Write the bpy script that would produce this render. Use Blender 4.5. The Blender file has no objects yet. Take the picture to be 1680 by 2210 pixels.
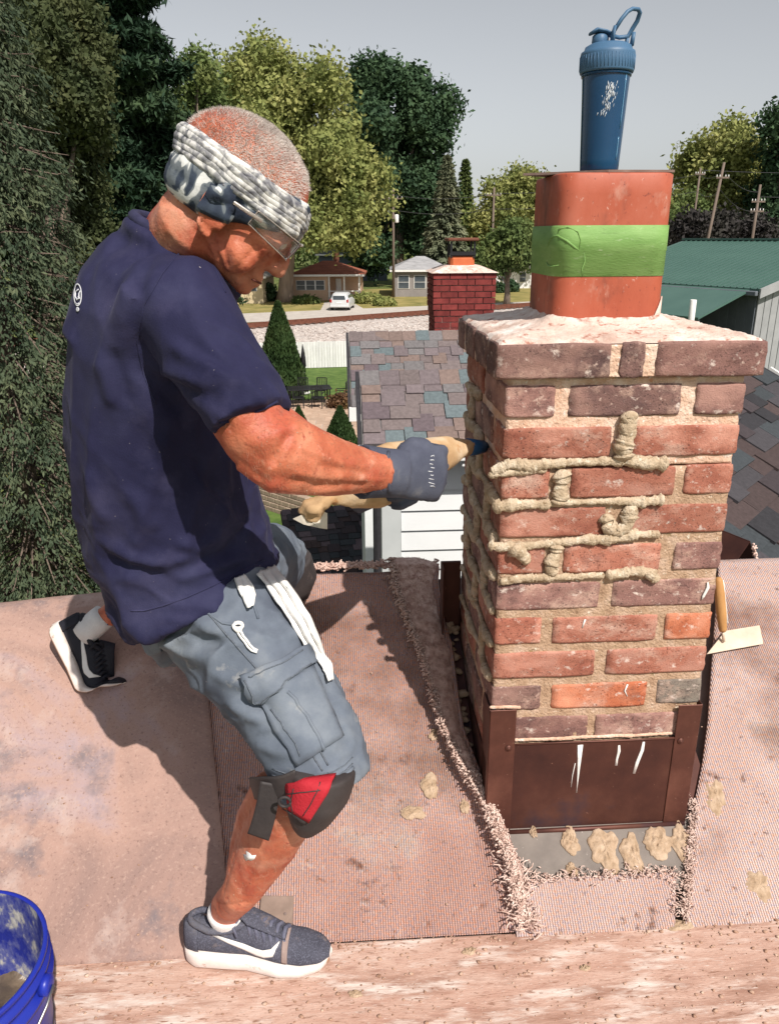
import bpy, bmesh, math, random
import numpy as np
from mathutils import Vector, Matrix, Quaternion, noise

random.seed(7)
rng = np.random.default_rng(7)
sc = bpy.context.scene
COL = sc.collection

# ------------------------------------------------------------------ camera
CAMZ = 7.0
PITCH, ROLL = 0.3422, -0.0055
cam_data = bpy.data.cameras.new('camera')
cam_data.sensor_fit = 'HORIZONTAL'
cam_data.sensor_width = 36.0
cam_data.lens = 36.0
cam_data.clip_start = 0.05
cam_data.clip_end = 3000
cam = bpy.data.objects.new('camera', cam_data)
COL.objects.link(cam)
_cp, _sp = math.cos(PITCH), math.sin(PITCH)
FWD = Vector((0, _cp, -_sp)); _up = Vector((0, _sp, _cp)); _rt = Vector((1, 0, 0))
RT = _rt * math.cos(ROLL) + _up * math.sin(ROLL)
UP = _rt * -math.sin(ROLL) + _up * math.cos(ROLL)
_m = Matrix((RT, UP, -FWD)).transposed().to_4x4()
_m.translation = (0, 0, CAMZ)
cam.matrix_world = _m
sc.camera = cam

# ------------------------------------------------------------------ light
SUN_DIR = Vector((-0.205, 0.36, -0.458)).normalized()      # the way the light travels
sun_el = math.asin(-SUN_DIR.z)
world = bpy.data.worlds.new('World'); sc.world = world
world.use_nodes = True
wn = world.node_tree.nodes; wl = world.node_tree.links
for n in list(wn): wn.remove(n)
wo = wn.new('ShaderNodeOutputWorld'); wb = wn.new('ShaderNodeBackground')
sky = wn.new('ShaderNodeTexSky'); sky.sky_type = 'NISHITA'; sky.sun_disc = False
sky.sun_elevation = sun_el
sky.sun_rotation = math.atan2(-SUN_DIR.x, -SUN_DIR.y)
sky.altitude = 200; sky.air_density = 1.0; sky.dust_density = 1.3; sky.ozone_density = 1.0
hs = wn.new('ShaderNodeHueSaturation'); hs.inputs['Saturation'].default_value = 0.22
hs.inputs['Value'].default_value = 1.0
wl.new(sky.outputs[0], hs.inputs['Color']); wl.new(hs.outputs[0], wb.inputs[0])
wb.inputs[1].default_value = 0.092
wl.new(wb.outputs[0], wo.inputs[0])
sun_data = bpy.data.lights.new('sun', 'SUN'); sun_data.energy = 4.7; sun_data.angle = math.radians(0.55)
sun_data.color = (1.0, 0.93, 0.84)
sun = bpy.data.objects.new('sun', sun_data); COL.objects.link(sun)
sun.rotation_euler = SUN_DIR.to_track_quat('-Z', 'Y').to_euler()
sun.location = (3, -6, 18)
sc.view_settings.view_transform = 'Standard'
sc.view_settings.look = 'None'
sc.view_settings.exposure = 0.26
sc.view_settings.gamma = 1.0
sc.render.engine = 'CYCLES'
sc.cycles.use_denoising = True
sc.cycles.max_bounces = 6
sc.cycles.transparent_max_bounces = 12
sc.cycles.use_adaptive_sampling = True

# ------------------------------------------------------------------ projection helpers (to place real things)
def ray(x, y):
    """direction of a picture point, x 0..1680, y 0..2210"""
    return FWD + RT * ((x - 840) / 1680.0) + UP * ((1105 - y) / 1680.0)
CAM = Vector((0, 0, CAMZ))
def px(x, y, d):
    r = ray(x, y); return CAM + r * (d / r.y)
def pxz(x, y, z):
    r = ray(x, y); return CAM + r * ((z - CAMZ) / r.z)
YAW = 0.058
HC, HS = math.cos(YAW), math.sin(YAW)
def W2H(p):   # world -> house frame (u along the ridge, v away, z)
    return Vector((p.x * HC + p.y * HS, -p.x * HS + p.y * HC, p.z))
def H2W(u, v, z):
    return Vector((u * HC - v * HS, u * HS + v * HC, z))
HROT = Matrix.Rotation(YAW, 4, 'Z')

# ------------------------------------------------------------------ object helpers
def link(o): COL.objects.link(o); return o
def setp(o, label=None, cat=None, group=None, kind=None):
    if label: o['label'] = label
    if cat: o['category'] = cat
    if group: o['group'] = group
    if kind: o['kind'] = kind
    return o
def empty(name, loc=(0, 0, 0), rz=0.0, label=None, cat=None, group=None):
    o = bpy.data.objects.new(name, None); o.empty_display_size = 0.1
    o.location = loc; o.rotation_euler = (0, 0, rz); link(o)
    return setp(o, label, cat, group)
def smooth(me, on=True):
    if on:
        me.polygons.foreach_set('use_smooth', [True] * len(me.polygons))
    return me
def mesh_obj(name, verts, faces, mat=None, parent=None, sm=False, loc=None):
    me = bpy.data.meshes.new(name)
    me.from_pydata([tuple(v) for v in verts], [], faces); me.update()
    if mat is not None:
        for m_ in (mat if isinstance(mat, (list, tuple)) else [mat]): me.materials.append(m_)
    if sm: smooth(me)
    o = link(bpy.data.objects.new(name, me))
    if parent: o.parent = parent
    if loc is not None: o.location = loc
    return o
def bm_obj(name, bm, mat=None, parent=None, sm=False, loc=None):
    me = bpy.data.meshes.new(name); bm.to_mesh(me); bm.free()
    if mat is not None:
        for m_ in (mat if isinstance(mat, (list, tuple)) else [mat]): me.materials.append(m_)
    if sm: smooth(me)
    o = link(bpy.data.objects.new(name, me))
    if parent: o.parent = parent
    if loc is not None: o.location = loc
    return o
def share(name, me, parent=None, loc=(0, 0, 0), rot=(0, 0, 0), scale=(1, 1, 1)):
    o = link(bpy.data.objects.new(name, me)); o.location = loc; o.rotation_euler = rot; o.scale = scale
    if parent: o.parent = parent
    return o
def bbox(bm, lo, hi, bevel=0.0, mat_index=0, seg=1):
    r = bmesh.ops.create_cube(bm, size=1.0)
    lo = Vector(lo); hi = Vector(hi); c = (lo + hi) / 2; s = hi - lo
    for v in r['verts']:
        v.co = Vector((c.x + v.co.x * s.x, c.y + v.co.y * s.y, c.z + v.co.z * s.z))
    fs = list({f for v in r['verts'] for f in v.link_faces})
    for f in fs: f.material_index = mat_index
    if bevel > 0:
        es = list({e for v in r['verts'] for e in v.link_edges})
        bmesh.ops.bevel(bm, geom=es, offset=bevel, segments=seg, affect='EDGES', profile=0.5)
    return r
def box(name, lo, hi, mat, parent=None, bevel=0.0, seg=1):
    """box with its origin at its own centre"""
    lo = Vector(lo); hi = Vector(hi); c = (lo + hi) / 2
    bm = bmesh.new(); bbox(bm, lo - c, hi - c, bevel, 0, seg)
    return bm_obj(name, bm, mat, parent, loc=c)
def frame_from(t, ref=Vector((0, 0, 1))):
    t = t.normalized()
    if abs(t.dot(ref)) > 0.97: ref = Vector((1, 0, 0))
    s = t.cross(ref).normalized(); u = s.cross(t).normalized()
    return s, u
def tube_data(pts, rads, n=10, cap=True, ref=Vector((0, 0, 1)), flat=None):
    """tube through pts; rads float or (a,b); returns verts, faces"""
    pts = [Vector(p) for p in pts]; V = []; F = []
    s0 = None
    for i, p in enumerate(pts):
        t = (pts[min(i + 1, len(pts) - 1)] - pts[max(i - 1, 0)])
        if t.length < 1e-9: t = Vector((0, 0, 1))
        t.normalize()
        if s0 is None: s, u = frame_from(t, ref)
        else:
            s = (s0 - t * s0.dot(t))
            if s.length < 1e-6: s, u = frame_from(t, ref)
            s.normalize(); u = s.cross(t).normalized()
        s0 = s
        r = rads[i] if isinstance(rads, list) else rads
        a, b = r if isinstance(r, (tuple, list)) else (r, r)
        for k in range(n):
            an = 2 * math.pi * k / n
            V.append(p + s * (a * math.cos(an)) + u * (b * math.sin(an)))
    m = len(pts)
    for i in range(m - 1):
        for k in range(n):
            k2 = (k + 1) % n
            F.append((i * n + k, i * n + k2, (i + 1) * n + k2, (i + 1) * n + k))
    if cap:
        F.append(tuple(range(n - 1, -1, -1))); F.append(tuple((m - 1) * n + k for k in range(n)))
    return V, F
class MB:
    """collects shapes into one mesh"""
    def __init__(self): self.v = []; self.f = []; self.mi = []
    def add(self, V, F, mi=0):
        o = len(self.v); self.v += [tuple(v) for v in V]
        for f in F: self.f.append(tuple(i + o for i in f)); self.mi.append(mi)
    def tube(self, pts, rads, n=8, mi=0, cap=True): self.add(*tube_data(pts, rads, n, cap), mi)
    def box(self, lo, hi, mi=0):
        x0, y0, z0 = lo; x1, y1, z1 = hi
        self.add([(x0,y0,z0),(x1,y0,z0),(x1,y1,z0),(x0,y1,z0),(x0,y0,z1),(x1,y0,z1),(x1,y1,z1),(x0,y1,z1)],
                 [(0,3,2,1),(4,5,6,7),(0,1,5,4),(1,2,6,5),(2,3,7,6),(3,0,4,7)], mi)
    def quad(self, a, b, c, d, mi=0): self.add([a, b, c, d], [(0, 1, 2, 3)], mi)
    def lathe(self, prof, n=24, c=(0, 0, 0), mi=0, cap=True):
        V = []; F = []
        for r, z in prof:
            for k in range(n):
                a = 2 * math.pi * k / n
                V.append((c[0] + r * math.cos(a), c[1] + r * math.sin(a), c[2] + z))
        m = len(prof)
        for i in range(m - 1):
            for k in range(n):
                k2 = (k + 1) % n
                F.append((i*n+k, i*n+k2, (i+1)*n+k2, (i+1)*n+k))
        if cap:
            F.append(tuple(range(n-1, -1, -1))); F.append(tuple((m-1)*n+k for k in range(n)))
        self.add(V, F, mi)
    def build(self, name, mat, parent=None, sm=False, loc=None):
        o = mesh_obj(name, self.v, self.f, mat, parent, sm, loc)
        if any(self.mi): o.data.polygons.foreach_set('material_index', self.mi)
        return o
def ellipsoid(c, r, rot=None, seg=20, rings=12):
    bm = bmesh.new(); bmesh.ops.create_uvsphere(bm, u_segments=seg, v_segments=rings, radius=1.0)
    c = Vector(c); V = []
    for v in bm.verts:
        p = Vector((v.co.x * r[0], v.co.y * r[1], v.co.z * r[2]))
        if rot is not None: p = rot @ p
        V.append(c + p)
    bm.verts.index_update()
    F = [tuple(v.index for v in f.verts) for f in bm.faces]; bm.free()
    return V, F
def fuse(name, shapes, voxel, mat, parent=None, smooth_it=6, fac=0.5):
    """one continuous skin over overlapping shapes"""
    mb = MB()
    for V, F in shapes: mb.add(V, F)
    o = mb.build(name, None)
    md = o.modifiers.new('r', 'REMESH'); md.mode = 'VOXEL'; md.voxel_size = voxel; md.use_smooth_shade = True
    if smooth_it:
        ms = o.modifiers.new('s', 'SMOOTH'); ms.factor = fac; ms.iterations = smooth_it
    dg = bpy.context.evaluated_depsgraph_get()
    me = bpy.data.meshes.new_from_object(o.evaluated_get(dg), depsgraph=dg)
    old = o.data; o.modifiers.clear(); o.data = me; bpy.data.meshes.remove(old)
    me.materials.clear()
    if mat is not None:
        for m_ in (mat if isinstance(mat, (list, tuple)) else [mat]): me.materials.append(m_)
    smooth(me)
    if parent: o.parent = parent
    return o
def get_co(o):
    a = np.empty(len(o.data.vertices) * 3); o.data.vertices.foreach_get('co', a); return a.reshape(-1, 3)
def get_no(o):
    a = np.empty(len(o.data.vertices) * 3); o.data.vertices.foreach_get('normal', a); return a.reshape(-1, 3)
def set_co(o, a):
    o.data.vertices.foreach_set('co', np.ascontiguousarray(a).ravel()); o.data.update()
def vnoise(P, scale, seed=0.0):
    return np.array([noise.noise(Vector((p[0]*scale+seed, p[1]*scale-seed*.7, p[2]*scale+seed*.3))) for p in P])

# ------------------------------------------------------------------ materials
def mat(name, cols, scale=5.0, detail=6.0, rough=0.8, bump=0.0, bscale=None, bdist=0.002, metal=0.0, spec=0.35,
        speck=None, specks=(), stretch=(1, 1, 1), coord='Object', trans=0.0, rough2=None, sub=0.0, dist=0.0, objvar=0.0, ior=1.45):
    """procedural surface: noise ramp through cols, flecks, fine relief"""
    m = bpy.data.materials.new(name); m.use_nodes = True
    nt = m.node_tree; N = nt.nodes; L = nt.links
    b = N['Principled BSDF']
    tc = N.new('ShaderNodeTexCoord'); mp = N.new('ShaderNodeMapping')
    L.new(tc.outputs[coord], mp.inputs[0]); mp.inputs['Scale'].default_value = stretch
    vec = mp.outputs[0]
    if objvar:
        oi = N.new('ShaderNodeObjectInfo'); va = N.new('ShaderNodeVectorMath'); va.operation = 'SCALE'
        cx = N.new('ShaderNodeCombineXYZ')
        for i in range(3): L.new(oi.outputs['Random'], cx.inputs[i])
        L.new(cx.outputs[0], va.inputs[0]); va.inputs['Scale'].default_value = 37.0
        ad = N.new('ShaderNodeVectorMath'); ad.operation = 'ADD'
        L.new(mp.outputs[0], ad.inputs[0]); L.new(va.outputs[0], ad.inputs[1]); vec = ad.outputs[0]
    nz = N.new('ShaderNodeTexNoise'); nz.inputs['Scale'].default_value = scale; nz.inputs['Detail'].default_value = detail
    nz.inputs['Roughness'].default_value = 0.6; nz.inputs['Distortion'].default_value = dist
    L.new(vec, nz.inputs['Vector'])
    if len(cols) == 1: cols = [(0, cols[0]), (1, cols[0])]
    cr = N.new('ShaderNodeValToRGB'); el = cr.color_ramp.elements
    while len(el) < len(cols): el.new(0.5)
    for e, (p, c) in zip(el, cols): e.position = p; e.color = (*c, 1)
    L.new(nz.outputs['Fac'], cr.inputs[0]); col = cr.outputs[0]
    sl = list(specks) + ([speck] if speck else [])
    for (sc_, ss, lo, hi) in sl:
        n2 = N.new('ShaderNodeTexNoise'); n2.inputs['Scale'].default_value = ss; n2.inputs['Detail'].default_value = 5
        n2.inputs['Roughness'].default_value = .65
        L.new(vec, n2.inputs['Vector'])
        mr = N.new('ShaderNodeMapRange'); mr.inputs[1].default_value = lo; mr.inputs[2].default_value = hi
        L.new(n2.outputs['Fac'], mr.inputs[0])
        mx = N.new('ShaderNodeMix'); mx.data_type = 'RGBA'
        L.new(mr.outputs[0], mx.inputs[0]); L.new(col, mx.inputs[6]); mx.inputs[7].default_value = (*sc_, 1); col = mx.outputs[2]
    if objvar:
        hsn = N.new('ShaderNodeHueSaturation')
        mr = N.new('ShaderNodeMapRange'); mr.inputs[3].default_value = 1 - objvar; mr.inputs[4].default_value = 1 + objvar
        L.new(oi.outputs['Random'], mr.inputs[0]); L.new(mr.outputs[0], hsn.inputs['Value']); L.new(col, hsn.inputs['Color']); col = hsn.outputs[0]
    L.new(col, b.inputs['Base Color'])
    b.inputs['Roughness'].default_value = rough; b.inputs['Metallic'].default_value = metal
    b.inputs['Specular IOR Level'].default_value = spec; b.inputs['IOR'].default_value = ior
    if trans: b.inputs['Transmission Weight'].default_value = trans
    if sub:
        b.inputs['Subsurface Weight'].default_value = sub; b.inputs['Subsurface Radius'].default_value = (.012, .004, .002); b.inputs['Subsurface Scale'].default_value = 0.5
    if rough2 is not None:
        mr = N.new('ShaderNodeMapRange'); mr.inputs[3].default_value = rough; mr.inputs[4].default_value = rough2
        L.new(nz.outputs['Fac'], mr.inputs[0]); L.new(mr.outputs[0], b.inputs['Roughness'])
    if bump:
        n3 = N.new('ShaderNodeTexNoise'); n3.inputs['Scale'].default_value = bscale or scale * 6; n3.inputs['Detail'].default_value = 5
        L.new(vec, n3.inputs['Vector'])
        bp = N.new('ShaderNodeBump'); bp.inputs['Strength'].default_value = bump; bp.inputs['Distance'].default_value = bdist
        L.new(n3.outputs['Fac'], bp.inputs['Height']); L.new(bp.outputs[0], b.inputs['Normal'])
    m['nodes_col'] = 0
    return m
def nodes(m): return m.node_tree.nodes, m.node_tree.links, m.node_tree.nodes['Principled BSDF']
# ================================================================== HOUSE ROOF, MATS, PLANKS
V0, H0, MS = 1.3325, 1.198, 0.58          # chimney front line on the slope, slope ratio
VR = 1.923                                 # ridge
ALPHA = math.atan(MS)
def vr(u): return VR + .085 * min(0.0, u + .12)      # the ridge runs a little out of true on the left
def zs(v, u=0.0):
    k = vr(u)
    return CAMZ - H0 + (v - V0) * MS if v <= k else CAMZ - H0 + (k - V0) * MS - (v - k) * MS
ZR = zs(VR)
NS = Vector((0, -math.sin(ALPHA), math.cos(ALPHA)))
def pxs(x, y, off=0.0):
    """picture point -> (u, v) on the near roof slope raised by off"""
    a = W2H(CAM); r = W2H(ray(x, y))
    # z = CAMZ-H0+(v-V0)*MS + off/cos
    k = off / math.cos(ALPHA)
    t = (CAMZ - H0 - V0 * MS + k + a.y * MS - a.z) / (r.z - MS * r.y)
    p = a + r * t
    return p.x, p.y
def slope(u, v, off=0.0):
    if v <= vr(u): return Vector((u, v, zs(v, u))) + NS * off
    return Vector((u, v, zs(v, u))) + Vector((0, math.sin(ALPHA), math.cos(ALPHA))) * off
T_END = 0.12

M_deck = mat('roof_deck', [(0.3, (.16, .12, .11)), (.7, (.26, .2, .18))], 9, rough=.9, bump=.3)
M_rubber = mat('rubber_mat', [(.28, (.19, .135, .13)), (.42, (.29, .19, .165)), (.55, (.38, .245, .205)), (.68, (.36, .27, .28)), (.8, (.48, .36, .33))], 3.2, 9, rough=.88, bump=.55, bscale=260, bdist=.0016,
               specks=[((.13, .12, .14), 4.5, .58, .74), ((.48, .38, .35), 6, .58, .76), ((.42, .29, .245), 140, .54, .74), ((.18, .11, .095), 150, .56, .76)], stretch=(1, 1, 1), dist=.7)
def carpet_mat(name, c1, c2, c3):
    m = mat(name, [(.3, c1), (.5, c2), (.7, c3)], 3.5, 8, rough=.95, bump=.25, bscale=120, dist=.5,
            specks=[((.62, .47, .42), 30, .60, .70), ((.17, .09, .07), 14, .62, .74), ((.60, .50, .45), 5, .58, .74), ((.27, .155, .12), 2.6, .54, .74), ((.24, .14, .11), 38, .62, .72)])
    N, L, b = nodes(m)
    tc = N.new('ShaderNodeTexCoord')
    def wav(d, s, dist, ph=0):
        w = N.new('ShaderNodeTexWave'); w.wave_type = 'BANDS'; w.bands_direction = d; w.inputs['Scale'].default_value = s
        w.inputs['Distortion'].default_value = dist; w.inputs['Detail'].default_value = 2; w.inputs['Detail Scale'].default_value = 3
        L.new(tc.outputs['UV'], w.inputs['Vector']); return w.outputs['Fac']
    wx = wav('X', 62, 1.0); wy = wav('Y', 95, 1.2)
    wy2 = N.new('ShaderNodeMapRange'); wy2.inputs[3].default_value = .45; L.new(wy, wy2.inputs[0])
    mu = N.new('ShaderNodeMath'); mu.operation = 'MULTIPLY'; L.new(wx, mu.inputs[0]); L.new(wy2.outputs[0], mu.inputs[1])
    mr = N.new('ShaderNodeMapRange'); mr.inputs[1].default_value = 0.02; mr.inputs[2].default_value = .70; mr.inputs[3].default_value = .50; mr.inputs[4].default_value = 1.26
    L.new(mu.outputs[0], mr.inputs[0])
    old = b.inputs['Base Color'].links[0].from_socket
    # loops of differing tint: pink, orange, bluish grey threads
    n2 = N.new('ShaderNodeTexNoise'); n2.inputs['Scale'].default_value = 170; n2.inputs['Detail'].default_value = 1
    L.new(tc.outputs['UV'], n2.inputs['Vector'])
    r2 = N.new('ShaderNodeValToRGB'); e = r2.color_ramp.elements; e.new(.5)
    for el, (p_, c_) in zip(e, ((.35, (.80, .84, .98)), (.5, (1, 1, 1)), (.66, (1.12, .86, .72)))): el.position = p_; el.color = (*c_, 1)
    L.new(n2.outputs['Fac'], r2.inputs[0])
    m1 = N.new('ShaderNodeMix'); m1.data_type = 'RGBA'; m1.blend_type = 'MULTIPLY'; m1.inputs[0].default_value = 1
    L.new(old, m1.inputs[6]); L.new(r2.outputs[0], m1.inputs[7])
    m2 = N.new('ShaderNodeMix'); m2.data_type = 'RGBA'; m2.blend_type = 'MULTIPLY'; m2.inputs[0].default_value = 1
    L.new(m1.outputs[2], m2.inputs[6])
    cb = N.new('ShaderNodeCombineColor')
    for i in range(3): L.new(mr.outputs[0], cb.inputs[i])
    L.new(cb.outputs[0], m2.inputs[7]); L.new(m2.outputs[2], b.inputs['Base Color'])
    bp = N.new('ShaderNodeBump'); bp.inputs['Strength'].default_value = .9; bp.inputs['Distance'].default_value = .003
    L.new(mu.outputs[0], bp.inputs['Height'])
    ob = b.inputs['Normal'].links[0].from_socket; L.new(ob, bp.inputs['Normal']); L.new(bp.outputs[0], b.inputs['Normal'])
    return m
M_carpet = carpet_mat('carpet_backing', (.44, .265, .225), (.53, .34, .295), (.61, .43, .385))
M_carpet2 = carpet_mat('carpet_backing_pale', (.56, .40, .36), (.62, .465, .425), (.68, .54, .505))
M_pile = mat('carpet_pile', [(.3, (.40, .25, .21)), (.5, (.58, .41, .35)), (.72, (.74, .58, .52))], 60, rough=1, bump=.5, bscale=400)
M_tuft = mat('carpet_fray', [(.3, (.42, .28, .23)), (.5, (.62, .46, .40)), (.7, (.76, .64, .58))], 90, rough=1)
M_plank = mat('plank_wood', [(.25, (.36, .195, .15)), (.42, (.46, .285, .225)), (.6, (.54, .37, .305)), (.8, (.64, .50, .44))], 3, 10, rough=.85, bump=.45, bscale=60, bdist=.002,
              stretch=(1.2, 6, 6), dist=1.6, specks=[((.22, .11, .08), 90, .58, .70), ((.32, .18, .135), 4, .50, .68), ((.66, .57, .52), 6, .52, .68), ((.26, .14, .10), 26, .58, .68), ((.34, .19, .15), 16, .58, .74), ((.62, .52, .47), 60, .60, .70)])

house = empty('house', H2W(-.2, VR, 0), YAW, 'own roof slope under the mats, with its ridge running behind the brick chimney', 'house')
HINV = (Matrix.Translation(H2W(-.2, VR, 0)) @ HROT).inverted()
def hloc(u, v, z): return HINV @ H2W(u, v, z)
def roof_sheet(name, u0, u1, off, th, mt, v_lo=-1.2, v_hi=3.9):
    us = [u0, -1.2, -.12, u1]; vs = []; f = []
    for u in us:
        for (v, o) in ((v_lo, off), (vr(u), off), (v_hi, off), (v_hi, off - th), (vr(u), off - th), (v_lo, off - th)): vs.append(hloc(u, v, zs(v, u) + o))
    for i in range(3):
        for k in range(6): f.append((i * 6 + k, i * 6 + (k + 1) % 6, (i + 1) * 6 + (k + 1) % 6, (i + 1) * 6 + k))
    f += [(5, 4, 1, 0), (4, 3, 2, 1), (18, 19, 22, 23), (19, 20, 21, 22)]
    return mesh_obj(name, vs, [q[::-1] for q in f], mt, house)
roof_sheet('roof_deck', -2.6, 1.55, -.028, .12, M_deck)
M_sid = mat('white_siding', [(.3, (.66, .69, .71)), (.7, (.76, .79, .81))], 3, rough=.55, bump=.1, bscale=40)
# body of the house below its roof
mb = MB()
for (a, b_) in (((-2.45, -1.0), (1.45, -.97)), ((-2.45, 3.6), (1.45, 3.63)), ((-2.45, -1.0), (-2.42, 3.63)), ((1.42, -1.0), (1.45, 3.63))):
    c = [hloc(a[0], a[1], 0), hloc(b_[0], a[1], 0), hloc(b_[0], b_[1], 0), hloc(a[0], b_[1], 0)]
    mb.add(c + [p + Vector((0, 0, 4.45)) for p in c], [(0, 3, 2, 1), (4, 5, 6, 7), (0, 1, 5, 4), (1, 2, 6, 5), (2, 3, 7, 6), (3, 0, 4, 7)])
mb.build('wall', M_sid, house)

def sheet(name, left, right, mt, v0, v1, off=0.0, th=.006, nu=60, nv=90, amp=.003, parent=None, label=None, cat=None, uvs=1.0, curl=None, seed=0.0, group=None):
    """cloth-like sheet on the slope between two edge curves u(v)"""
    V = []; F = []; UV = []
    for j in range(nv + 1):
        v = v0 + (v1 - v0) * j / nv
        ul, ur = left(v), right(v)
        for i in range(nu + 1):
            k = i / nu
            u = ul + (ur - ul) * k
            o = off + amp * (noise.noise(Vector((u * 4 + seed, v * 4, seed))) + .5 * noise.noise(Vector((u * 11, v * 11 + seed, 3.1))))
            o = max(o, off - .004)
            du = 0
            if curl:
                du, do = curl(k, v, ur - ul); o += do
            p = slope(u + du, v, o)
            if abs(v - vr(u)) < .05: p.z -= .009 * (1 - abs(v - vr(u)) / .05)
            V.append(p); UV.append((u, (v) / math.cos(ALPHA)))
    W_ = nu + 1
    for j in range(nv):
        for i in range(nu):
            F.append((j * W_ + i, j * W_ + i + 1, (j + 1) * W_ + i + 1, (j + 1) * W_ + i))
    base = slope((left(v0) + right(v0)) / 2, v0, 0)
    o = mesh_obj(name, [p - base for p in V], F, mt, None, True)
    uvl = o.data.uv_layers.new(name='UVMap')
    li = np.empty(len(o.data.loops), dtype=np.int32); o.data.loops.foreach_get('vertex_index', li)
    uvl.data.foreach_set('uv', (np.array(UV)[li] * uvs).ravel())
    md = o.modifiers.new('t', 'SOLIDIFY'); md.thickness = th; md.offset = -1 if False else 1
    o.location = H2W(*base); o.rotation_euler = (0, 0, YAW)
    if parent: o.parent = parent
    else: setp(o, label, cat, group)
    return o, base
def curve_uv(pts, off=0.0):
    """edge curve from picture points -> u(v)"""
    q = sorted([pxs(p_[0], p_[1], p_[2] if len(p_) > 2 else off) for p_ in pts], key=lambda t: t[1])
    vs_ = np.array([t[1] for t in q]); us_ = np.array([t[0] for t in q])
    def f(v):
        if v < vs_[0]: return float(us_[0] + (us_[1] - us_[0]) / (vs_[1] - vs_[0]) * (v - vs_[0]))
        return float(np.interp(v, vs_, us_))
    return f
VP = 1.150   # where the slope meets the plank
left_edge = lambda v: -1.25
rub_r = curve_uv([(434, 1290), (447, 1480), (466, 1660), (486, 1860), (500, 2070)])
fray = curve_uv([(852, 1240, .036), (872, 1300, .040), (908, 1380, .045), (936, 1470, .052), (956, 1540, .056), (996, 1620, .058), (1036, 1690, .054), (1070, 1780, .045), (1100, 1860, .036), (1110, 1940, .028), (1134, 2010, .014)])
rgt_l = curve_uv([(1548, 1228), (1535, 1400), (1524, 1560), (1512, 1650), (1494, 1740), (1486, 1850), (1476, 1970)])
bot_l = curve_uv([(1120, 1890), (1132, 2010)]); bot_r = curve_uv([(1455, 1880), (1452, 1985)])
rubber, _ = sheet('rubber_mat', left_edge, rub_r, M_rubber, VP - .01, VR + .14, .010, .007, 60, 70, .0035, None,
               'brown stained rubber mat on the left of the roof slope under the raised shoe', 'mat', seed=2.0)
def fw(v):
    """width of the turned-back flap along the ragged edge"""
    return float(np.interp(v, [1.15, 1.30, 1.38, 1.48, 1.60, 1.72, 1.92], [.024, .026, .030, .042, .060, .085, .120]))
def lift(v): return float(np.interp(v, [1.14, 1.20, 1.30, 1.45, 1.6, 1.92, 2.05], [.012, .030, .046, .050, .040, .026, .022]))
def curlc(k, v, w):
    d = (1 - k) * w; lim = .055 + fw(v)
    if d < lim: return (0, (lift(v) * .85) * (1 - d / lim) ** 2.2)
    return 0, 0
fray_w = lambda v: fray(v) + fw(v)
carp, carp_base = sheet('carpet_piece', lambda v: rub_r(v) - .05, fray_w, M_carpet, VP + .004, VR + .12, .0, .006, 90, 110, .0035, None,
               'large upturned carpet piece between the rubber mat and the chimney, with a ragged right edge', 'carpet', seed=5.0, curl=curlc)
# flap turned back over itself, pile side up
V = []; F = []; nu_, nv_ = 16, 120; flap_pts = []
for j in range(nv_ + 1):
    v = VP + .012 + (VR + .05 - VP - .012) * j / nv_
    wob = .006 * noise.noise(Vector((v * 16, 3, 0))) + .004 * noise.noise(Vector((v * 45, 3, 0)))
    for i in range(nu_ + 1):
        k = i / nu_; u = fray(v) + wob * (1 - k) + fw(v) * k * 1.02
        h = lift(v) * (1.0 + .16 * math.sin(k * math.pi)) * (1 - .72 * k ** 3) + .008 + .004 * noise.noise(Vector((u * 40, v * 40, 6)))
        V.append(slope(u, v, h) - carp_base)
        flap_pts.append((V[-1] + carp_base, k))
for j in range(nv_):
    for i in range(nu_): F.append((j * (nu_ + 1) + i, j * (nu_ + 1) + i + 1, (j + 1) * (nu_ + 1) + i + 1, (j + 1) * (nu_ + 1) + i))
flap = mesh_obj('turned_flap', V, F, M_pile, carp, True); md = flap.modifiers.new('t', 'SOLIDIFY'); md.thickness = .010; md.offset = -1
mb = MB(); rs = random.Random(44)
for q in range(15000):                                         # pile fibres
    j = int(rs.random() * nv_); i = int(rs.random() ** 1.2 * nu_); t = rs.random()
    p = flap_pts[j * (nu_ + 1) + i][0].lerp(flap_pts[(j + 1) * (nu_ + 1) + i][0], t) + Vector((rs.uniform(-.5, .5) * fw(1.15 + .8 * j / nv_) / nu_, 0, -.001))
    d = (NS * .8 + Vector((rs.gauss(-.25, .5), rs.gauss(-.15, .5), rs.gauss(0, .3)))).normalized(); l = rs.uniform(.003, .008)
    s_ = Vector((rs.gauss(0, 1), rs.gauss(0, 1), 0)); s_ = s_.normalized() * .0011
    p -= carp_base; mb.add([p - s_, p + s_, p + d * l], [(0, 1, 2)])
o = mb.build('pile', M_pile, carp); o['kind'] = 'stuff'
carp2, carp2_base = sheet('carpet_piece', lambda v: rgt_l(v), lambda v: 1.5, M_carpet2, VP - .01, VR + .12, .004, .007, 60, 90, .003, None,
               'pale ribbed carpet piece on the slope to the right of the chimney', 'carpet', seed=9.0)
vb1 = pxs(1300, 1893)[1]
carp3, carp3_base = sheet('carpet_piece', lambda v: bot_l(v) - .02, lambda v: bot_r(v), M_carpet2, VP - .005, vb1, .007, .006, 50, 24, .002, None,
               'small carpet strip below the chimney base, between the plank and the grey apron', 'carpet', seed=12.0)
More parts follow.
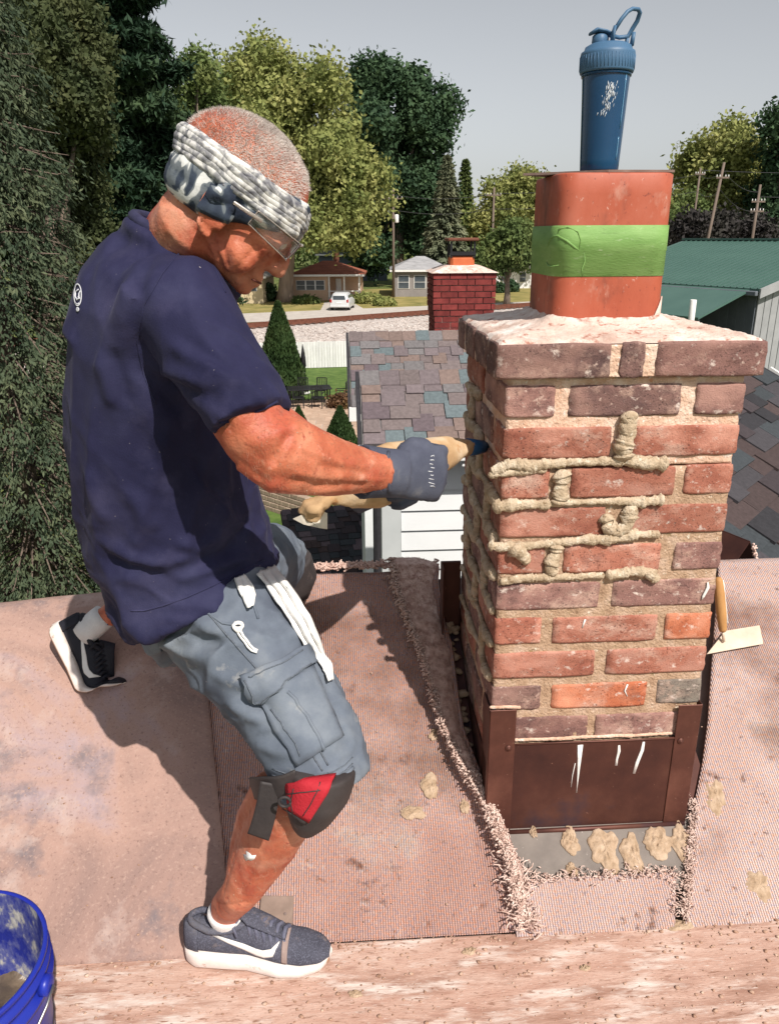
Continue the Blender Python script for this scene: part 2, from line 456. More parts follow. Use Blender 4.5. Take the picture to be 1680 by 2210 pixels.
# frayed edges: loops of yarn
def fray_part(parent, base, pts, n, spread, ln, r, mt, lift=.006, seed=1, upward=.5):
    rs = random.Random(seed); mb = MB()
    L = len(pts) - 1
    for i in range(n):
        t = rs.random() * L; k = min(int(t), L - 1); f = t - k
        a, b = pts[k], pts[k + 1]
        p = a[0].lerp(b[0], f); w = a[1] + (b[1] - a[1]) * f
        p = p + Vector((rs.gauss(0, 1) * w * .5, rs.gauss(0, 1) * .008, rs.random() * lift))
        d = Vector((rs.uniform(-1, 1), rs.uniform(-1, .7), rs.uniform(-.2, 1) * upward + .1)).normalized()
        l = ln * rs.uniform(.4, 1.3); c = Vector((rs.uniform(-1, 1), rs.uniform(-1, 1), rs.uniform(-.6, .4))) * l * .5
        q = [p + (d * l * s + c * math.sin(s * 3.0)) for s in (0, .35, .7, 1)]
        q = [x - base for x in q]
        mb.tube(q, [r * rs.uniform(.8, 1.2), r * 1.15, r, r * .6], 5)
    o = mb.build('frayed_edge', mt, parent, True); o['kind'] = 'stuff'; return o
def edge_pts(f, v0, v1, n, off, w):
    return [(slope(f(v0 + (v1 - v0) * i / n), v0 + (v1 - v0) * i / n, off), w if not callable(w) else w(v0 + (v1 - v0) * i / n)) for i in range(n + 1)]
def loops(parent, base, f, h, v0, v1, n, w, r, mt, seed, out=-1, drop=.012):
    """thick looped yarn along a cut edge"""
    rs = random.Random(seed); mb = MB()
    for i in range(n):
        v = v0 + (v1 - v0) * rs.random(); u = f(v) + rs.gauss(.25, .6) * w; hh = h(v) - rs.random() ** 2 * drop
        p = slope(u, v, hh); sz = rs.uniform(.5, 1.35) * w
        e = p + Vector((out * sz * rs.uniform(.1, 1.2), rs.uniform(-1, .8) * sz * .8, 0)) + NS * rs.uniform(-.9, .5) * sz
        m_ = p.lerp(e, .55) + NS * rs.uniform(.1, .8) * sz + Vector((0, rs.uniform(-.5, .5) * sz, 0))
        rr0 = r * rs.uniform(.6, 1.25)
        mb.tube([p - base, m_ - base, e - base], [rr0, rr0 * 1.15, rr0 * .5], 5)
    o = mb.build('frayed_edge', mt, parent, True); o['kind'] = 'stuff'
loops(carp, carp_base, lambda v: fray(v), lambda v: lift(v) + .010, VP + .015, VR + .03, 3200, .0085, .0017, M_tuft, 4, -1, .03)
loops(carp, carp_base, lambda v: fray(v) + fw(v) * .4, lambda v: lift(v) + .012, VP + .015, 1.42, 1500, .008, .0016, M_tuft, 41, -1, .012)
fray_part(carp, carp_base, edge_pts(lambda v: fray(v) + .010, VP + .005, VP + .12, 10, .018, .020), 260, 1, .026, .0014, M_tuft, .010, 5)
fray_part(carp2, carp2_base, edge_pts(lambda v: rgt_l(v) - .002, VP + .01, 1.36, 30, .008, .007), 800, 1, .008, .0010, M_tuft, .006, 6)
fray_part(carp2, carp2_base, [(slope(u, VR + .012, .004), .02) for u in np.linspace(.72, .86, 10)], 130, 1, .02, .003, M_tuft, .02, 7)
fray_part(carp3, carp3_base, [(slope(bot_l(vb1) - .01 + (bot_r(vb1) - bot_l(vb1) + .01) * i / 10, vb1, .012), .012) for i in range(11)], 300, 1, .009, .0011, M_tuft, .007, 8)
fray_part(carp3, carp3_base, [(slope(bot_r(v) - .002, v, .012), .010) for v in np.linspace(vb1 - .07, vb1, 6)], 70, 1, .009, .0011, M_tuft, .006, 9)
# crumbly cut edge along the ridge
fray_part(carp, carp_base, [(slope(u, VR + .010, .014), .03) for u in np.linspace(pxs(655, 1245)[0], pxs(935, 1240)[0], 14)], 600, 1, .012, .0026, M_pile, .009, 10)

# ---------------------------------------------------------------- planks
PZ = CAMZ - 1.297
def plank(label, v0, v1, th, u0, u1, seed):
    nu, nv = 90, 14
    c = H2W((u0 + u1) / 2, (v0 + v1) / 2, PZ - th)
    o = empty('walk_plank', c, YAW, label, 'plank')
    bm = bmesh.new(); bbox(bm, (-(u1 - u0) / 2, -(v1 - v0) / 2, 0), ((u1 - u0) / 2, (v1 - v0) / 2, th), .004, 0, 2)
    bm_obj('board', bm, M_plank, o)
    for k in (-.9, .9):                                 # cleats under the board
        box('cleat', (k - .02, -(v1 - v0) / 2 + .03, -.004), (k + .02, (v1 - v0) / 2 - .03, 0), M_deck, o)
    return o
plank('pale dusty plank along the bottom of the slope that the standing shoe rests on', .862, VP, .022, -1.5, 1.6, 1)
plank('nearest dusty plank at the bottom edge, under the blue bucket', .56, .856, .022, -1.5, 1.6, 2)

# mortar crumbs, grit and dry flakes
M_crumb = mat('mortar_crumbs', [(.3, (.22, .12, .08)), (.5, (.40, .25, .18)), (.7, (.58, .44, .35))], 60, rough=.95, bump=.5)
M_splat = mat('mortar_splat', [(.3, (.28, .19, .12)), (.5, (.40, .29, .20)), (.75, (.52, .40, .30))], 45, rough=.95, bump=.8, bscale=150, bdist=.003)
def rock(bm_r, p, r, seed):
    V, F = ellipsoid((0, 0, 0), (r, r * .8, r * .55), None, 7, 5)
    o = []
    for v in V:
        k = 1 + .75 * noise.noise(v * (1.3 / r) + Vector((seed, seed * .3, 0))); o.append(Vector(p) + v * k)
    return o, F
mb = MB(); rs = random.Random(3)
for i in range(1700):
    u = rs.uniform(-1.0, 1.1); v = rs.uniform(.88, VP - .004) if rs.random() < .75 else VP - abs(rs.gauss(0, .015))
    r = rs.choice([.0012, .0016, .002, .0028, .004]) * rs.uniform(.6, 1.2)
    V, F = rock(None, (u, v, PZ + r * .35), r, i * .37); mb.add(V, F)
for i in range(380):
    u = rs.uniform(-1.0, 1.1); v = rs.uniform(VP, 1.7)
    if .26 < u < .72 and v > 1.25: continue
    r = rs.choice([.0012, .0018, .0026]) * rs.uniform(.6, 1.2)
    V, F = rock(None, slope(u, v, .018 if u < -.2 else .009), r, i * .37); mb.add(V, F)
o = mb.build('mortar_crumbs', M_crumb, None, True); o.rotation_euler = (0, 0, YAW)
setp(o, 'loose grit and mortar crumbs scattered on the plank and mats', 'grit', kind='stuff')
def splat(uv, size, label, plankz=None, seed=0, h=.006, flat=1.0, offs=.0085, mt=None):
    """a lumpy dropped pat of mortar"""
    V, F = ellipsoid((0, 0, 0), (1, 1, 1), None, 48, 30)
    out = []
    for q in V:
        a = math.atan2(q.y, q.x); rr = 1 + .55 * noise.noise(Vector((math.cos(a) * 1.3 + seed, math.sin(a) * 1.3, seed * 2.1))) + .16 * noise.noise(Vector((math.cos(a) * 4, math.sin(a) * 4, seed)))
        hh = 1 + .9 * noise.noise(Vector((q.x * 3.2 + seed, q.y * 3.2, 1.7))) + .9 * abs(noise.noise(Vector((q.x * 7, q.y * 7 + seed, 4.7)))) + .5 * noise.noise(Vector((q.x * 17, q.y * 17 + seed, 4.7)))
        out.append(Vector((q.x * rr * size[0], q.y * rr * size[1], max(q.z, -.25) * h * hh)))
    if plankz is None:
        m = Matrix.Rotation(ALPHA, 4, 'X'); out = [m @ q for q in out]
        loc = H2W(*slope(uv[0], uv[1], offs))
    else: loc = H2W(uv[0], uv[1], plankz)
    o = mesh_obj('mortar_splat', out, F, mt or M_splat, None, True, loc); o.rotation_euler = (0, 0, YAW)
    return setp(o, label, 'mortar splat', 'dropped mortar splats')
for i, (x, y, sx, sy, lb) in enumerate((
    (928, 1702, .020, .026, 'lumpy mortar splat halfway down the carpet beside the red knee pad'),
    (890, 1758, .026, .016, 'wrinkled tan mortar splat low on the carpet, just below a lumpier one'),
    (1002, 1745, .013, .017, 'faint round mortar splat nearest the ragged carpet edge'),
    (935, 1590, .012, .015, 'small tan mortar splat highest up on the carpet near its ragged edge'),
    (1632, 1912, .030, .030, 'wrinkled mortar splat low on the right carpet by the picture edge'),
    (1540, 1722, .024, .046, 'long smeared mortar splat on the right carpet beside the copper base'))):
    splat(pxs(x, y), (sx, sy), lb, None, i * 3.3, .0045)
def pxp(x, y):
    q = W2H(pxz(x, y, PZ)); return (q.x, q.y)
for i, (x, y, sx, sy, lb) in enumerate((
    (1012, 2054, .012, .009, 'round brown mortar dot on the plank, right of the standing shoe'),
    (768, 2147, .013, .008, 'rust brown mortar dot on the plank below the shoe toe'),
    (1462, 1999, .030, .015, 'broad mortar splat at the back edge of the plank under the chimney'),
    (1262, 2090, .009, .006, 'small brown mortar dot alone on the right half of the plank'))):
    splat(pxp(x, y), (sx, sy), lb, PZ + .0005, i * 2.7 + 1, .0035)
# flat brown shim standing behind the shoe
q = pxs(600, 1978)
o = empty('shim', H2W(*slope(q[0], q[1], .012)), YAW, 'flat brown square of felt on the carpet behind the standing shoe', 'shim')
bm = bmesh.new(); bbox(bm, (-.036, -.034, 0), (.030, .034, .004), .001)
bmesh.ops.rotate(bm, cent=(0, 0, 0), matrix=Matrix.Rotation(ALPHA, 3, 'X') @ Matrix.Rotation(-.06, 3, 'Z'), verts=bm.verts)
bm_obj('sheet', bm, mat('felt', [(.3, (.20, .145, .12)), (.7, (.29, .21, .175))], 30, rough=.95, bump=.3), o)
for k in (-.02, .015):
    mb = MB(); mb.lathe([(.003, .0045), (.003, .0055), (.001, .0065)], 8, (k, .0, 0))
    n_ = mb.build('nail_head', M_deck, o); n_.rotation_euler = (ALPHA, 0, 0)

# ================================================================== CHIMNEY
U0 = .2809
CZ0 = CAMZ - H0
chim = empty('chimney', H2W(U0, V0, CZ0), YAW, 'red brick chimney being repointed in the foreground, topped by a clay flue with green tape', 'chimney')
CW, CD, CH, BH = .43, .432, .0754, .0575
ZT = CAMZ - .2488 - CZ0                    # top of the first course
bsp = [((.70, .60, .56), 60, .66, .74), ((.12, .07, .06), 28, .64, .76)]
def brickm(name, a, b, c):
    return mat(name, [(.28, a), (.5, b), (.72, c)], 14, 9, rough=.92, bump=.55, bscale=330, bdist=.0022, specks=[((.58, .43, .37), 70, .60, .72), ((.54, .37, .30), 11, .52, .72), ((.06, .035, .035), 14, .54, .74), ((.04, .025, .025), 240, .58, .68), ((.60, .50, .45), 34, .60, .70), (tuple(x * .5 for x in a), 170, .56, .70), (tuple(min(1, x * 1.35) for x in c), 7, .50, .70)], stretch=(1, 1, 1.3), objvar=.13, dist=.5)
M_br = brickm('brick_red', (.26, .085, .058), (.37, .145, .10), (.46, .225, .17))
M_bo = brickm('brick_orange', (.30, .075, .035), (.42, .13, .065), (.50, .21, .13))
M_bd = brickm('brick_dark', (.085, .05, .05), (.17, .095, .085), (.27, .155, .13))
for n_ in M_bd.node_tree.nodes: pass
M_bp = brickm('brick_plum', (.14, .075, .07), (.23, .12, .105), (.33, .185, .155))
M_bg = brickm('brick_grey', (.14, .12, .10), (.21, .175, .15), (.29, .25, .21))
M_mor_new = mat('mortar_tan', [(.28, (.29, .175, .11)), (.5, (.44, .295, .20)), (.72, (.57, .42, .33))], 30, 8, rough=.97, bump=1.0, bscale=210, bdist=.004, specks=[((.25, .17, .08), 60, .6, .72), ((.78, .70, .58), 95, .63, .72)])
M_mor_old = mat('mortar_pale', [(.28, (.52, .31, .21)), (.5, (.66, .45, .34)), (.72, (.78, .64, .55))], 22, 8, rough=.97, bump=1.0, bscale=170, bdist=.004, specks=[((.55, .25, .14), 55, .60, .72), ((.84, .78, .73), 80, .60, .70)])
M_wash = mat('crown_wash', [(.28, (.42, .28, .23)), (.46, (.58, .45, .39)), (.7, (.68, .60, .55))], 13, 8, rough=.97, bump=.8, bscale=130, bdist=.004, specks=[((.34, .15, .11), 46, .56, .66), ((.74, .68, .64), 9, .54, .66), ((.30, .14, .11), 14, .60, .70)])
def brick(lo, hi, mt, seed, rough=.0022, proud=0.0):
    lo = Vector(lo); hi = Vector(hi); c = (lo + hi) / 2; s = hi - lo
    bm = bmesh.new(); bmesh.ops.create_cube(bm, size=1.0)
    bmesh.ops.subdivide_edges(bm, edges=bm.edges[:], cuts=5, use_grid_fill=True)
    for v in bm.verts:
        p = Vector((v.co.x * s.x, v.co.y * s.y, v.co.z * s.z))
        n_edge = sum(abs(abs(k) - .5) < 1e-4 for k in v.co)
        sh = {1: 0, 2: .0010, 3: .0022}.get(n_edge, 0)
        p -= Vector([math.copysign(1, k) if abs(abs(k) - .5) < 1e-4 else 0 for k in v.co]) * sh * .8
        q = (c + p) * 85 + Vector((seed, 0, 0))
        p += Vector((noise.noise(q), noise.noise(q + Vector((9, 9, 9))), noise.noise(q + Vector((5, 1, 7))))) * rough
        v.co = p
    bmesh.ops.subdivide_edges(bm, edges=bm.edges[:], cuts=1, use_grid_fill=True, smooth=.08)
    return bm_obj('brick', bm, mt, chim, True, loc=c)
fronts = {1: [(0, .207), (.265, .733), (.793, 1)], 2: [(0, .455), (.545, 1)], 3: [(0, .205), (.297, .748), (.79, 1)], 4: [(0, .46), (.545, 1)],
          5: [(0, .207), (.29, .725), (.785, 1)], 6: [(0, .467), (.524, 1)], 7: [(0, .214), (.264, .747), (.786, 1)], 8: [(0, .473), (.527, 1)],
          9: [(0, .232), (.282, .736), (.786, 1)], 10: [(0, .47), (.505, 1)], 11: [(0, .21), (.27, .74), (.79, 1)], 12: [(0, .47), (.52, 1)]}
fcol = {1: 'pdp', 2: 'rr', 3: 'rrr', 4: 'rr', 5: 'rrp', 6: 'pp', 7: 'rro', 8: 'rr', 9: 'dog', 10: 'pp', 11: 'rpr', 12: 'pp'}
MM = {'r': M_br, 'o': M_bo, 'd': M_bd, 'p': M_bp, 'g': M_bg}
rs = random.Random(11)
for k, lst in fronts.items():
    zt = ZT - (k - 1) * CH; zb = zt - BH
    odd = len(lst) == 3
    for i, (a, b) in enumerate(lst):
        x0, x1 = a * CW, b * CW
        j = rs.uniform(-.0012, .0012)
        y1 = .2 if (odd and i != 1) else .095
        m_ = MM[fcol[k][i]]
        dz = rs.uniform(-.0015, .0015)
        brick((x0, j, zb + dz), (x1, y1, zt + dz), m_, k * 3.1 + i * 7.7)
        # the same course on the back
        if not (odd and i != 1):
            brick((x0, CD - .095, zb), (x1, CD, zt), rs.choice([M_br, M_bp]), k * 5.1 + i)
    for sx in (0, 1):                       # the two sides
        segs = [(.222, CD)] if odd else [(.117, .315)]
        for (a, b) in segs:
            j = rs.uniform(-.003, .0015)
            lo, hi = ((j, a), (.095, b)) if sx == 0 else ((CW - .095, a), (CW - j, b))
            brick((lo[0], lo[1], zb), (hi[0], hi[1] - (0 if not odd else .0), zt), rs.choice([M_br, M_bp, M_bd]), k * 2.3 + sx * 11)
# mortar core
def core(name, z0, z1, ins, mt):
    bm = bmesh.new(); bbox(bm, (ins, ins, z0), (CW - ins, CD - ins, z1), 0)
    for f in list(bm.faces): pass
    bmesh.ops.subdivide_edges(bm, edges=bm.edges[:], cuts=40, use_grid_fill=True)
    for v in bm.verts:
        n_ = noise.noise(v.co * 55) * .0022 + noise.noise(v.co * 160) * .0016
        d = Vector((v.co.x - CW / 2, v.co.y - CD / 2, 0)); d.normalize(); v.co += d * n_
    return bm_obj(name, bm, mt, chim, True)
zj = ZT - 2 * CH + .010
core('mortar_joints', zj - .008, ZT + .012, .0042, M_mor_old)
core('mortar_joints', -.10, zj - .012, .0030, M_mor_new)
# crown course
CX0, CX1, CY0, CY1 = -.021, .451, -.014, .448
zc0, zc1 = ZT + .013, ZT + .074
for i, (a, b, m_) in enumerate(((0, .42, M_bd), (.455, .546, M_bd), (.588, 1, M_bp))):
    L_ = CX1 - CX0
    brick((CX0 + a * L_, CY0, zc0), (CX0 + b * L_, CY0 + (.095 if i == 1 else .098), zc1 + rs.uniform(-.001, .001)), m_, 90 + i, .003)
    brick((CX0 + a * L_, CY1 - .095, zc0), (CX0 + b * L_, CY1, zc1), M_bd, 95 + i, .003)
for sx in (0, 1):
    for i, (a, b) in enumerate(((.102, .225), (.232, .338))):
        x0 = CX0 - .002 * i if sx == 0 else CX1 - .097
        brick((x0, CY0 + a, zc0), (x0 + .097, CY0 + b, zc1), M_bd, 99 + i + sx * 4, .003)
core_o = None
bm = bmesh.new(); bbox(bm, (CX0 + .002, CY0 + .003, zc0 + .002), (CX1 - .003, CY1 - .003, zc1 - .004))
bmesh.ops.subdivide_edges(bm, edges=bm.edges[:], cuts=24, use_grid_fill=True)
for v in bm.verts:
    d = Vector((v.co.x - CW / 2, v.co.y - CD / 2, 0)).normalized(); v.co += d * noise.noise(v.co * 90) * .002
bm_obj('crown_joints', bm, M_mor_old, chim, True)
# flue opening, wash
FX0, FX1, FY0, FY1 = .098, .305, .092, .300
def rrect(x0, x1, y0, y1, r, n=8):
    P = []
    for cx, cy, a0 in ((x1 - r, y1 - r, 0), (x0 + r, y1 - r, 90), (x0 + r, y0 + r, 180), (x1 - r, y0 + r, 270)):
        for k in range(n + 1):
            a = math.radians(a0 + 90 * k / n); P.append((cx + r * math.cos(a), cy + r * math.sin(a)))
    return P
bm = bmesh.new(); n1 = 70
grid = {}
for j in range(n1 + 1):
    for i in range(n1 + 1):
        x = CX0 + .004 + (CX1 - CX0 - .008) * i / n1; y = CY0 + .004 + (CY1 - CY0 - .008) * j / n1
        ex = min(x - CX0, CX1 - x, y - CY0, CY1 - y)
        dx = max(FX0 - x, 0, x - FX1); dy = max(FY0 - y, 0, y - FY1); df = math.hypot(dx, dy)
        z = zc1 + .002 + .024 * min(1, ex / .12) + .010 * math.exp(-df / .012)
        z += .0032 * noise.noise(Vector((x * 30, y * 30, 1))) + .0022 * noise.noise(Vector((x * 95, y * 95, 2)))
        if x > FX1 and y > FY1 - .12 and x < .34: z += .016 * max(0, noise.noise(Vector((x * 60, y * 60, 7))) + .4)
        if ex < .006: z = zc1 - .006 + ex
        grid[i, j] = bm.verts.new((x, y, z))
for j in range(n1):
    for i in range(n1):
        bm.faces.new((grid[i, j], grid[i + 1, j], grid[i + 1, j + 1], grid[i, j + 1]))
bm_obj('crown_wash', bm, M_wash, chim, True)
# clay flue liner
M_clay = mat('flue_clay', [(.25, (.30, .060, .030)), (.5, (.40, .095, .052)), (.75, (.46, .15, .10))], 7, 8, rough=.55, bump=.35, bscale=60, bdist=.0015, spec=.4, specks=[((.58, .40, .34), 95, .64, .72), ((.16, .045, .03), 12, .54, .82), ((.50, .26, .20), 22, .58, .76), ((.20, .05, .035), 150, .62, .70), ((.11, .045, .035), 6, .52, .74)], stretch=(1, 1, .6))
FZ0, FZ1 = zc1 + .012, CAMZ + .099 - CZ0
def tube_rr(name, rects, mt, parent, sm=True, cap=False):
    V = []; F = []; n = len(rects[0][0])
    for P, z in rects: V += [(x, y, z) for x, y in P]
    for i in range(len(rects) - 1):
        for k in range(n):
            k2 = (k + 1) % n; F.append((i * n + k, i * n + k2, (i + 1) * n + k2, (i + 1) * n + k))
    return mesh_obj(name, V, F, mt, parent, sm)
def rr(o, r=.034): return rrect(FX0 - o, FX1 + o, FY0 - o, FY1 + o, r + o)
lev = [(rr(0), FZ0 + (FZ1 - .003 - FZ0) * t / 8) for t in range(9)]
flue = tube_rr('flue_liner', lev + [(rr(-.0015), FZ1 - .0008), (rr(-.004), FZ1), (rr(-.017), FZ1), (rr(-.018), FZ1 - .01), (rr(-.018), FZ0)], M_clay, chim)
# lime bloom on the liner's foot
M_lime = mat('lime_bloom', [(.3, (.58, .36, .30)), (.55, (.74, .60, .54)), (.8, (.82, .76, .72))], 24, rough=.95, bump=.7, bscale=120, bdist=.003)
V = []; F = []; P0 = rr(.0015); P = []
for (xa, ya), (xb, yb_) in zip(P0, P0[1:] + P0[:1]):
    kk = max(1, int(math.hypot(xb - xa, yb_ - ya) / .004)); P += [(xa + (xb - xa) * q / kk, ya + (yb_ - ya) * q / kk) for q in range(kk)]
n = len(P)
for k, (x, y) in enumerate(P):
    a = k / n * 40
    right = max(0, 1 - abs(x - FX1) / .022)
    top = .010 + .018 * (noise.noise(Vector((x * 26, y * 26, 4.2))) + .3) + .008 * noise.noise(Vector((x * 120, y * 120, 1.2))) + right * .035
    V += [(x, y, FZ0 + .004), (x, y, FZ0 + max(.008, top)), ]
for k in range(n):
    k2 = (k + 1) % n; F.append((2 * k, 2 * k2, 2 * k2 + 1, 2 * k + 1))
o = mesh_obj('lime_bloom', V, F, M_lime, flue, True)
md = o.modifiers.new('s', 'SOLIDIFY'); md.thickness = .002; md.offset = 1
# tape
M_tape = mat('green_tape', [(.3, (.15, .285, .075)), (.6, (.205, .355, .11)), (.8, (.28, .43, .17))], 16, rough=.65, bump=.5, specks=[((.13, .22, .07), 60, .60, .72), ((.36, .46, .26), 40, .62, .74)], bscale=120, bdist=.001, stretch=(1, 1, 4))
TZ0, TZ1 = CAMZ - .072 - CZ0, CAMZ + .014 - CZ0
tape = tube_rr('green_tape', [(rr(.0006), TZ0), (rr(.0014), TZ0 + .0005), (rr(.0016), TZ0 + (TZ1 - TZ0) * .49), (rr(.0024), TZ0 + (TZ1 - TZ0) * .5), (rr(.0022), TZ1 - .0005), (rr(.0006), TZ1)], M_tape, flue)
def wrap_pt(s, z, o):
    """s metres round the flue from the front-left corner towards the right"""
    P = rr(o); 
    # walk: order corners start at +x+y; find param by angle arc length along polyline starting from front-left
    pts = [Vector((x, y, 0)) for x, y in P]
    # front-left corner arc is indices 18..26, front side between 26 and 27
    start = 22; seq = pts[start:] + pts[:start]
    if s < 0:
        seq = [pts[start - i] for i in range(len(pts))]; s = -s
    acc = 0
    for a, b in zip(seq, seq[1:]):
        l = (b - a).length
        if acc + l >= s: q = a.lerp(b, (s - acc) / max(l, 1e-6)); return Vector((q.x, q.y, z))
        acc += l
    return seq[-1]
def ridge(pts, r): 
    q = [wrap_pt(s, TZ0 + (TZ1 - TZ0) * f, .002) for s, f in pts]
    mb = MB(); mb.tube(q, [r * .3] + [r] * (len(q) - 2) + [r * .3], 6); return mb.build('tape_wrinkle', M_tape, tape, True)
ridge([(-.055, .52), (-.040, .66), (-.022, .78), (-.006, .80), (.012, .70), (.026, .58), (.034, .52)], .0026)
ridge([(-.008, .80), (-.004, .93), (.012, .97), (.030, .88), (.036, .72), (.034, .54)], .0018)
ridge([(-.052, .27), (-.035, .20), (-.018, .19), (.0, .23)], .0017)
ridge([(.044, .0), (.042, .16), (.046, .30), (.044, .47)], .0012)
# slate lid on the flue
M_slate = mat('lid_board', [(.3, (.15, .10, .085)), (.7, (.25, .175, .15))], 20, rough=.85, bump=.3)
lid = empty('flue_cover', H2W(U0 + (FX0 + FX1) / 2, V0 + (FY0 + FY1) / 2, CZ0 + FZ1), YAW, 'thin dark board lying on the clay flue under the bottle, one corner jutting left', 'board')
V = [(-.150, -.018), (-.020, -.098), (.098, -.094), (.100, .085), (-.02, .095)]
bm = bmesh.new(); vs_ = [bm.verts.new((x, y, .0006)) for x, y in V]; f = bm.faces.new(vs_)
r = bmesh.ops.extrude_face_region(bm, geom=[f]); bmesh.ops.translate(bm, vec=(0, 0, .004), verts=[e for e in r['geom'] if isinstance(e, bmesh.types.BMVert)])
bmesh.ops.recalc_face_normals(bm, faces=bm.faces)
bm_obj('board', bm, M_slate, lid)
# ---------------------------------------------------------------- fresh mortar beads on the joints
def bead(pts, rad, seed, name='mortar_bead', ring=.009, flat=.75, mt=None, nrm=Vector((0, -1, 0)), n=18, rough=.22):
    P = [Vector(p) for p in pts]; D = [0]
    for a, b in zip(P, P[1:]): D.append(D[-1] + (b - a).length)
    Lm = D[-1]; st = max(6, int(Lm / .0018)); rs = random.Random(seed)
    cuts = []; t = 0
    while t < Lm: cuts.append(t); t += ring * rs.choice([.35, .6, .8, 1.2, 1.9, 2.8])
    cuts.append(Lm); V = []; F = []
    for i in range(st + 1):
        s = Lm * i / st; k = max(0, min(len(D) - 2, int(np.searchsorted(D, s)) - 1)); f = (s - D[k]) / max(1e-9, D[k + 1] - D[k])
        p = P[k].lerp(P[k + 1], f); t_ = (P[min(k + 1, len(P) - 1)] - P[k]).normalized()
        b_ = nrm.cross(t_).normalized()
        j = max(0, min(len(cuts) - 2, int(np.searchsorted(cuts, s)) - 1)); g = (s - cuts[j]) / max(1e-6, cuts[j + 1] - cuts[j])
        r0 = rad(s / Lm) if callable(rad) else rad
        am_ = .18 + .30 * abs(noise.noise(Vector((j * 1.7, seed, 2.2)))); r = r0 * (1.02 - am_ + am_ * g ** .45 + (rough + .16) * noise.noise(Vector((s * 38, seed, j * .9))) + .12 * noise.noise(Vector((s * 130, seed, 0))))
        e = max(0.0, min(s, Lm - s)); r *= min(1, (e / (r0 * .8)) ** .5 + .12)
        lat = noise.noise(Vector((s * 30, seed * 2.1, 0))) * r0 * .3
        for q in range(n):
            a = 2 * math.pi * q / n
            rr_ = r * (1 + .20 * noise.noise(Vector((math.cos(a) * 1.6, math.sin(a) * 1.6 + s * 120, seed))) + .16 * noise.noise(Vector((math.cos(a) * 4, math.sin(a) * 4 + s * 300, seed + 3))))
            V.append(p + b_ * (rr_ * math.cos(a) + lat) + nrm * (rr_ * flat * math.sin(a) + r0 * .25))
    for i in range(st):
        for q in range(n):
            q2 = (q + 1) % n; F.append((i * n + q, i * n + q2, (i + 1) * n + q2, (i + 1) * n + q))
    F.append(tuple(range(n - 1, -1, -1))); F.append(tuple(st * n + q for q in range(n)))
    return mesh_obj(name, V, F, mt or M_bead, chim, True)
M_bead = mat('mortar_bead', [(.28, (.32, .235, .155)), (.5, (.48, .375, .265)), (.72, (.62, .52, .41))], 45, 8, rough=.93, bump=1.0, bscale=260, bdist=.003, specks=[((.70, .62, .50), 70, .58, .70), ((.20, .13, .07), 80, .58, .70)])
def fp(fr, k, dz=0.0): return Vector((fr * CW, 0, ZT - k * CH + CH - BH - (CH - BH) / 2 + dz - CH))   # joint under course k
def jz(k): return ZT - (k - 1) * CH - BH - (CH - BH) / 2
def F3(fr, z, y=0.0): return (fr * CW, y, z)
bead([F3(-.05, jz(2) - .012), F3(.02, jz(2) + .000), F3(.12, jz(2) - .002), F3(.25, jz(2) + .002), F3(.40, jz(2) + .003), F3(.55, jz(2) + .003), F3(.65, jz(2) - .002), F3(.71, jz(2) - .004)], lambda t: .0098 + .006 * max(0, t - .55) + .002 * math.sin(t * 9), 1)
bead([F3(-.06, jz(2) - .018), F3(.06, jz(2) - .012), F3(.19, jz(2) - .010)], .0075, 2)
bead([F3(.505, jz(2) + .002), F3(.50, jz(1) - .045), F3(.515, jz(1) - .022), F3(.525, jz(1) + .008), F3(.52, jz(1) + .020)], lambda t: .0205 - .006 * t, 4, ring=.022)
bead([F3(-.04, jz(3) - .004), F3(.05, jz(3)), F3(.2, jz(3) - .001), F3(.35, jz(3) + .002), F3(.5, jz(3) + .002), F3(.62, jz(3)), F3(.71, jz(3) + .002)], lambda t: .0092 + .003 * math.sin(t * 7 + 1), 5)
bead([F3(.245, jz(2) - .010), F3(.255, jz(2) - .024), F3(.25, jz(3) + .018), F3(.24, jz(3) - .004)], .0145, 7, ring=.010)
bead([F3(-.05, jz(4) - .003), F3(.02, jz(4) - .008), F3(.14, jz(4) - .006), F3(.28, jz(4) - .001), F3(.42, jz(4) + .002), F3(.52, jz(4) + .004), F3(.60, jz(4) + .010), F3(.71, jz(4) + .009)], lambda t: .0095 + .002 * math.sin(t * 8 + 2), 9)
bead([F3(.455, jz(3) - .022), F3(.47, jz(4) + .030), F3(.51, jz(4) + .018), F3(.555, jz(4) + .026), F3(.56, jz(3) - .018), F3(.545, jz(3) - .008)], .0145, 11, ring=.012)
bead([F3(.05, jz(4) - .004), F3(.085, jz(4) - .018), F3(.12, jz(4) - .032), F3(.135, jz(4) - .042)], lambda t: .017 - .007 * t, 12, ring=.05, flat=1.1)
bead([F3(.255, jz(4) - .004), F3(.25, jz(4) - .022), F3(.235, jz(5) + .022), F3(.255, jz(5) + .006)], .0125, 13, ring=.010)
bead([F3(.01, jz(5) - .004), F3(.10, jz(5)), F3(.22, jz(5) + .002), F3(.35, jz(5) + .002), F3(.48, jz(5) + .004)], lambda t: .0078 + .001 * math.sin(t * 6), 15)
bead([F3(.48, jz(5) + .003), F3(.54, jz(5) + .006), F3(.60, jz(5) + .008), F3(.66, jz(5) + .007), F3(.705, jz(5) - .002), F3(.72, jz(5) - .014)], .0105, 16, ring=.014)
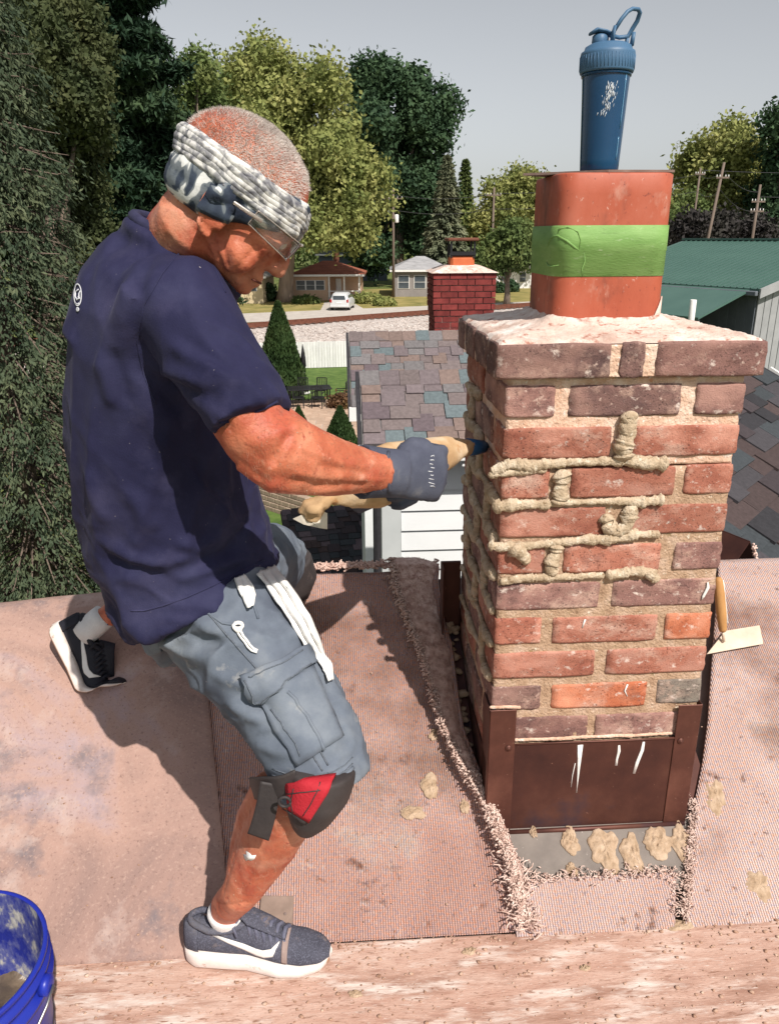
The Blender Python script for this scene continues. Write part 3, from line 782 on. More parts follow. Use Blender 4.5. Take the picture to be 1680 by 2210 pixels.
# side joints
NX = Vector((-1, 0, 0))
for k in range(1, 9):
    rs = random.Random(70 + k); r_ = .011 if k in (2, 3, 4, 5) else .0088
    pts = [Vector((0, y, jz(k) + rs.uniform(-.007, .005))) for y in np.linspace(.012 if k != 2 else .20, .41, 8)]
    if k == 1: pts = pts[4:]
    bead(pts, (lambda t, r_=r_: r_ * (1 + .4 * math.sin(t * 13))), 70 + k, nrm=NX, ring=.013)
for k, ys in ((2, (.32,)), (3, (.21,)), (4, (.105, .33)), (5, (.21,)), (6, (.105, .33)), (7, (.21,)), (8, (.105,))):
    for y in ys: bead([Vector((0, y, jz(k - 1))), Vector((0, y + .004, jz(k)))], .012, 90 + k, nrm=NX, ring=.012)
# ---------------------------------------------------------------- metal flashing at the foot
M_cop = mat('copper_brown', [(.28, (.045, .022, .022)), (.5, (.095, .040, .032)), (.75, (.17, .075, .055))], 5, 7, rough=.42, metal=.55, bump=.12, bscale=30, specks=[((.30, .16, .12), 120, .68, .74), ((.05, .04, .06), 4, .56, .72)], rough2=.55)
M_cop2 = mat('copper_corner', [(.28, (.060, .027, .022)), (.5, (.115, .047, .036)), (.75, (.20, .088, .064))], 8, 7, rough=.40, metal=.5, bump=.12, bscale=30, specks=[((.42, .26, .2), 110, .68, .74)], rough2=.55)
M_apron = mat('grey_apron', [(.3, (.13, .11, .10)), (.7, (.21, .18, .16))], 14, rough=.6, bump=.2, specks=[((.5, .44, .4), 90, .68, .72)])
def fbox(name, lo, hi, mt, parent=chim, bevel=.0012):
    return box(name, lo, hi, mt, parent, bevel)
pan = fbox('front_flashing', (.036, -.0075, -.012), (.402, -.0045, .212), M_cop)
mb = MB(); mb.tube([(.036, -.0075, .212), (.17, -.008, .213), (.30, -.008, .212), (.402, -.0075, .213)], .0022, 8); mb.build('folded_lip', M_cop2, chim, True)
for (x0, x1, zt_, nm) in ((-.003, .050, .297, 'l'), (.384, .433, .292, 'r')):
    c_ = fbox('corner_flashing', (x0, -.0100, -.02), (x1, -.0080, zt_), M_cop2, chim, .0006)
    sx0, sx1 = (x0 - .0015, x0 + .0015) if nm == 'l' else (x1 - .0015, x1 + .0015)
    fbox('corner_return', (sx0, -.0080, -.02), (sx1, .06, zt_), M_cop2)
    mb = MB(); bx = x1 - .013 if nm == 'l' else x0 + .013
    mb.lathe([(.0075, 0), (.0068, .0016), (.004, .0022), (.0025, .004), (.001, .0044)], 14)
    s_ = mb.build('screw_head', M_cop2, chim, True, loc=(bx, -.0100, .206)); s_.rotation_euler = (math.radians(90), 0, 0)
bead([F3(.11, .219), F3(.3, .217), F3(.5, .219), F3(.7, .218), F3(.89, .220)], .0042, 55, 'pressed_joint', ring=.03, flat=.6, mt=M_mor_old, n=8)
bead([F3(-.01, .300), F3(.05, .299), F3(.14, .297)], .0042, 56, 'pressed_joint', ring=.03, flat=.6, mt=M_mor_old, n=8)
mb = MB(); mb.tube([(-.006, -.012, -.008), (.2, -.014, -.006), (.43, -.012, -.006)], (.005, .006), 10); mb.build('drip_edge', M_cop, chim, True)
# apron on the slope in front of the chimney, side saddles
def sl(x, dv, off):   # local point on the slope
    return Vector((x, dv, dv * MS)) + NS * off
V = [sl(-.03, -.12, -.012), sl(.455, -.12, -.012), sl(.455, .0, .0), sl(-.03, .0, .0)]
V = [sl(-.03, -.125, .002), sl(.46, -.125, .002), sl(.46, .004, .002), sl(-.03, .004, .002), sl(-.03, -.125, -.002), sl(.46, -.125, -.002), sl(.46, .004, -.002), sl(-.03, .004, -.002)]
BF = [(0, 1, 2, 3), (7, 6, 5, 4), (0, 4, 5, 1), (1, 5, 6, 2), (2, 6, 7, 3), (3, 7, 4, 0)]
mesh_obj('apron', V, BF, M_apron, chim)
for x0, x1 in ((-.075, -.004), (CW + .004, CW + .075)):
    V = [sl(x0, .004, .004), sl(x1, .004, .004), sl(x1, CD + .1, .004), sl(x0, CD + .1, .004)]
    V += [p - NS * .003 for p in V]
    mesh_obj('side_saddle', V, BF, M_cop, chim)
fbox('side_flashing', (-.0045, .005, .05), (-.0020, CD + .02, .165), M_cop)
# dark upright flashing at the back-left corner
fbox('back_flashing', (-.052, CD - .006, .10), (-.002, CD + .004, .435), M_cop)
fbox('back_flashing', (-.052, CD - .05, .10), (-.049, CD - .006, .435), M_cop)
fbox('back_flashing', (-.004, CD + .006, .10), (CW + .004, CD + .010, .30), M_cop)
# white mortar runs on the copper
M_white = mat('dried_drip', [(.3, (.66, .63, .60)), (.7, (.82, .81, .80))], 60, rough=.9, bump=.4)
for i, pts in enumerate((((.435, .205, .006), (.437, .17, .0042), (.438, .13, .002), (.438, .085, .0006)), ((.418, .16, .0008), (.41, .13, .0009), (.408, .10, .0006)),
                         ((.625, .200, .0022), (.628, .185, .0034), (.622, .165, .0024), (.622, .15, .0028)), ((.745, .206, .0025), (.742, .185, .0038), (.725, .155, .0040), (.715, .128, .0028)),
                         ((.08, .196, .0022), (.095, .19, .0026), (.105, .182, .001)))):
    mb = MB(); mb.tube([(x * CW, -.0078, z) for x, z, r in pts], [(.0009, r) for x, z, r in pts], 8); mb.build('mortar_run', M_white, chim, True)
for i, pts in enumerate((((.955, jz(5) - .018, .0012), (.960, jz(5) - .030, .0035), (.945, jz(5) - .048, .0030), (.94, jz(5) - .055, .001)), ((.64, ZT - 8 * CH - .005, .002), (.63, ZT - 8 * CH - .02, .0016), (.645, ZT - 8 * CH - .033, .0008)),
                         ((.41, ZT - 6 * CH - .006, .002), (.40, ZT - 6 * CH - .024, .0014)))):
    mb = MB(); mb.tube([(x * CW, -.0012, z) for x, z, r in pts], [(.0010, r) for x, z, r in pts], 8); mb.build('mortar_run', M_white, chim, True)
# mortar on the apron
for i, (x, dv, sx, sy) in enumerate(((.10, -.015, .009, .011), (.175, -.035, .019, .026), (.165, -.085, .012, .018), (.245, -.05, .034, .045), (.30, -.065, .026, .040), (.36, -.045, .032, .028), (.415, -.05, .022, .042))):
    V, F = ellipsoid((0, 0, 0), (1, 1, 1), None, 48, 30); out = []
    for q in V:
        a = math.atan2(q.y, q.x); r_ = 1 + .55 * noise.noise(Vector((math.cos(a) * 1.5 + i, math.sin(a) * 1.5, i))) + .16 * noise.noise(Vector((math.cos(a) * 4, math.sin(a) * 4, i * 2.0)))
        h_ = 1 + .9 * noise.noise(Vector((q.x * 4 + i, q.y * 4, 2))) + 1.0 * abs(noise.noise(Vector((q.x * 7 + i, q.y * 7, 5)))) + .6 * noise.noise(Vector((q.x * 18 + i, q.y * 18, 5)))
        p = Vector((q.x * sx * r_, q.y * sy * r_, max(q.z, -.2) * .0055 * h_)); out.append(sl(x, dv, .003) + Matrix.Rotation(ALPHA, 3, 'X') @ p)
    mesh_obj('mortar_dropping', out, F, M_splat, chim, True)
# lumps of mortar lying in the left gutter
mb = MB(); rs = random.Random(5)
for i in range(46):
    dv = rs.uniform(.12, .44); r = rs.uniform(.006, .015)
    V, F = rock(None, (0, 0, 0), r, i * 1.3); q = sl(-.028 + rs.uniform(-.018, .016), dv, .008 + r * .2); mb.add([q + v for v in V], F)
o = mb.build('mortar_lumps', M_splat, chim, True); o['kind'] = 'stuff'
# bright step flashing on the right
M_bright = mat('pale_steel', [(.3, (.56, .44, .34)), (.7, (.74, .64, .53))], 14, rough=.5, metal=.25, bump=.3, bscale=60)
M_tw = mat('trowel_wood', [(.3, (.40, .20, .07)), (.7, (.56, .32, .13))], 20, rough=.6, bump=.3, stretch=(1, 1, .3))
qs = [slope(*pxs(x, y, .026), .026) for x, y in ((1520, 1400), (1642, 1378), (1634, 1338), (1560, 1350))]
tc_ = (qs[0] + qs[1] + qs[2] + qs[3]) / 4
tro = empty('trowel', H2W(*tc_), YAW, 'pale flat trowel with an upright wooden handle lying against the right side of the chimney', 'trowel')
W_ = [q - tc_ for q in qs]; n_ = (W_[1] - W_[0]).cross(W_[2] - W_[0]).normalized() * .003
o = mesh_obj('blade', W_ + [w - n_ for w in W_], [(0, 1, 2, 3), (7, 6, 5, 4), (0, 4, 5, 1), (1, 5, 6, 2), (2, 6, 7, 3), (3, 7, 4, 0)], M_bright, tro); md = o.modifiers.new('b', 'BEVEL'); md.width = .001
hb = slope(*pxs(1556, 1372, .03), .03) - tc_
dh = W2H(px(1549, 1246, (H2W(*(hb + tc_))).y + .03)) - tc_
mb = MB(); mb.tube([hb, hb.lerp(dh, .18)], [.004, .004], 8); mb.build('shank', M_bright, tro, True)
mb = MB(); mb.tube([hb.lerp(dh, k) for k in (.16, .2, .45, .75, .95, 1.0)], [.007, .010, .0125, .0125, .0105, .006], 14); mb.build('handle', M_tw, tro, True)
mb = MB(); mb.tube([hb.lerp(dh, .30) + Vector((.010, -.004, 0)), dh + Vector((.010, -.004, -.006))], [(.004, .004), (.003, .003)], 8); mb.build('mortar_smear', M_white, tro, True)
splat_o = None
# folded ridge metal with fluff behind the right carpet
q = px(1612, 1205, 2.12)
o = empty('ridge_flashing', q, YAW + .4, 'dark folded scrap of metal standing on the ridge right of the chimney', 'flashing')
def foldp(name, V): 
    W_ = [Vector(v) for v in V]; n_ = (W_[1] - W_[0]).cross(W_[2] - W_[0]).normalized() * .002; k = len(W_)
    F = [tuple(range(k)), tuple(range(2 * k - 1, k - 1, -1))] + [(i, i + k, (i + 1) % k + k, (i + 1) % k) for i in range(k)]
    return mesh_obj(name, W_ + [w - n_ for w in W_], F, M_cop, o)
foldp('wing', [(-.075, 0, -.035), (0, 0, .055), (0, .16, .055), (-.075, .16, -.035)])
foldp('wing', [(0, 0, .055), (.045, 0, -.035), (.045, .16, -.035), (0, .16, .055)])
q0 = Vector(q)
mb = MB(); rs = random.Random(15)
for i in range(60):
    t = rs.random(); p = Vector((.045 * t, -.004, .055 - .09 * t)) if rs.random() < .6 else Vector((rs.uniform(-.05, .06), -.012, -.03))
    d = Vector((rs.uniform(-1, 1), rs.uniform(-1, .2), rs.uniform(-1, 1))) * .010
    mb.tube([p, p + d * .5 + Vector((0, -.003, .002)), p + d], [.003, .0034, .0015], 5)
f_ = mb.build('fluff', M_tuft, o, True); f_['kind'] = 'stuff'

# ================================================================== SHAKER BOTTLE
BZ = FZ1 + .005
bot = empty('shaker_bottle', H2W(U0 + .181, V0 + .150, CZ0 + BZ), YAW, 'blue plastic shaker bottle with a loop handle standing on the flue cover', 'bottle')
bot.scale = (.94, .94, .885)
def plast(name, c1, c2, rough, tr, **k):
    return mat(name, [(.3, c1), (.7, c2)], 6, rough=rough, trans=tr, spec=.5, **k)
M_bb = plast('bottle_blue', (.012, .075, .19), (.02, .105, .24), .22, .45, bump=.05, bscale=120)
M_bl = plast('bottle_lid_blue', (.05, .12, .22), (.07, .155, .27), .5, 0, bump=.1, bscale=200)
M_liq = plast('bottle_drink', (.015, .10, .19), (.03, .15, .26), .4, 0)
mb = MB(); mb.lathe([(.001, 0), (.0335, 0), (.0352, .003), (.0360, .02), (.0385, .08), (.0410, .14), (.0428, .172), (.0428, .18), (.0405, .18), (.039, .14), (.0365, .08), (.034, .02), (.0325, .006), (.001, .006)], 48, cap=False)
mb.build('cup', M_bb, bot, True)
mb = MB(); mb.lathe([(.001, .0065), (.0318, .0065), (.0335, .02), (.0358, .08), (.0362, .092), (.001, .093)], 40, cap=False); mb.build('drink', M_liq, bot, True)
mb = MB(); mb.lathe([(.0425, .168), (.0445, .168), (.0448, .172), (.0425, .175)], 48, cap=False); mb.build('thread_ring', M_bb, bot, True)
mb = MB(); mb.lathe([(.0425, .174), (.0470, .174), (.0482, .177), (.0485, .205), (.0475, .210), (.043, .2125), (.041, .219), (.033, .2235), (.001, .2245)], 48, cap=False); lidb = mb.build('screw_lid', M_bl, bot, True)
mb = MB()
for k in range(48):
    a = 2 * math.pi * k / 48; c, s = math.cos(a), math.sin(a)
    mb.tube([(c * .0484, s * .0484, .179), (c * .0487, s * .0487, .203)], .0007, 5)
mb.build('grip_ribs', M_bl, lidb, True)
mb = MB(); mb.lathe([(.013, 0), (.014, .004), (.0135, .014), (.011, .017), (.001, .018)], 20, (-.018, -.004, .222)); mb.build('spout', M_bl, lidb, True)
mb = MB(); mb.tube([(-.036, -.004, .240), (-.026, -.004, .2455), (-.010, -.004, .243), (.004, -.004, .238)], [(.011, .003), (.016, .0045), (.015, .004), (.010, .004)], 12); mb.build('flip_cap', M_bl, lidb, True)
for yy in (-.020, .016):
    mb = MB(); mb.tube([(.0, yy, .220), (.0, yy, .238), (.003, yy, .250)], [(.010, .0035), (.009, .0032), (.005, .0028)], 10); mb.build('hinge_lug', M_bl, lidb, True)
for yy in (-.018, .014):
    mb = MB(); mb.tube([(.036, yy, .218), (.038, yy, .240)], [(.006, .004), (.005, .0035)], 8); mb.build('hinge_post', M_bl, lidb, True)
lp = [(.002, -.018, .242), (.014, -.018, .262), (.024, -.017, .274), (.034, -.012, .280), (.046, -.008, .280), (.0515, -.002, .276), (.050, .004, .264), (.044, .009, .252), (.038, .012, .240), (.022, .012, .238), (.006, .0, .238), (.002, -.018, .242)]
mb = MB(); mb.tube(lp, [(.0042, .0036)] * len(lp), 10); mb.build('loop_handle', M_bl, lidb, True)
# worn white print on the cup
M_print = mat('worn_print', [(.3, (.55, .60, .64)), (.7, (.78, .80, .82))], 90, rough=.7)
mb = MB(); rs = random.Random(21)
def cup_r(z): return float(np.interp(z, [0, .02, .08, .14, .18], [.0352, .0360, .0385, .0410, .0428])) + .0004
for i in range(95):
    t = rs.random(); z = .106 + .046 * t; cxm = -.0085 + .008 * t
    x = cxm + rs.gauss(0, .0055) * (1 - .5 * abs(t - .4)); l = rs.uniform(.003, .009); w = rs.uniform(.0003, .0007); tilt = rs.uniform(-.1, .35)
    q = []
    for s in (0, .5, 1):
        xx = x + tilt * l * s; zz = z + l * (s - .5); r = cup_r(zz); q.append(Vector((xx, -math.sqrt(max(1e-6, r * r - xx * xx)), zz)))
    mb.tube(q, [w * .4, w, w * .4], 5)
for i in range(9):
    z = .098 + rs.uniform(-.004, .008); x = -.013 + rs.gauss(0, .0035); l = rs.uniform(.004, .008)
    q = []
    for s in (0, .5, 1):
        xx = x + .3 * l * s; zz = z + l * (s - .5); r = cup_r(zz); q.append(Vector((xx, -math.sqrt(r * r - xx * xx), zz)))
    mb.tube(q, [.0003, .0006, .0003], 5)
mb.build('printed_emblem', M_print, bot, True)
M_highlight = plast('cup_highlight', (.10, .28, .46), (.16, .36, .55), .15, .2)  # paler blue for thin strips that paint a highlight on the cup
for z0, z1, xx in ((.075, .168, .0235), (.02, .06, .0225)):
    mb = MB(); mb.tube([(xx * cup_r(z) / .0385, -math.sqrt(cup_r(z) ** 2 - (xx * cup_r(z) / .0385) ** 2), z) for z in np.linspace(z0, z1, 6)], .0009, 6); mb.build('painted_highlight', M_highlight, bot, True)

# ================================================================== BUCKET
bk = pxz(-118, 2085, PZ + .275)
M_bkt = mat('bucket_blue', [(.3, (.010, .018, .26)), (.7, (.016, .035, .36))], 5, rough=.38, spec=.5, bump=.08, bscale=60, specks=[((.36, .38, .62), 55, .68, .72)])
M_crust = mat('bucket_crust', [(.40, (.010, .018, .20)), (.50, (.08, .09, .24)), (.57, (.34, .33, .31)), (.70, (.55, .53, .50))], 30, 9, rough=.9, bump=.8, bscale=120, stretch=(1, 1, .6))
M_slop = mat('wet_mortar', [(.3, (.025, .023, .026)), (.5, (.09, .068, .05)), (.75, (.26, .19, .13))], 9, rough=.35, bump=.8, bscale=40, bdist=.006)
bucket = empty('bucket', (bk.x, bk.y, PZ), 0, 'blue plastic bucket crusted with mortar at the lower left corner', 'bucket')
mb = MB(); mb.lathe([(.001, .0005), (.118, 0), (.121, .002), (.132, .20), (.1325, .215), (.142, .217), (.143, .226), (.134, .229), (.135, .244), (.141, .246), (.142, .255), (.1355, .257), (.1365, .268), (.1410, .270), (.1415, .277), (.1385, .279), (.1345, .2775), (.134, .26)], 64, cap=False); 
mb.build('pail', M_bkt, bucket, True)
mb = MB(); mb.lathe([(.1343, .2775), (.1335, .26), (.130, .20), (.120, .012), (.001, .012)], 64, cap=False); mb.build('crusted_inside', M_crust, bucket, True)
V = []; F = []; nR, nA = 12, 40
for i in range(nR + 1):
    for k in range(nA):
        r = .129 * i / nR; a = 2 * math.pi * k / nA; x, y = r * math.cos(a), r * math.sin(a)
        z = .10 + .05 * noise.noise(Vector((x * 14, y * 14, 3))) + .012 * noise.noise(Vector((x * 50, y * 50, 3)))
        V.append((x, y, z))
for i in range(nR):
    for k in range(nA):
        k2 = (k + 1) % nA; F.append((i * nA + k, (i + 1) * nA + k, (i + 1) * nA + k2, i * nA + k2))
mesh_obj('mortar_fill', V, F, M_slop, bucket, True)
for s in (-1, 1):
    mb = MB(); mb.lathe([(.016, 0), (.016, .012), (.009, .014), (.001, .015)], 18); e_ = mb.build('bail_boss', M_bkt, bucket, True, loc=(s * .138, 0, .236)); e_.rotation_euler = (0, s * math.pi / 2, 0)
mb = MB(); mb.tube([(-.152, 0, .236)] + [(.155 * math.cos(a), -.155 * math.sin(a) * .95, .236 - .08 * math.sin(a)) for a in np.linspace(math.pi, 0, 20)], .0022, 6); mb.build('bail_wire', mat('wire', [(.3, (.35, .35, .36)), (.7, (.5, .5, .5))], 20, rough=.4, metal=.9), bucket, True)
# ================================================================== PERSON
from mathutils.bvhtree import BVHTree
def depth(p): return (p - CAM).dot(FWD)
VIEW = Vector((0, 1, 0))
def bvh_raw(o): return BVHTree.FromPolygons([v.co.copy() for v in o.data.vertices], [tuple(p.vertices) for p in o.data.polygons])
def limb(sec, n=24, ref=VIEW):
    """sec: (x, y, d, a_px, b_m or None) -> lofted tube; a across the view, b along it"""
    P = []; R_ = []
    for s in sec:
        p = px(s[0], s[1], s[2]); a = s[3] * depth(p) / 1680.0
        P.append(p); R_.append((a, s[4] if len(s) > 4 and s[4] else a))
    return tube_data(P, R_, n, True, ref)
def ell(x, y, d, r, rot=None): return ellipsoid(px(x, y, d), r, rot)
M_skin = mat('skin', [(.30, (.33, .075, .040)), (.5, (.47, .140, .075)), (.70, (.57, .225, .135))], 20, 9, rough=.50, bump=.8, bscale=260, bdist=.0012, spec=.35, sub=.05,
             specks=[((.30, .062, .036), 80, .58, .72), ((.60, .30, .22), 34, .60, .76), ((.36, .055, .036), 9, .50, .74), ((.16, .05, .03), 130, .66, .72), ((.58, .32, .22), 6, .52, .74), ((.26, .07, .045), 45, .60, .74)])
M_shirt = mat('navy_cloth', [(.3, (.011, .011, .038)), (.5, (.018, .018, .054)), (.7, (.031, .032, .078))], 7, 6, rough=.82, bump=.6, bscale=420, bdist=.0008, spec=.25, specks=[((.060, .056, .115), 5, .55, .85), ((.30, .27, .28), 120, .70, .74)])
for s_, v_ in (('Sheen Weight', .05), ('Sheen Roughness', .4)): M_shirt.node_tree.nodes['Principled BSDF'].inputs[s_].default_value = v_
M_shirt.node_tree.nodes['Principled BSDF'].inputs['Sheen Tint'].default_value = (.62, .60, .85, 1)
M_short = mat('slate_canvas', [(.28, (.072, .086, .118)), (.5, (.122, .145, .185)), (.72, (.20, .225, .26))], 9, 8, rough=.85, bump=.5, bscale=420, bdist=.0008, specks=[((.30, .30, .30), 13, .64, .76), ((.60, .58, .55), 70, .72, .76), ((.028, .032, .048), 6, .60, .74)])
M_glove = mat('glove_knit', [(.3, (.050, .055, .085)), (.6, (.080, .088, .125)), (.8, (.17, .17, .19))], 20, rough=.85, bump=.7, bscale=420, bdist=.001)

# ---- shoes' frames (the legs end in them)
heel = pxz(398, 2072, PZ); toe = pxz(712, 2088, PZ)
ax = (toe - heel); Ls = ax.length; ax.normalize(); az = Vector((0, 0, 1)); ay = az.cross(ax)
Mr = Matrix((ax, ay, az)).transposed().to_4x4(); Mr.translation = heel + Vector((0, .012, .0022))
heel_c = px(106, 1352, 1.665); ax = (px(178, 1490, 1.602) - heel_c).normalized()
nsole = Vector((-.93, -.12, -.30)); nsole = (nsole - ax * nsole.dot(ax)).normalized(); az = -nsole; ay = az.cross(ax)
Ml = Matrix((ax, ay, az)).transposed().to_4x4(); Ml.translation = heel_c
# ---- head frame
HP, HY = math.radians(38), math.radians(7)
hf = Vector((math.cos(HP) * math.cos(HY), math.cos(HP) * math.sin(HY), -math.sin(HP)))
hl = Vector((-math.sin(HY), math.cos(HY), 0))
hu = hf.cross(hl)
HCN = px(508, 424, 1.155)
HSC = .95
HM = Matrix((hf, hl, hu)).transposed()
def hd(x, y, z): return HCN + HM @ (Vector((x, y, z)) * HSC)
def hell(c, r, rz=0, ry=0):
    rot = HM @ (Matrix.Rotation(ry, 3, 'Y') @ Matrix.Rotation(rz, 3, 'Z'))
    return ellipsoid(hd(*c), [q * HSC for q in r], rot, 28, 18)
neck_base = px(382, 575, 1.235)
B = []
B += [hell((-.006, 0, .033), (.099, .0775, .074)), hell((.030, 0, .012), (.070, .070, .075)), hell((-.03, 0, -.005), (.066, .068, .066)), hell((.046, 0, -.030), (.050, .060, .065)),
      hell((.030, 0, -.066), (.054, .053, .036), 0, .25), hell((.062, 0, -.086), (.027, .032, .020), 0, .2), hell((.078, 0, -.097), (.015, .019, .012)),
      hell((.081, 0, .010), (.017, .052, .012)), hell((.062, .040, -.026), (.030, .020, .020)), hell((.062, -.040, -.026), (.030, .020, .020)),
      hell((.078, 0, -.072), (.016, .028, .016)), hell((.0925, 0, -.072), (.006, .019, .005)), hell((.0915, 0, -.083), (.007, .017, .0055)),
      hell((.050, -.045, -.055), (.028, .016, .034)), hell((.050, .045, -.055), (.028, .016, .034)),
      hell((.105, 0, -.047), (.0150, .0125, .0115)), hell((.098, -.012, -.050), (.011, .008, .0075)), hell((.098, .012, -.050), (.011, .008, .0075))]
B.append(tube_data([hd(.080, 0, .012), hd(.092, 0, -.008), hd(.104, 0, -.032), hd(.108, 0, -.046)], [(.011, .011), (.010, .010), (.011, .011), (.010, .010)], 12))
for s in (-1, 1):
    B += [hell((.084, s * .031, -.008), (.012, .014, .009))]
    # ear: rim, lobe, bowl edge
    cx, cz = -.004, -.036
    rim = [(cx + .014, cz - .014), (cx + .016, cz + .008), (cx + .008, cz + .026), (cx - .008, cz + .030), (cx - .020, cz + .018), (cx - .020, cz - .002), (cx - .010, cz - .020), (cx + .002, cz - .030), (cx + .012, cz - .026)]
    B.append(tube_data([hd(x, s * (.078 + (.010 if x < cx else 0)), z) for x, z in rim], [(.0048, .0048)] * len(rim), 8))
    B.append(hell((cx - .003, s * .076, cz - .002), (.017, .007, .026)))
# neck and trapezius
nb = [hd(-.012, 0, -.020), hd(-.026, 0, -.066), neck_base.lerp(hd(-.03, 0, -.065), .40), neck_base, px(350, 640, 1.245)]
B.append(tube_data(nb, [(.050, .050), (.054, .054), (.061, .064), (.076, .082), (.10, .11)], 22, True, VIEW))
B.append(tube_data([hd(.000, -.030, -.052), neck_base.lerp(hd(0, -.03, -.06), .4) + Vector((.035, -.03, 0)), px(440, 605, 1.17)], [(.016, .016), (.017, .017), (.016, .016)], 12))
B += [ellipsoid(px(368, 512, 1.225), (.046, .062, .034)), ellipsoid(px(385, 490, 1.215), (.046, .056, .036)), ellipsoid(px(405, 545, 1.205), (.062, .070, .045))]
# torso core (under the shirt)
B.append(limb([(420, 1290, 1.32, 120, .125), (375, 1120, 1.28, 150, .13), (345, 960, 1.25, 158, .135), (335, 800, 1.235, 160, .145), (345, 680, 1.235, 140, .145), (370, 590, 1.235, 100, .11)]))
# right arm
B.append(limb([(385, 650, 1.12, 80, .06), (440, 750, 1.07, 78, .056), (505, 860, 1.02, 76, .05), (552, 935, 1.0, 78, .050), (590, 972, 1.0, 79, .049), (640, 990, 1.015, 77, .047), (700, 1004, 1.045, 69, .042), (760, 1014, 1.08, 54, .035), (815, 1019, 1.112, 42.5, .029), (826, 1019, 1.118, 41, .028)], 28))
B += [limb([(560, 900, 1.0, 36), (620, 935, 1.0, 44), (700, 965, 1.03, 32), (760, 985, 1.07, 22)], 16), limb([(525, 985, .985, 34), (590, 1030, .98, 36), (680, 1045, 1.01, 26), (770, 1040, 1.06, 18)], 16),
      limb([(500, 860, .98, 40), (540, 930, .975, 38), (585, 975, .975, 30)], 16)]
# left arm, mostly behind
B.append(limb([(420, 690, 1.40, 75, .06), (500, 800, 1.45, 62, .05), (575, 905, 1.48, 52, .046), (650, 960, 1.47, 50, .046), (720, 1000, 1.43, 40, .034), (785, 1035, 1.385, 30, .026), (812, 1045, 1.37, 30, .024)], 22))
# right leg
B.append(limb([(430, 1310, 1.24, 110, .085), (520, 1420, 1.17, 100, .080), (610, 1530, 1.09, 84, .066), (672, 1625, 1.035, 68, .056), (660, 1690, 1.03, 64, .054), (612, 1755, 1.045, 68, .052), (578, 1815, 1.06, 66, .050), (548, 1870, 1.065, 55, .042), (520, 1925, 1.068, 42, .033)], 28))
B.append(tube_data([px(545, 1872, 1.066), px(520, 1925, 1.068), Mr @ Vector((.090, 0, .122)), Mr @ Vector((.084, 0, .088)), Mr @ Vector((.090, 0, .060))], [.040, .034, .0315, .026, .014], 18))
B.append(limb([(668, 1600, 1.04, 46), (690, 1655, 1.03, 42), (672, 1720, 1.03, 34), (650, 1780, 1.04, 24)], 16))
B.append(limb([(590, 1700, 1.06, 46), (556, 1770, 1.085, 48), (535, 1830, 1.09, 40), (505, 1920, 1.095, 22)], 16))
# left leg, knee on the slope
B.append(limb([(450, 1240, 1.42, 90, .085), (520, 1225, 1.60, 74, .080), (590, 1222, 1.78, 62, .070), (612, 1245, 1.845, 52, .062), (560, 1285, 1.83, 46, .056), (450, 1310, 1.775, 42, .052), (350, 1330, 1.725, 33, .038), (300, 1338, 1.70, 27, .032)], 22))
B.append(tube_data([px(350, 1330, 1.725), px(300, 1338, 1.70), Ml @ Vector((.045, 0, .145)), Ml @ Vector((.052, 0, .10)), Ml @ Vector((.06, 0, .06))], [.036, .031, .029, .029, .026], 18))
person = fuse('person', B, .0036, M_skin, None, 4, .5)
setp(person, 'man in navy shirt and slate shorts bending over a mortar bag beside the chimney', 'person')
# forearm tendons and skin creases
co = get_co(person); no = get_no(person)
hc = np.array(HCN)
dh = np.linalg.norm(co - hc, axis=1)
am = np.exp(-((dh - .12) / .09) ** 2) * 0
n1 = vnoise(co, 38, 1.3); n2 = vnoise(co * np.array([1.0, 1.0, 1.0]), 90, 4.0)
co = co + no * (n1 * .0014 + n2 * .0007)[:, None]
set_co(person, co)
_sk0 = BVHTree.FromPolygons([v.co.copy() for v in person.data.vertices], [tuple(p.vertices) for p in person.data.polygons])
def dent(pts, dep, wid):
    global co
    q = []
    for (x0, y0), (x1, y1) in zip(pts, pts[1:]):
        for i in range(14):
            r = ray(x0 + (x1 - x0) * i / 14, y0 + (y1 - y0) * i / 14).normalized(); loc, nr, _, ds = _sk0.ray_cast(CAM, r)
            if loc is not None: q.append(loc)
    if not q: return
    q = np.array(q); c0 = q.mean(0); rad = np.abs(q - c0).max() + wid * 4
    idx = np.where(np.abs(co - c0).max(1) < rad)[0]
    dm = np.min(np.linalg.norm(co[idx][:, None, :] - q[None], axis=2), axis=1)
    co[idx] = co[idx] - no[idx] * (dep * np.exp(-(dm / wid) ** 2))[:, None]
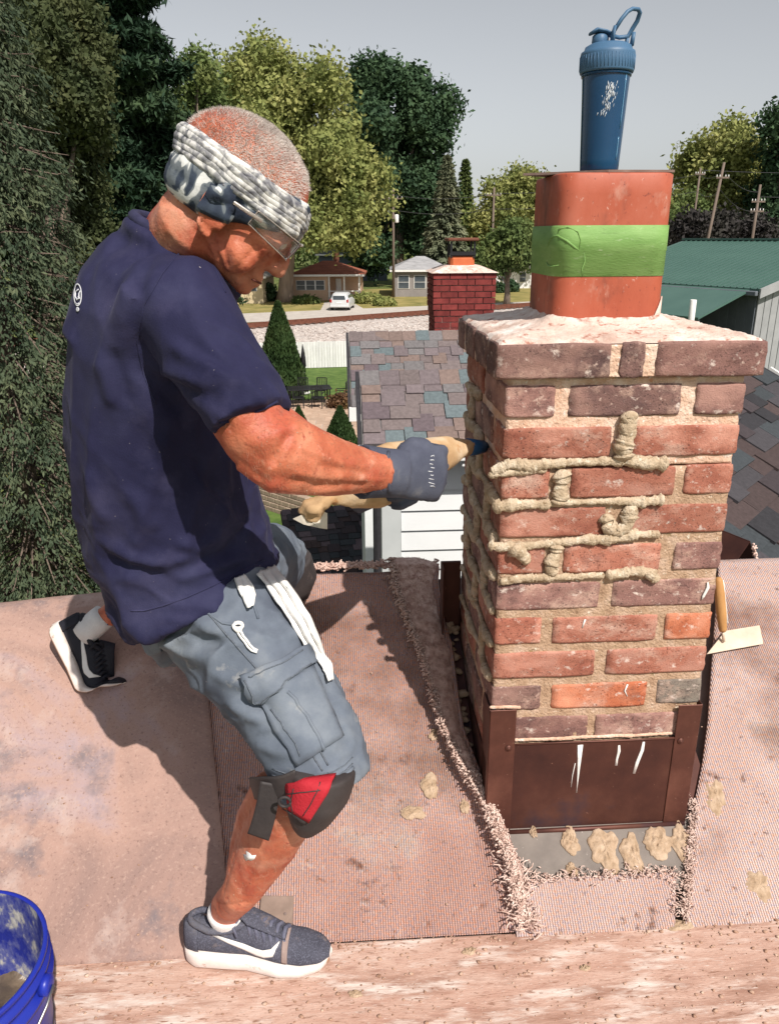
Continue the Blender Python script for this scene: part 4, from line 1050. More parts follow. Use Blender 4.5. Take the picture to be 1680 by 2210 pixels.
for pts, dep, wid in (([(622, 940), (602, 972), (594, 1002)], .0045, .006), ([(592, 985), (570, 1000), (556, 1030)], .003, .006), ([(690, 1006), (745, 1014), (800, 1020)], .0028, .0045), ([(630, 1036), (700, 1048), (790, 1046)], .0035, .005), ([(650, 968), (700, 985), (740, 1000)], -.0022, .004), ([(560, 955), (600, 930), (640, 925)], -.004, .010),
                      ([(640, 1020), (690, 1030), (740, 1032)], -.0022, .004), ([(800, 1000), (840, 1006)], -.0018, .003), ([(770, 1035), (830, 1036)], -.002, .003),
                      ([(480, 520), (486, 548), (491, 574)], .0026, .0035), ([(460, 532), (474, 560), (482, 585)], .0026, .0035), ([(420, 452), (446, 492), (468, 532)], .0036, .004), ([(345, 430), (395, 450), (425, 480)], .0030, .004), ([(400, 470), (432, 512), (455, 550)], .0028, .004),
                      ([(580, 548), (552, 578), (520, 600)], .0036, .0035), ([(560, 530), (530, 555), (505, 588)], .0022, .0035), ([(548, 528), (560, 560)], .0018, .003), ([(505, 540), (530, 575)], -.003, .010),
                      ([(520, 1790), (500, 1860), (480, 1930)], .002, .006), ([(600, 1800), (560, 1870), (530, 1930)], -.0028, .006), ([(470, 1950), (500, 1955), (530, 1948)], .0025, .004)):
    dent(pts, dep, wid)
set_co(person, co)
def child(o): o.parent = person; return o
def bvh(o): 
    me = o.data; return BVHTree.FromPolygons([v.co.copy() for v in me.vertices], [tuple(p.vertices) for p in me.polygons])
def patch(name, poly, surf, off, mt, parent, th=.0012, res=10, n_extra=None):
    """a piece of cloth lying on a surface; poly = 4 corner picture points (may be list of rows)"""
    (a, b, c, d) = poly; V = []; F = []
    for j in range(res + 1):
        for i in range(res + 1):
            s, t = i / res, j / res
            x = (a[0] * (1 - s) + b[0] * s) * (1 - t) + (d[0] * (1 - s) + c[0] * s) * t
            y = (a[1] * (1 - s) + b[1] * s) * (1 - t) + (d[1] * (1 - s) + c[1] * s) * t
            V.append((x, y))
    W_ = res + 1
    for j in range(res):
        for i in range(res): F.append((j * W_ + i, j * W_ + i + 1, (j + 1) * W_ + i + 1, (j + 1) * W_ + i))
    return stick(name, V, F, surf, off, mt, parent, th)
def stick(name, V2, F, surf, off, mt, parent, th=.0012):
    out = []; last = None
    for x, y in V2:
        r = ray(x, y).normalized(); loc, nor, idx, dist = surf.ray_cast(CAM, r)
        if loc is None: loc = CAM + r * (last if last else 1.2); nor = -r
        last = (loc - CAM).length
        if nor.dot(r) > 0: nor = -nor
        out.append(loc + nor * off)
    o = mesh_obj(name, out, F, mt, parent, True)
    md = o.modifiers.new('t', 'SOLIDIFY'); md.thickness = th; md.offset = 0
    return o
def stroke(name, pts, w, surf, off, mt, parent, n=6, r_scale=1.0):
    """thin raised line (a seam, a cord) following a surface"""
    out = []; last = None
    for (x0, y0), (x1, y1) in zip(pts, pts[1:]):
        k = max(2, int(math.hypot(x1 - x0, y1 - y0) / 9))
        for i in range(k):
            x = x0 + (x1 - x0) * i / k; y = y0 + (y1 - y0) * i / k
            r = ray(x, y).normalized(); loc, nor, _, dist = surf.ray_cast(CAM, r)
            if loc is None: continue
            if nor.dot(r) > 0: nor = -nor
            out.append(loc + nor * off)
    if len(out) < 3: return None
    mb = MB(); mb.tube(out, w, n); return mb.build(name, mt, parent, True)
SK = bvh(person)
# white dried splash on the calf
stick('mortar_speck', [(527, 1843), (533, 1845), (532, 1836), (539, 1841), (544, 1846), (553, 1845), (550, 1853), (543, 1857), (536, 1855), (533, 1858), (528, 1851)], [tuple(range(11))], SK, .001, M_white, person, .001)

# fine body hair and specks of dried mortar on the forearm and calf
M_bh = mat('body_hair', [(.3, (.24, .10, .055)), (.7, (.40, .20, .12))], 40, rough=.5)
mb = MB(); mb2 = MB(); rs = random.Random(61)
for k in range(1900):
    if rs.random() < .6: x, y = rs.uniform(530, 840), rs.uniform(890, 1075)
    else: x, y = rs.uniform(470, 650), rs.uniform(1760, 1950)
    r = ray(x, y).normalized(); loc, nor, i, ds = SK.ray_cast(CAM, r)
    if loc is None or ds > 1.75: continue
    t = (nor * .55 + Vector((rs.gauss(.35, .3), rs.gauss(0, .3), rs.gauss(-.35, .3)))).normalized(); l = rs.uniform(.004, .008); s_ = t.cross(r)
    if s_.length < 1e-3: continue
    s_ = s_.normalized() * .00014; mb.add([loc - s_, loc + s_, loc + t * l], [(0, 1, 2)])
    if rs.random() < .022: mb2.add(*ellipsoid(loc, (rs.uniform(.0005, .0011),) * 3, None, 6, 4))
o = mb.build('body_hair', M_bh, person); o['kind'] = 'stuff'
o = mb2.build('mortar_specks', M_crumb, person); o['kind'] = 'stuff'

# ---- shirt
S = []
def sec(cx, cy, d, a, b): return (cx, cy, d, a, b)
S.append(limb([(441, 1288, 1.272, 164, .176), (430, 1266, 1.275, 170, .176), (402, 1205, 1.28, 182, .170), (376, 1120, 1.275, 188, .166), (356, 1030, 1.26, 190, .166), (343, 940, 1.25, 188, .166), (338, 850, 1.245, 184, .170), (340, 760, 1.24, 180, .176), (350, 680, 1.24, 175, .182), (372, 605, 1.24, 148, .172), (392, 545, 1.24, 112, .130), (405, 505, 1.235, 84, .090)], 40))
S.append(limb([(300, 520, 1.24, 52, .08), (255, 600, 1.24, 70, .12), (235, 720, 1.24, 78, .14)], 20))
S.append(limb([(330, 600, 1.13, 66, .055), (385, 640, 1.10, 104, .070), (425, 715, 1.07, 106, .072), (470, 790, 1.04, 100, .070), (512, 850, 1.012, 94, .070), (543, 905, .998, 88, .068)], 30))
S.append(limb([(385, 660, 1.37, 95, .065), (450, 740, 1.42, 88, .066), (515, 830, 1.46, 78, .062)], 24))
S.append(limb([(305, 620, 1.06, 40, .03), (265, 760, 1.10, 58, .04), (255, 900, 1.12, 66, .04)], 18))
ca_, cb_ = px(292, 462, 1.225), px(494, 602, 1.215); cc_ = (ca_ + cb_) / 2; cA = (cb_ - ca_) / 2
collar_pts = [cc_ + cA * math.cos(t) + Vector((0, .082 * math.sin(t), .010 * math.sin(t) ** 2)) for t in np.linspace(0, 2 * math.pi, 37)]
S.append(tube_data([p + (cc_ - p) * -.06 + Vector((0, 0, -.016)) for p in collar_pts], .017, 12))
shirt = fuse('t_shirt', S, .0055, M_shirt, person, 7, .5)
co = get_co(shirt); no = get_no(shirt)
# folds: long soft ridges hanging from the shoulder and gathering at the waist
def folds(co, axis, k, seed, sharp=1.6):
    a = Vector(axis).normalized(); A = np.array(a)
    al = co @ A; pr = co - np.outer(al, A)
    P = pr * k + np.outer(al, A) * k * .22
    n = np.array([noise.noise(Vector(p) + Vector((seed, seed, seed))) for p in P])
    return (1 - np.minimum(1, np.abs(n) * sharp * 1.6)) ** 1.3
sh = np.array(px(420, 640, 1.08)); wst = np.array(px(430, 1260, 1.2)); slv = np.array(px(540, 900, 1.0))
f1 = folds(co, (-.35, .1, -.9), 11, 2.0); f2 = folds(co, (.6, -.2, -.75), 13, 7.0); f3 = folds(co, (.85, .2, .45), 12, 11.0)
pz = co[:, 2]; zw = np.clip((6.62 - pz) / .25, 0, 1); ztop = np.clip((pz - 6.7) / .2, 0, 1)
nearS = np.exp(-(np.linalg.norm(co - slv, axis=1) / .17) ** 2)
mid = np.exp(-((pz - 6.62) / .13) ** 2)
low = np.exp(-((pz - 6.42) / .12) ** 2)
f4 = folds(co, (.75, .2, -.5), 30, 17.0)
disp = f4 * .0035 * (low + nearS * .8 + mid * .3) + f1 * .009 * (.3 + .7 * mid) + f2 * .009 * (.2 + nearS) + f3 * .014 * low - .006
co = co + no * disp[:, None]
set_co(shirt, co)
_sb0 = bvh_raw(shirt)
def drape(obj, surf, co, no, pts, dep, wid):
    q = []
    for (x0, y0), (x1, y1) in zip(pts, pts[1:]):
        for i in range(16):
            r = ray(x0 + (x1 - x0) * i / 16, y0 + (y1 - y0) * i / 16).normalized(); loc, nr, _, ds = surf.ray_cast(CAM, r)
            if loc is not None: q.append(loc)
    if not q: return co
    q = np.array(q); c0 = q.mean(0); rad = np.abs(q - c0).max() + wid * 4
    idx = np.where(np.abs(co - c0).max(1) < rad)[0]
    dv_ = np.linalg.norm(co[idx][:, None, :] - q[None], axis=2); k = dv_.argmin(1); dm = dv_[np.arange(len(idx)), k]
    e = np.minimum(1, np.minimum(k, len(q) - 1 - k) / (len(q) * .25) + .15)       # fades at both ends
    co[idx] = co[idx] - no[idx] * (dep * e * np.exp(-(dm / wid) ** 2))[:, None]
    return co
for pts, dep, wid in (([(387, 980), (440, 1063), (493, 1116), (540, 1140)], -.013, .013), ([(410, 975), (462, 1050), (515, 1095)], .010, .014), ([(210, 763), (234, 828), (246, 890)], -.010, .014), ([(235, 745), (262, 820), (275, 890)], .007, .013), ([(262, 1050), (310, 1110), (350, 1150)], -.009, .016),
                      ([(205, 1160), (287, 1204), (363, 1216), (440, 1186)], -.011, .013), ([(210, 1195), (290, 1232), (370, 1240)], .008, .012), ([(375, 1172), (428, 1180), (480, 1152)], -.010, .010), ([(381, 1250), (463, 1226), (560, 1195)], -.009, .010), ([(420, 1218), (480, 1195), (540, 1165)], .009, .010),
                      ([(300, 780), (393, 816), (478, 834)], -.009, .012), ([(340, 815), (420, 848), (490, 862)], .009, .012), ([(357, 735), (440, 786), (525, 834)], -.010, .012), ([(390, 735), (470, 780), (540, 815)], .008, .011), ([(425, 690), (510, 728), (565, 780)], -.007, .010), ([(285, 765), (330, 825), (372, 870), (400, 905)], .014, .013),
                      ([(300, 560), (270, 640), (255, 720)], -.005, .014), ([(340, 520), (310, 590), (285, 680)], .004, .012), ([(180, 1000), (205, 1080), (240, 1140)], -.008, .013), ([(300, 900), (330, 990), (380, 1060)], .007, .016), ([(545, 1100), (520, 1150), (480, 1200)], .008, .010)):
    co = drape(shirt, _sb0, co, no, pts, dep * .78, wid * .92)
set_co(shirt, co)
SB = bvh(shirt)
# rolled bottom hem, sleeve hem, collar band, seams
stroke('hem', [(282, 1318), (310, 1318), (350, 1308), (400, 1290), (450, 1268), (500, 1244), (545, 1220), (578, 1204)], .0016, SB, .0002, M_shirt, shirt, 8)
stroke('sleeve_hem', [(474, 912), (500, 908), (540, 894), (580, 876), (606, 862)], .0022, SB, .0, M_shirt, shirt, 6)
stroke('sleeve_seam', [(392, 540), (350, 590), (310, 660), (296, 740), (310, 810), (340, 880)], .0014, SB, .0001, M_shirt, shirt, 6)
stroke('shoulder_seam', [(430, 500), (455, 560), (490, 640)], .0013, SB, .0001, M_shirt, shirt, 6)
M_ring = mat('collar_rib', [(.3, (.020, .020, .055)), (.7, (.036, .036, .085))], 60, rough=.85, bump=.6, bscale=900)
ring = [p + (cc_ - p) * .03 for p in collar_pts]
mb = MB(); mb.tube(ring, [(.0085, .0085)] * len(ring), 10); mb.build('collar', M_ring, shirt, True)
# printed mark on the back of the shirt
M_pw = mat('shirt_print', [(.3, (.52, .53, .58)), (.7, (.66, .67, .70))], 40, rough=.8)
th = np.linspace(0, 2 * math.pi, 21)[:-1]
def ringpoly(cx, cy, rx, ry, w, k=1.0):
    V2 = [(cx + rx * math.cos(t), cy + ry * math.sin(t)) for t in th] + [(cx + (rx - w) * math.cos(t), cy + (ry - w * 1.4) * math.sin(t)) for t in th]
    n = len(th); return V2, [(i, (i + 1) % n, n + (i + 1) % n, n + i) for i in range(n)]
V2, F2 = ringpoly(169, 637, 9, 25, 2.2); stick('round_logo', V2, F2, SB, .0012, M_pw, shirt, .0004)
for lett in ([(171, 625), (165, 630), (164, 640), (168, 648), (172, 642), (168, 639)], [(175, 628), (172, 634), (172, 646), (176, 640)], [(165, 655), (170, 657), (174, 652)]):
    stroke('logo_letter', lett, .0010, SB, .0012, M_pw, shirt, 5)
V2, F2 = ringpoly(169, 668, 3.5, 5, 3.4); stick('logo_dot', V2, F2, SB, .0012, M_pw, shirt, .0004)
for k, lett in enumerate(([(151, 748), (150, 762)], [(155, 750), (153, 764)], [(158, 752), (156, 765)], [(162, 757), (160, 767)], [(151, 755), (155, 757)])):
    stroke('print_letter', lett, .0009, SB, .0012, M_pw, shirt, 5)

# ---- shorts
S = [limb([(432, 1250, 1.30, 148, .145), (445, 1300, 1.28, 150, .148), (472, 1345, 1.25, 148, .13)], 36),
     limb([(458, 1312, 1.235, 138, .096), (498, 1348, 1.205, 143, .102), (548, 1412, 1.165, 130, .102), (600, 1482, 1.12, 117, .098), (645, 1555, 1.08, 108, .092), (674, 1612, 1.052, 105, .090), (690, 1655, 1.040, 103, .088), (699, 1684, 1.036, 101, .086)], 36),
     limb([(450, 1235, 1.44, 112, .105), (520, 1215, 1.60, 92, .098), (575, 1205, 1.745, 78, .088), (604, 1222, 1.83, 68, .078)], 30)]
shorts = fuse('shorts', S, .0052, M_short, person, 6, .5)
co = get_co(shorts); no = get_no(shorts)
f1 = folds(co, (.5, -.35, -.75), 12, 21.0); f2 = folds(co, (.8, .1, .5), 13, 27.0)
kn = np.array(px(650, 1560, 1.05)); wtop = np.array(px(420, 1330, 1.15))
hipw = np.exp(-(np.linalg.norm(co - wtop, axis=1) / .16) ** 2)
f3 = folds(co, (.85, -.1, .35), 28, 37.0)
set_co(shorts, co + no * (f1 * .006 + f2 * (.012 * hipw + .003) + f3 * .0032 - .005)[:, None])
co = get_co(shorts); no = get_no(shorts); _sh0 = bvh_raw(shorts)
for pts, dep, wid in (([(330, 1370), (400, 1410), (470, 1425)], -.009, .012), ([(350, 1345), (430, 1385), (500, 1392)], .008, .011), ([(450, 1450), (520, 1480), (560, 1500)], -.007, .010), ([(480, 1510), (540, 1545), (580, 1560)], -.008, .011), ([(500, 1480), (560, 1520), (600, 1530)], .007, .010), ([(540, 1600), (590, 1620), (640, 1625)], -.006, .010), ([(690, 1440), (720, 1510), (740, 1570)], .006, .012), ([(560, 1300), (610, 1350), (650, 1400)], -.007, .011), ([(400, 1320), (450, 1360), (490, 1372)], -.006, .009)):
    co = drape(shorts, _sh0, co, no, pts, dep, wid)
set_co(shorts, co)
SH = bvh(shorts)
M_stitch = mat('stitching', [(.3, (.075, .088, .115)), (.7, (.15, .17, .20))], 300, rough=.9)
for pts in ([(585, 1672), (620, 1684), (670, 1688), (715, 1680), (745, 1664), (768, 1640)], [(588, 1660), (622, 1671), (672, 1675), (717, 1667), (745, 1651), (768, 1626)]):
    stroke('hem_stitch', pts, .0011, SH, .0004, M_stitch, shorts, 5)
stroke('leg_hem', [(583, 1682), (620, 1692), (670, 1697), (716, 1690), (747, 1672), (770, 1648)], .0035, SH, -.001, M_short, shorts, 8)
stroke('side_seam', [(420, 1290), (480, 1360), (560, 1450), (620, 1535), (680, 1640), (700, 1672)], .0016, SH, .0003, M_stitch, shorts, 5)
stroke('side_seam', [(645, 1545), (690, 1620), (712, 1660)], .0016, SH, .0003, M_stitch, shorts, 5)
stroke('pocket_welt', [(405, 1290), (440, 1318), (480, 1345), (515, 1350)], .0022, SH, .0004, M_short, shorts, 6)
stroke('pocket_welt', [(520, 1250), (545, 1300), (560, 1345)], .0024, SH, .0004, M_short, shorts, 6)
# cargo pocket and flap
patch('cargo_pocket', [(548, 1500), (672, 1440), (735, 1590), (640, 1650)], SH, .0050, M_short, shorts, .006, 14)
patch('pocket_flap', [(522, 1468), (655, 1398), (676, 1432), (556, 1524)], SH, .0105, M_short, shorts, .006, 14)
stroke('flap_stitch', [(531, 1478), (560, 1512), (610, 1480), (668, 1434)], .0011, SH, .0145, M_stitch, shorts, 5)
stroke('flap_stitch', [(540, 1470), (600, 1438), (655, 1408)], .0011, SH, .0142, M_stitch, shorts, 5)
stroke('pocket_stitch', [(590, 1530), (640, 1600), (655, 1640)], .0011, SH, .0088, M_stitch, shorts, 5)
stroke('pocket_pleat', [(618, 1492), (668, 1560), (700, 1625)], .0030, SH, .0075, M_short, shorts, 6)
# white zip pull with its cord
stroke('zip_cord', [(518, 1362), (532, 1382), (548, 1400), (566, 1412)], .0022, SH, .004, M_white, shorts, 6)
stroke('zip_cord', [(510, 1360), (528, 1386), (545, 1406), (566, 1414)], .0018, SH, .004, M_white, shorts, 6)
V2, F2 = ringpoly(514, 1354, 12, 11, 6); stick('zip_ring', V2, F2, SH, .005, M_white, shorts, .004)
# ---- head covering
def skull_r(phi, z):
    """radius of the head in its own frame at height z in direction phi (0 = face)"""
    c, s = math.cos(phi), math.sin(phi)
    return SKH(phi, z)
def SKH(phi, z):
    o_ = hd(0, 0, z); d_ = (HM @ Vector((math.cos(phi), math.sin(phi), 0)))
    loc, nor, i, dist = SK.ray_cast(o_ + d_ * .30, -d_, .30)
    return (.30 - dist) / HSC if loc is not None else .08
def wrap(name, zt, zb, mt, off, parent, rows=18, na=96, fold=0.0, nf=4, seed=0.0, phi0=0, phi1=2 * math.pi, twist=0.0):
    V = []; F = []; closed = abs(phi1 - phi0 - 2 * math.pi) < 1e-6
    n = na if closed else na + 1
    for j in range(rows + 1):
        t = j / rows
        for k in range(n):
            phi = phi0 + (phi1 - phi0) * k / na
            a, b = zt(phi), zb(phi); z = a + (b - a) * t
            # smoothed head radius so the cloth bridges hollows
            r = max(SKH(phi, z), SKH(phi, z + .006) - .002, SKH(phi, z - .006) - .002)
            r = min(r, .112)
            w = noise.noise(Vector((math.cos(phi) * 1.1, math.sin(phi) * 1.1, seed)))
            ph = t * nf * (1 + .25 * math.sin(phi * 1.0 + seed)) + twist * (phi if phi < math.pi else 2 * math.pi - phi) / math.pi + w * .9 + .5 * noise.noise(Vector((phi * .9, t * 1.5, seed)))
            cr = abs(math.sin(ph * math.pi)) ** .42
            r += off + fold * (cr - .25) * (.75 + .5 * noise.noise(Vector((phi * 2.2, seed, t * 2)))) + .002 * noise.noise(Vector((phi * 6, t * 5, seed)))
            e = min(t, 1 - t); r -= .004 * max(0, 1 - e * 12)
            V.append(hd(r * math.cos(phi), r * math.sin(phi), z + .0025 * noise.noise(Vector((math.cos(phi) * 3, math.sin(phi) * 3, seed + 5)))))
    for j in range(rows):
        for k in range(na if closed else na):
            k2 = (k + 1) % n; F.append((j * n + k, (j + 1) * n + k, (j + 1) * n + k2, j * n + k2))
    o = mesh_obj(name, V, F, mt, parent, True)
    md = o.modifiers.new('t', 'SOLIDIFY'); md.thickness = .0025; md.offset = 1
    return o
M_band = mat('band_cloth', [(.34, (.09, .09, .11)), (.46, (.26, .26, .275)), (.54, (.52, .51, .50)), (.66, (.70, .69, .67))], 62, 9, rough=.9, bump=.5, bscale=300, bdist=.001, stretch=(1, 1, 1), specks=[((.06, .065, .085), 46, .60, .68)], dist=.6)
M_camo = mat('camo_cloth', [(.40, (.020, .028, .050)), (.50, (.040, .054, .080)), (.515, (.13, .15, .17)), (.56, (.16, .18, .20)), (.575, (.60, .61, .60)), (.8, (.68, .68, .67))], 17, 2, rough=.9, bump=.3, bscale=300, dist=1.2)
def cs(phi): return .5 + .5 * math.cos(phi)       # 1 at the face, 0 at the nape
gaiter = wrap('head_gaiter', lambda p: .004 + .046 * cs(p) ** 1.5 + .004, lambda p: -.052 + .056 * cs(p) ** 1.6 + .006 * math.cos(2 * p), M_camo, .002, person, 14, 96, .003, 2.2, 3.0)
wrap('folded_band', lambda p: .036 + .012 * cs(p), lambda p: .000 + .004 * cs(p), M_band, .0055, gaiter, 56, 150, .0030, 5.6, 8.0, twist=2.6)
# glasses
M_lens = mat('clear_lens', [(.3, (.86, .84, .80)), (.7, (.92, .90, .87))], 5, rough=.06, trans=.96, spec=.5)
M_frame = mat('lens_frame', [(.3, (.42, .36, .32)), (.7, (.60, .54, .48))], 20, rough=.25, trans=.5, spec=.5)
gl = empty('safety_glasses'); gl.parent = person
def wrapr(phi, z, o): 
    a_, b_ = .104 + o, .078 + o
    return Vector((a_ * b_ / math.sqrt((b_ * math.cos(phi)) ** 2 + (a_ * math.sin(phi)) ** 2), 0, 0)).x
for s in (-1, 1):
    V = []; F = []; nA, nZ = 18, 8
    for j in range(nZ + 1):
        for k in range(nA + 1):
            phi = s * math.radians(6 + 58 * k / nA); z = .004 - (.032 - .010 * (k / nA)) * j / nZ
            r = wrapr(phi, z, .010) - .004 * (j / nZ); V.append(hd(r * math.cos(phi), r * math.sin(phi), z))
    for j in range(nZ):
        for k in range(nA): F.append((j * (nA + 1) + k, j * (nA + 1) + k + 1, (j + 1) * (nA + 1) + k + 1, (j + 1) * (nA + 1) + k))
    o = mesh_obj('lens', V, F, M_lens, gl, True); md = o.modifiers.new('t', 'SOLIDIFY'); md.thickness = .0016
    edge = [V[k] for k in range(nA + 1)] + [V[j * (nA + 1) + nA] for j in range(1, nZ + 1)] + [V[nZ * (nA + 1) + k] for k in range(nA - 1, -1, -1)]
    mb = MB(); mb.tube(edge, .0008, 6); mb.build('lens_rim', M_frame, gl, True)
    mb = MB(); mb.tube([hd(.052, s * .084, -.004), hd(.03, s * .083, -.006), hd(.0, s * .082, -.008), hd(-.012, s * .084, -.018)], [(.0012, .0026)] * 4, 8); mb.build('temple', M_frame, gl, True)
mb = MB(); mb.tube([hd(.112, -.010, .002), hd(.115, 0, .004), hd(.112, .010, .002)], .0022, 8); mb.build('bridge', M_frame, gl, True)
# eye, brow and mouth of the near side
M_eye = mat('eye', [(.3, (.62, .58, .54)), (.7, (.70, .66, .62))], 9, rough=.25)
M_dark = mat('dark_line', [(.3, (.10, .03, .022)), (.7, (.14, .045, .035))], 30, rough=.8)
M_hair = mat('white_hair', [(.3, (.46, .40, .37)), (.6, (.66, .60, .56)), (.8, (.74, .70, .67))], 40, rough=.6)
for s in (-1, 1):
    V, F = ellipsoid(hd(.0865, s * .031, -.012), (.0095, .0095, .0095), None, 14, 10); mesh_obj('eyeball', V, F, M_eye, person, True)
    mb = MB()
    for k in range(40):
        t = random.random(); p = hd(.099 - .03 * t * t, s * (.014 + .036 * t), .004 + .006 * math.sin(t * 3)); q = p + HM @ Vector((.004, s * .006, random.uniform(-.002, .004)))
        mb.tube([p, q], [.0006, .0002], 3)
    b_ = mb.build('eyebrow', M_hair, person); b_['kind'] = 'stuff'
mb = MB(); mb.tube([hd(.084, -.026, -.079), hd(.0945, -.012, -.0775), hd(.0975, 0, -.0775), hd(.0945, .012, -.0775), hd(.084, .026, -.079)], [.0010, .0016, .0016, .0016, .0010], 6); mb.build('mouth_line', M_dark, person, True)
# clipped white hair over the crown
mb = MB(); rs = random.Random(9); cnt = 0
while cnt < 62000:
    phi = rs.uniform(0, 2 * math.pi); z = .034 + .088 * rs.random() ** .8
    st = HM @ Vector((math.cos(phi), math.sin(phi), 0))
    el = rs.uniform(.1, 1.5)
    d = (HM @ Vector((math.cos(phi) * math.cos(el), math.sin(phi) * math.cos(el), math.sin(el)))).normalized()
    o_ = hd(-.004, 0, .030)
    loc, nor, i, dist = SK.ray_cast(o_ + d * .3, -d, .3)
    if loc is None: continue
    lc = (HM.transposed() @ (loc - HCN)) / HSC
    cnt += 1
    if lc.z < .034 + .012 * (0.5 + .5 * lc.x / .1): continue
    if lc.x > .070 + .01 * rs.random() and lc.z < .085: continue
    if rs.random() < .10 + .40 * max(0, min(1, (lc.x - .0) / .08)): continue       # thinner towards the front
    nn = (nor if nor.dot(d) > 0 else -nor)
    t = (nn * .75 + HM @ Vector((.7, rs.uniform(-.3, .3), -.05)) * .6 + Vector((rs.gauss(0, .22), rs.gauss(0, .22), rs.gauss(0, .22)))).normalized()
    l = rs.uniform(.003, .0065); s_ = t.cross(nn)
    if s_.length < 1e-4: continue
    s_ = s_.normalized() * .00034
    p = loc - nn * .0005
    mb.add([p - s_, p + s_, p + t * l], [(0, 1, 2)])
h_ = mb.build('hair', M_hair, person); h_['kind'] = 'stuff'

# ---- gloves
def glove(wrist, hand_dir, up, palm_n, mt, name, grip_r=.030, scale=1.0, spread=.0):
    """closed hand: palm block, four bent fingers, thumb; palm_n = direction the palm faces"""
    w = Vector(wrist); f = Vector(hand_dir).normalized(); n = Vector(palm_n); n = (n - f * n.dot(f)).normalized(); l = f.cross(n).normalized()
    sh = []
    def Q(a, b, c): return w + (f * a + l * b + n * c) * scale
    cuff = tube_data([Q(-.050, 0, .006), Q(-.040, 0, .006), Q(-.012, 0, .003), Q(.012, 0, .001)], [(.042, .039), (.040, .038), (.038, .033), (.038, .027)], 20, True, n)
    sh.append(cuff)
    sh.append(tube_data([Q(.0, 0, 0), Q(.025, 0, .000), Q(.05, 0, .001), Q(.078, 0, .004), Q(.088, 0, .008)], [(.033, .022), (.040, .0205), (.043, .018), (.042, .0155), (.036, .011)], 22, True, n))
    lens = [(.040, .026, .022), (.046, .029, .023), (.043, .028, .022), (.034, .023, .019)]
    for k in range(4):
        b = .031 - .0205 * k; L = lens[k]; r = .0098 if k < 3 else .0088
        a0 = .078 - (.004 if k in (0, 3) else 0) - (.004 if k == 3 else 0)
        p0 = Q(a0 - .01, b, .003); p1 = Q(a0 + .012, b * 1.04, .010); 
        p2 = Q(a0 + .020, b * 1.04, .010 + L[0]); p3 = Q(a0 + .004, b, .016 + L[0] + L[1] * .75); p4 = Q(a0 - .016, b * .97, .012 + L[0] + L[1] * .6)
        sh.append(tube_data([p0, p1, p1.lerp(p2, .5), p2, p3, p4], [r * 1.05, r * 1.12, r, r * 1.04, r * .95, r * .8], 12))
    sh.append(ellipsoid(Q(.050, .030, .016), (.024, .024, .022)))
    t0 = Q(.018, .026, .008); t1 = Q(.042, .038, .022); t2 = Q(.068, .034, .040); t3 = Q(.086, .026, .050)
    sh.append(tube_data([t0, t1, t1.lerp(t2, .5), t2, t3], [.016, .0135, .0118, .0118, .009], 12))
    return fuse(name, sh, .0032, mt, person, 3, .5)
wr = px(852, 1022, 1.137); 
hdir = Vector((.80, .56, -.20)).normalized()
gr = glove(wr, hdir, None, Vector((-.40, .88, -.12)), M_glove, 'glove', 1, 1.15)
# rubber edge of the cuff
wl_ = px(812, 1047, 1.368)
glove(wl_, (px(900, 1020, 1.33) - wl_), None, Vector((.3, -.9, .2)), M_glove, 'glove', 1, .95)
GB = bvh(gr)
stroke('cuff_edge', [(842, 955), (836, 985), (836, 1020), (838, 1055), (846, 1085)], .0028, GB, .0, M_glove, gr, 8)
rs = random.Random(2)
for k in range(9):
    y = 985 + k * 8; stroke('glove_print', [(926 + rs.uniform(-3, 3), y), (932 + rs.uniform(-3, 4), y + rs.uniform(-3, 5)), (938 + rs.uniform(-4, 2), y + rs.uniform(-2, 5))], .0007, GB, .0004, M_pw, gr, 4)

# ---- socks and shoes
M_sock = mat('white_sock', [(.3, (.62, .60, .60)), (.7, (.74, .73, .73))], 30, rough=.95, bump=.8, bscale=500)
M_sole = mat('shoe_foam', [(.3, (.52, .42, .38)), (.5, (.70, .62, .58)), (.75, (.78, .74, .72))], 18, 8, rough=.75, bump=.25, specks=[((.36, .19, .12), 34, .62, .72)])
M_mesh = mat('shoe_knit', [(.3, (.040, .042, .060)), (.55, (.070, .072, .098)), (.8, (.14, .135, .15))], 14, 7, rough=.85, bump=.9, bscale=700, bdist=.001, specks=[((.28, .22, .20), 22, .58, .76), ((.12, .125, .17), 400, .5, .62)])
M_black = mat('shoe_black', [(.3, (.010, .010, .016)), (.7, (.020, .020, .030))], 20, rough=.6, bump=.4, bscale=500)
M_swoosh = mat('shoe_mark', [(.3, (.66, .64, .62)), (.7, (.76, .74, .72))], 30, rough=.5)
M_soleb = mat('shoe_outsole', [(.3, (.30, .17, .10)), (.7, (.44, .27, .18))], 20, rough=.8, bump=.5)
M_dusty = mat('shoe_dust', [(.3, (.20, .145, .13)), (.7, (.34, .26, .24))], 30, rough=.9, bump=.4)
M_lace = mat('shoe_lace', [(.3, (.085, .090, .14)), (.7, (.16, .165, .22))], 60, rough=.9, bump=.6, bscale=500)
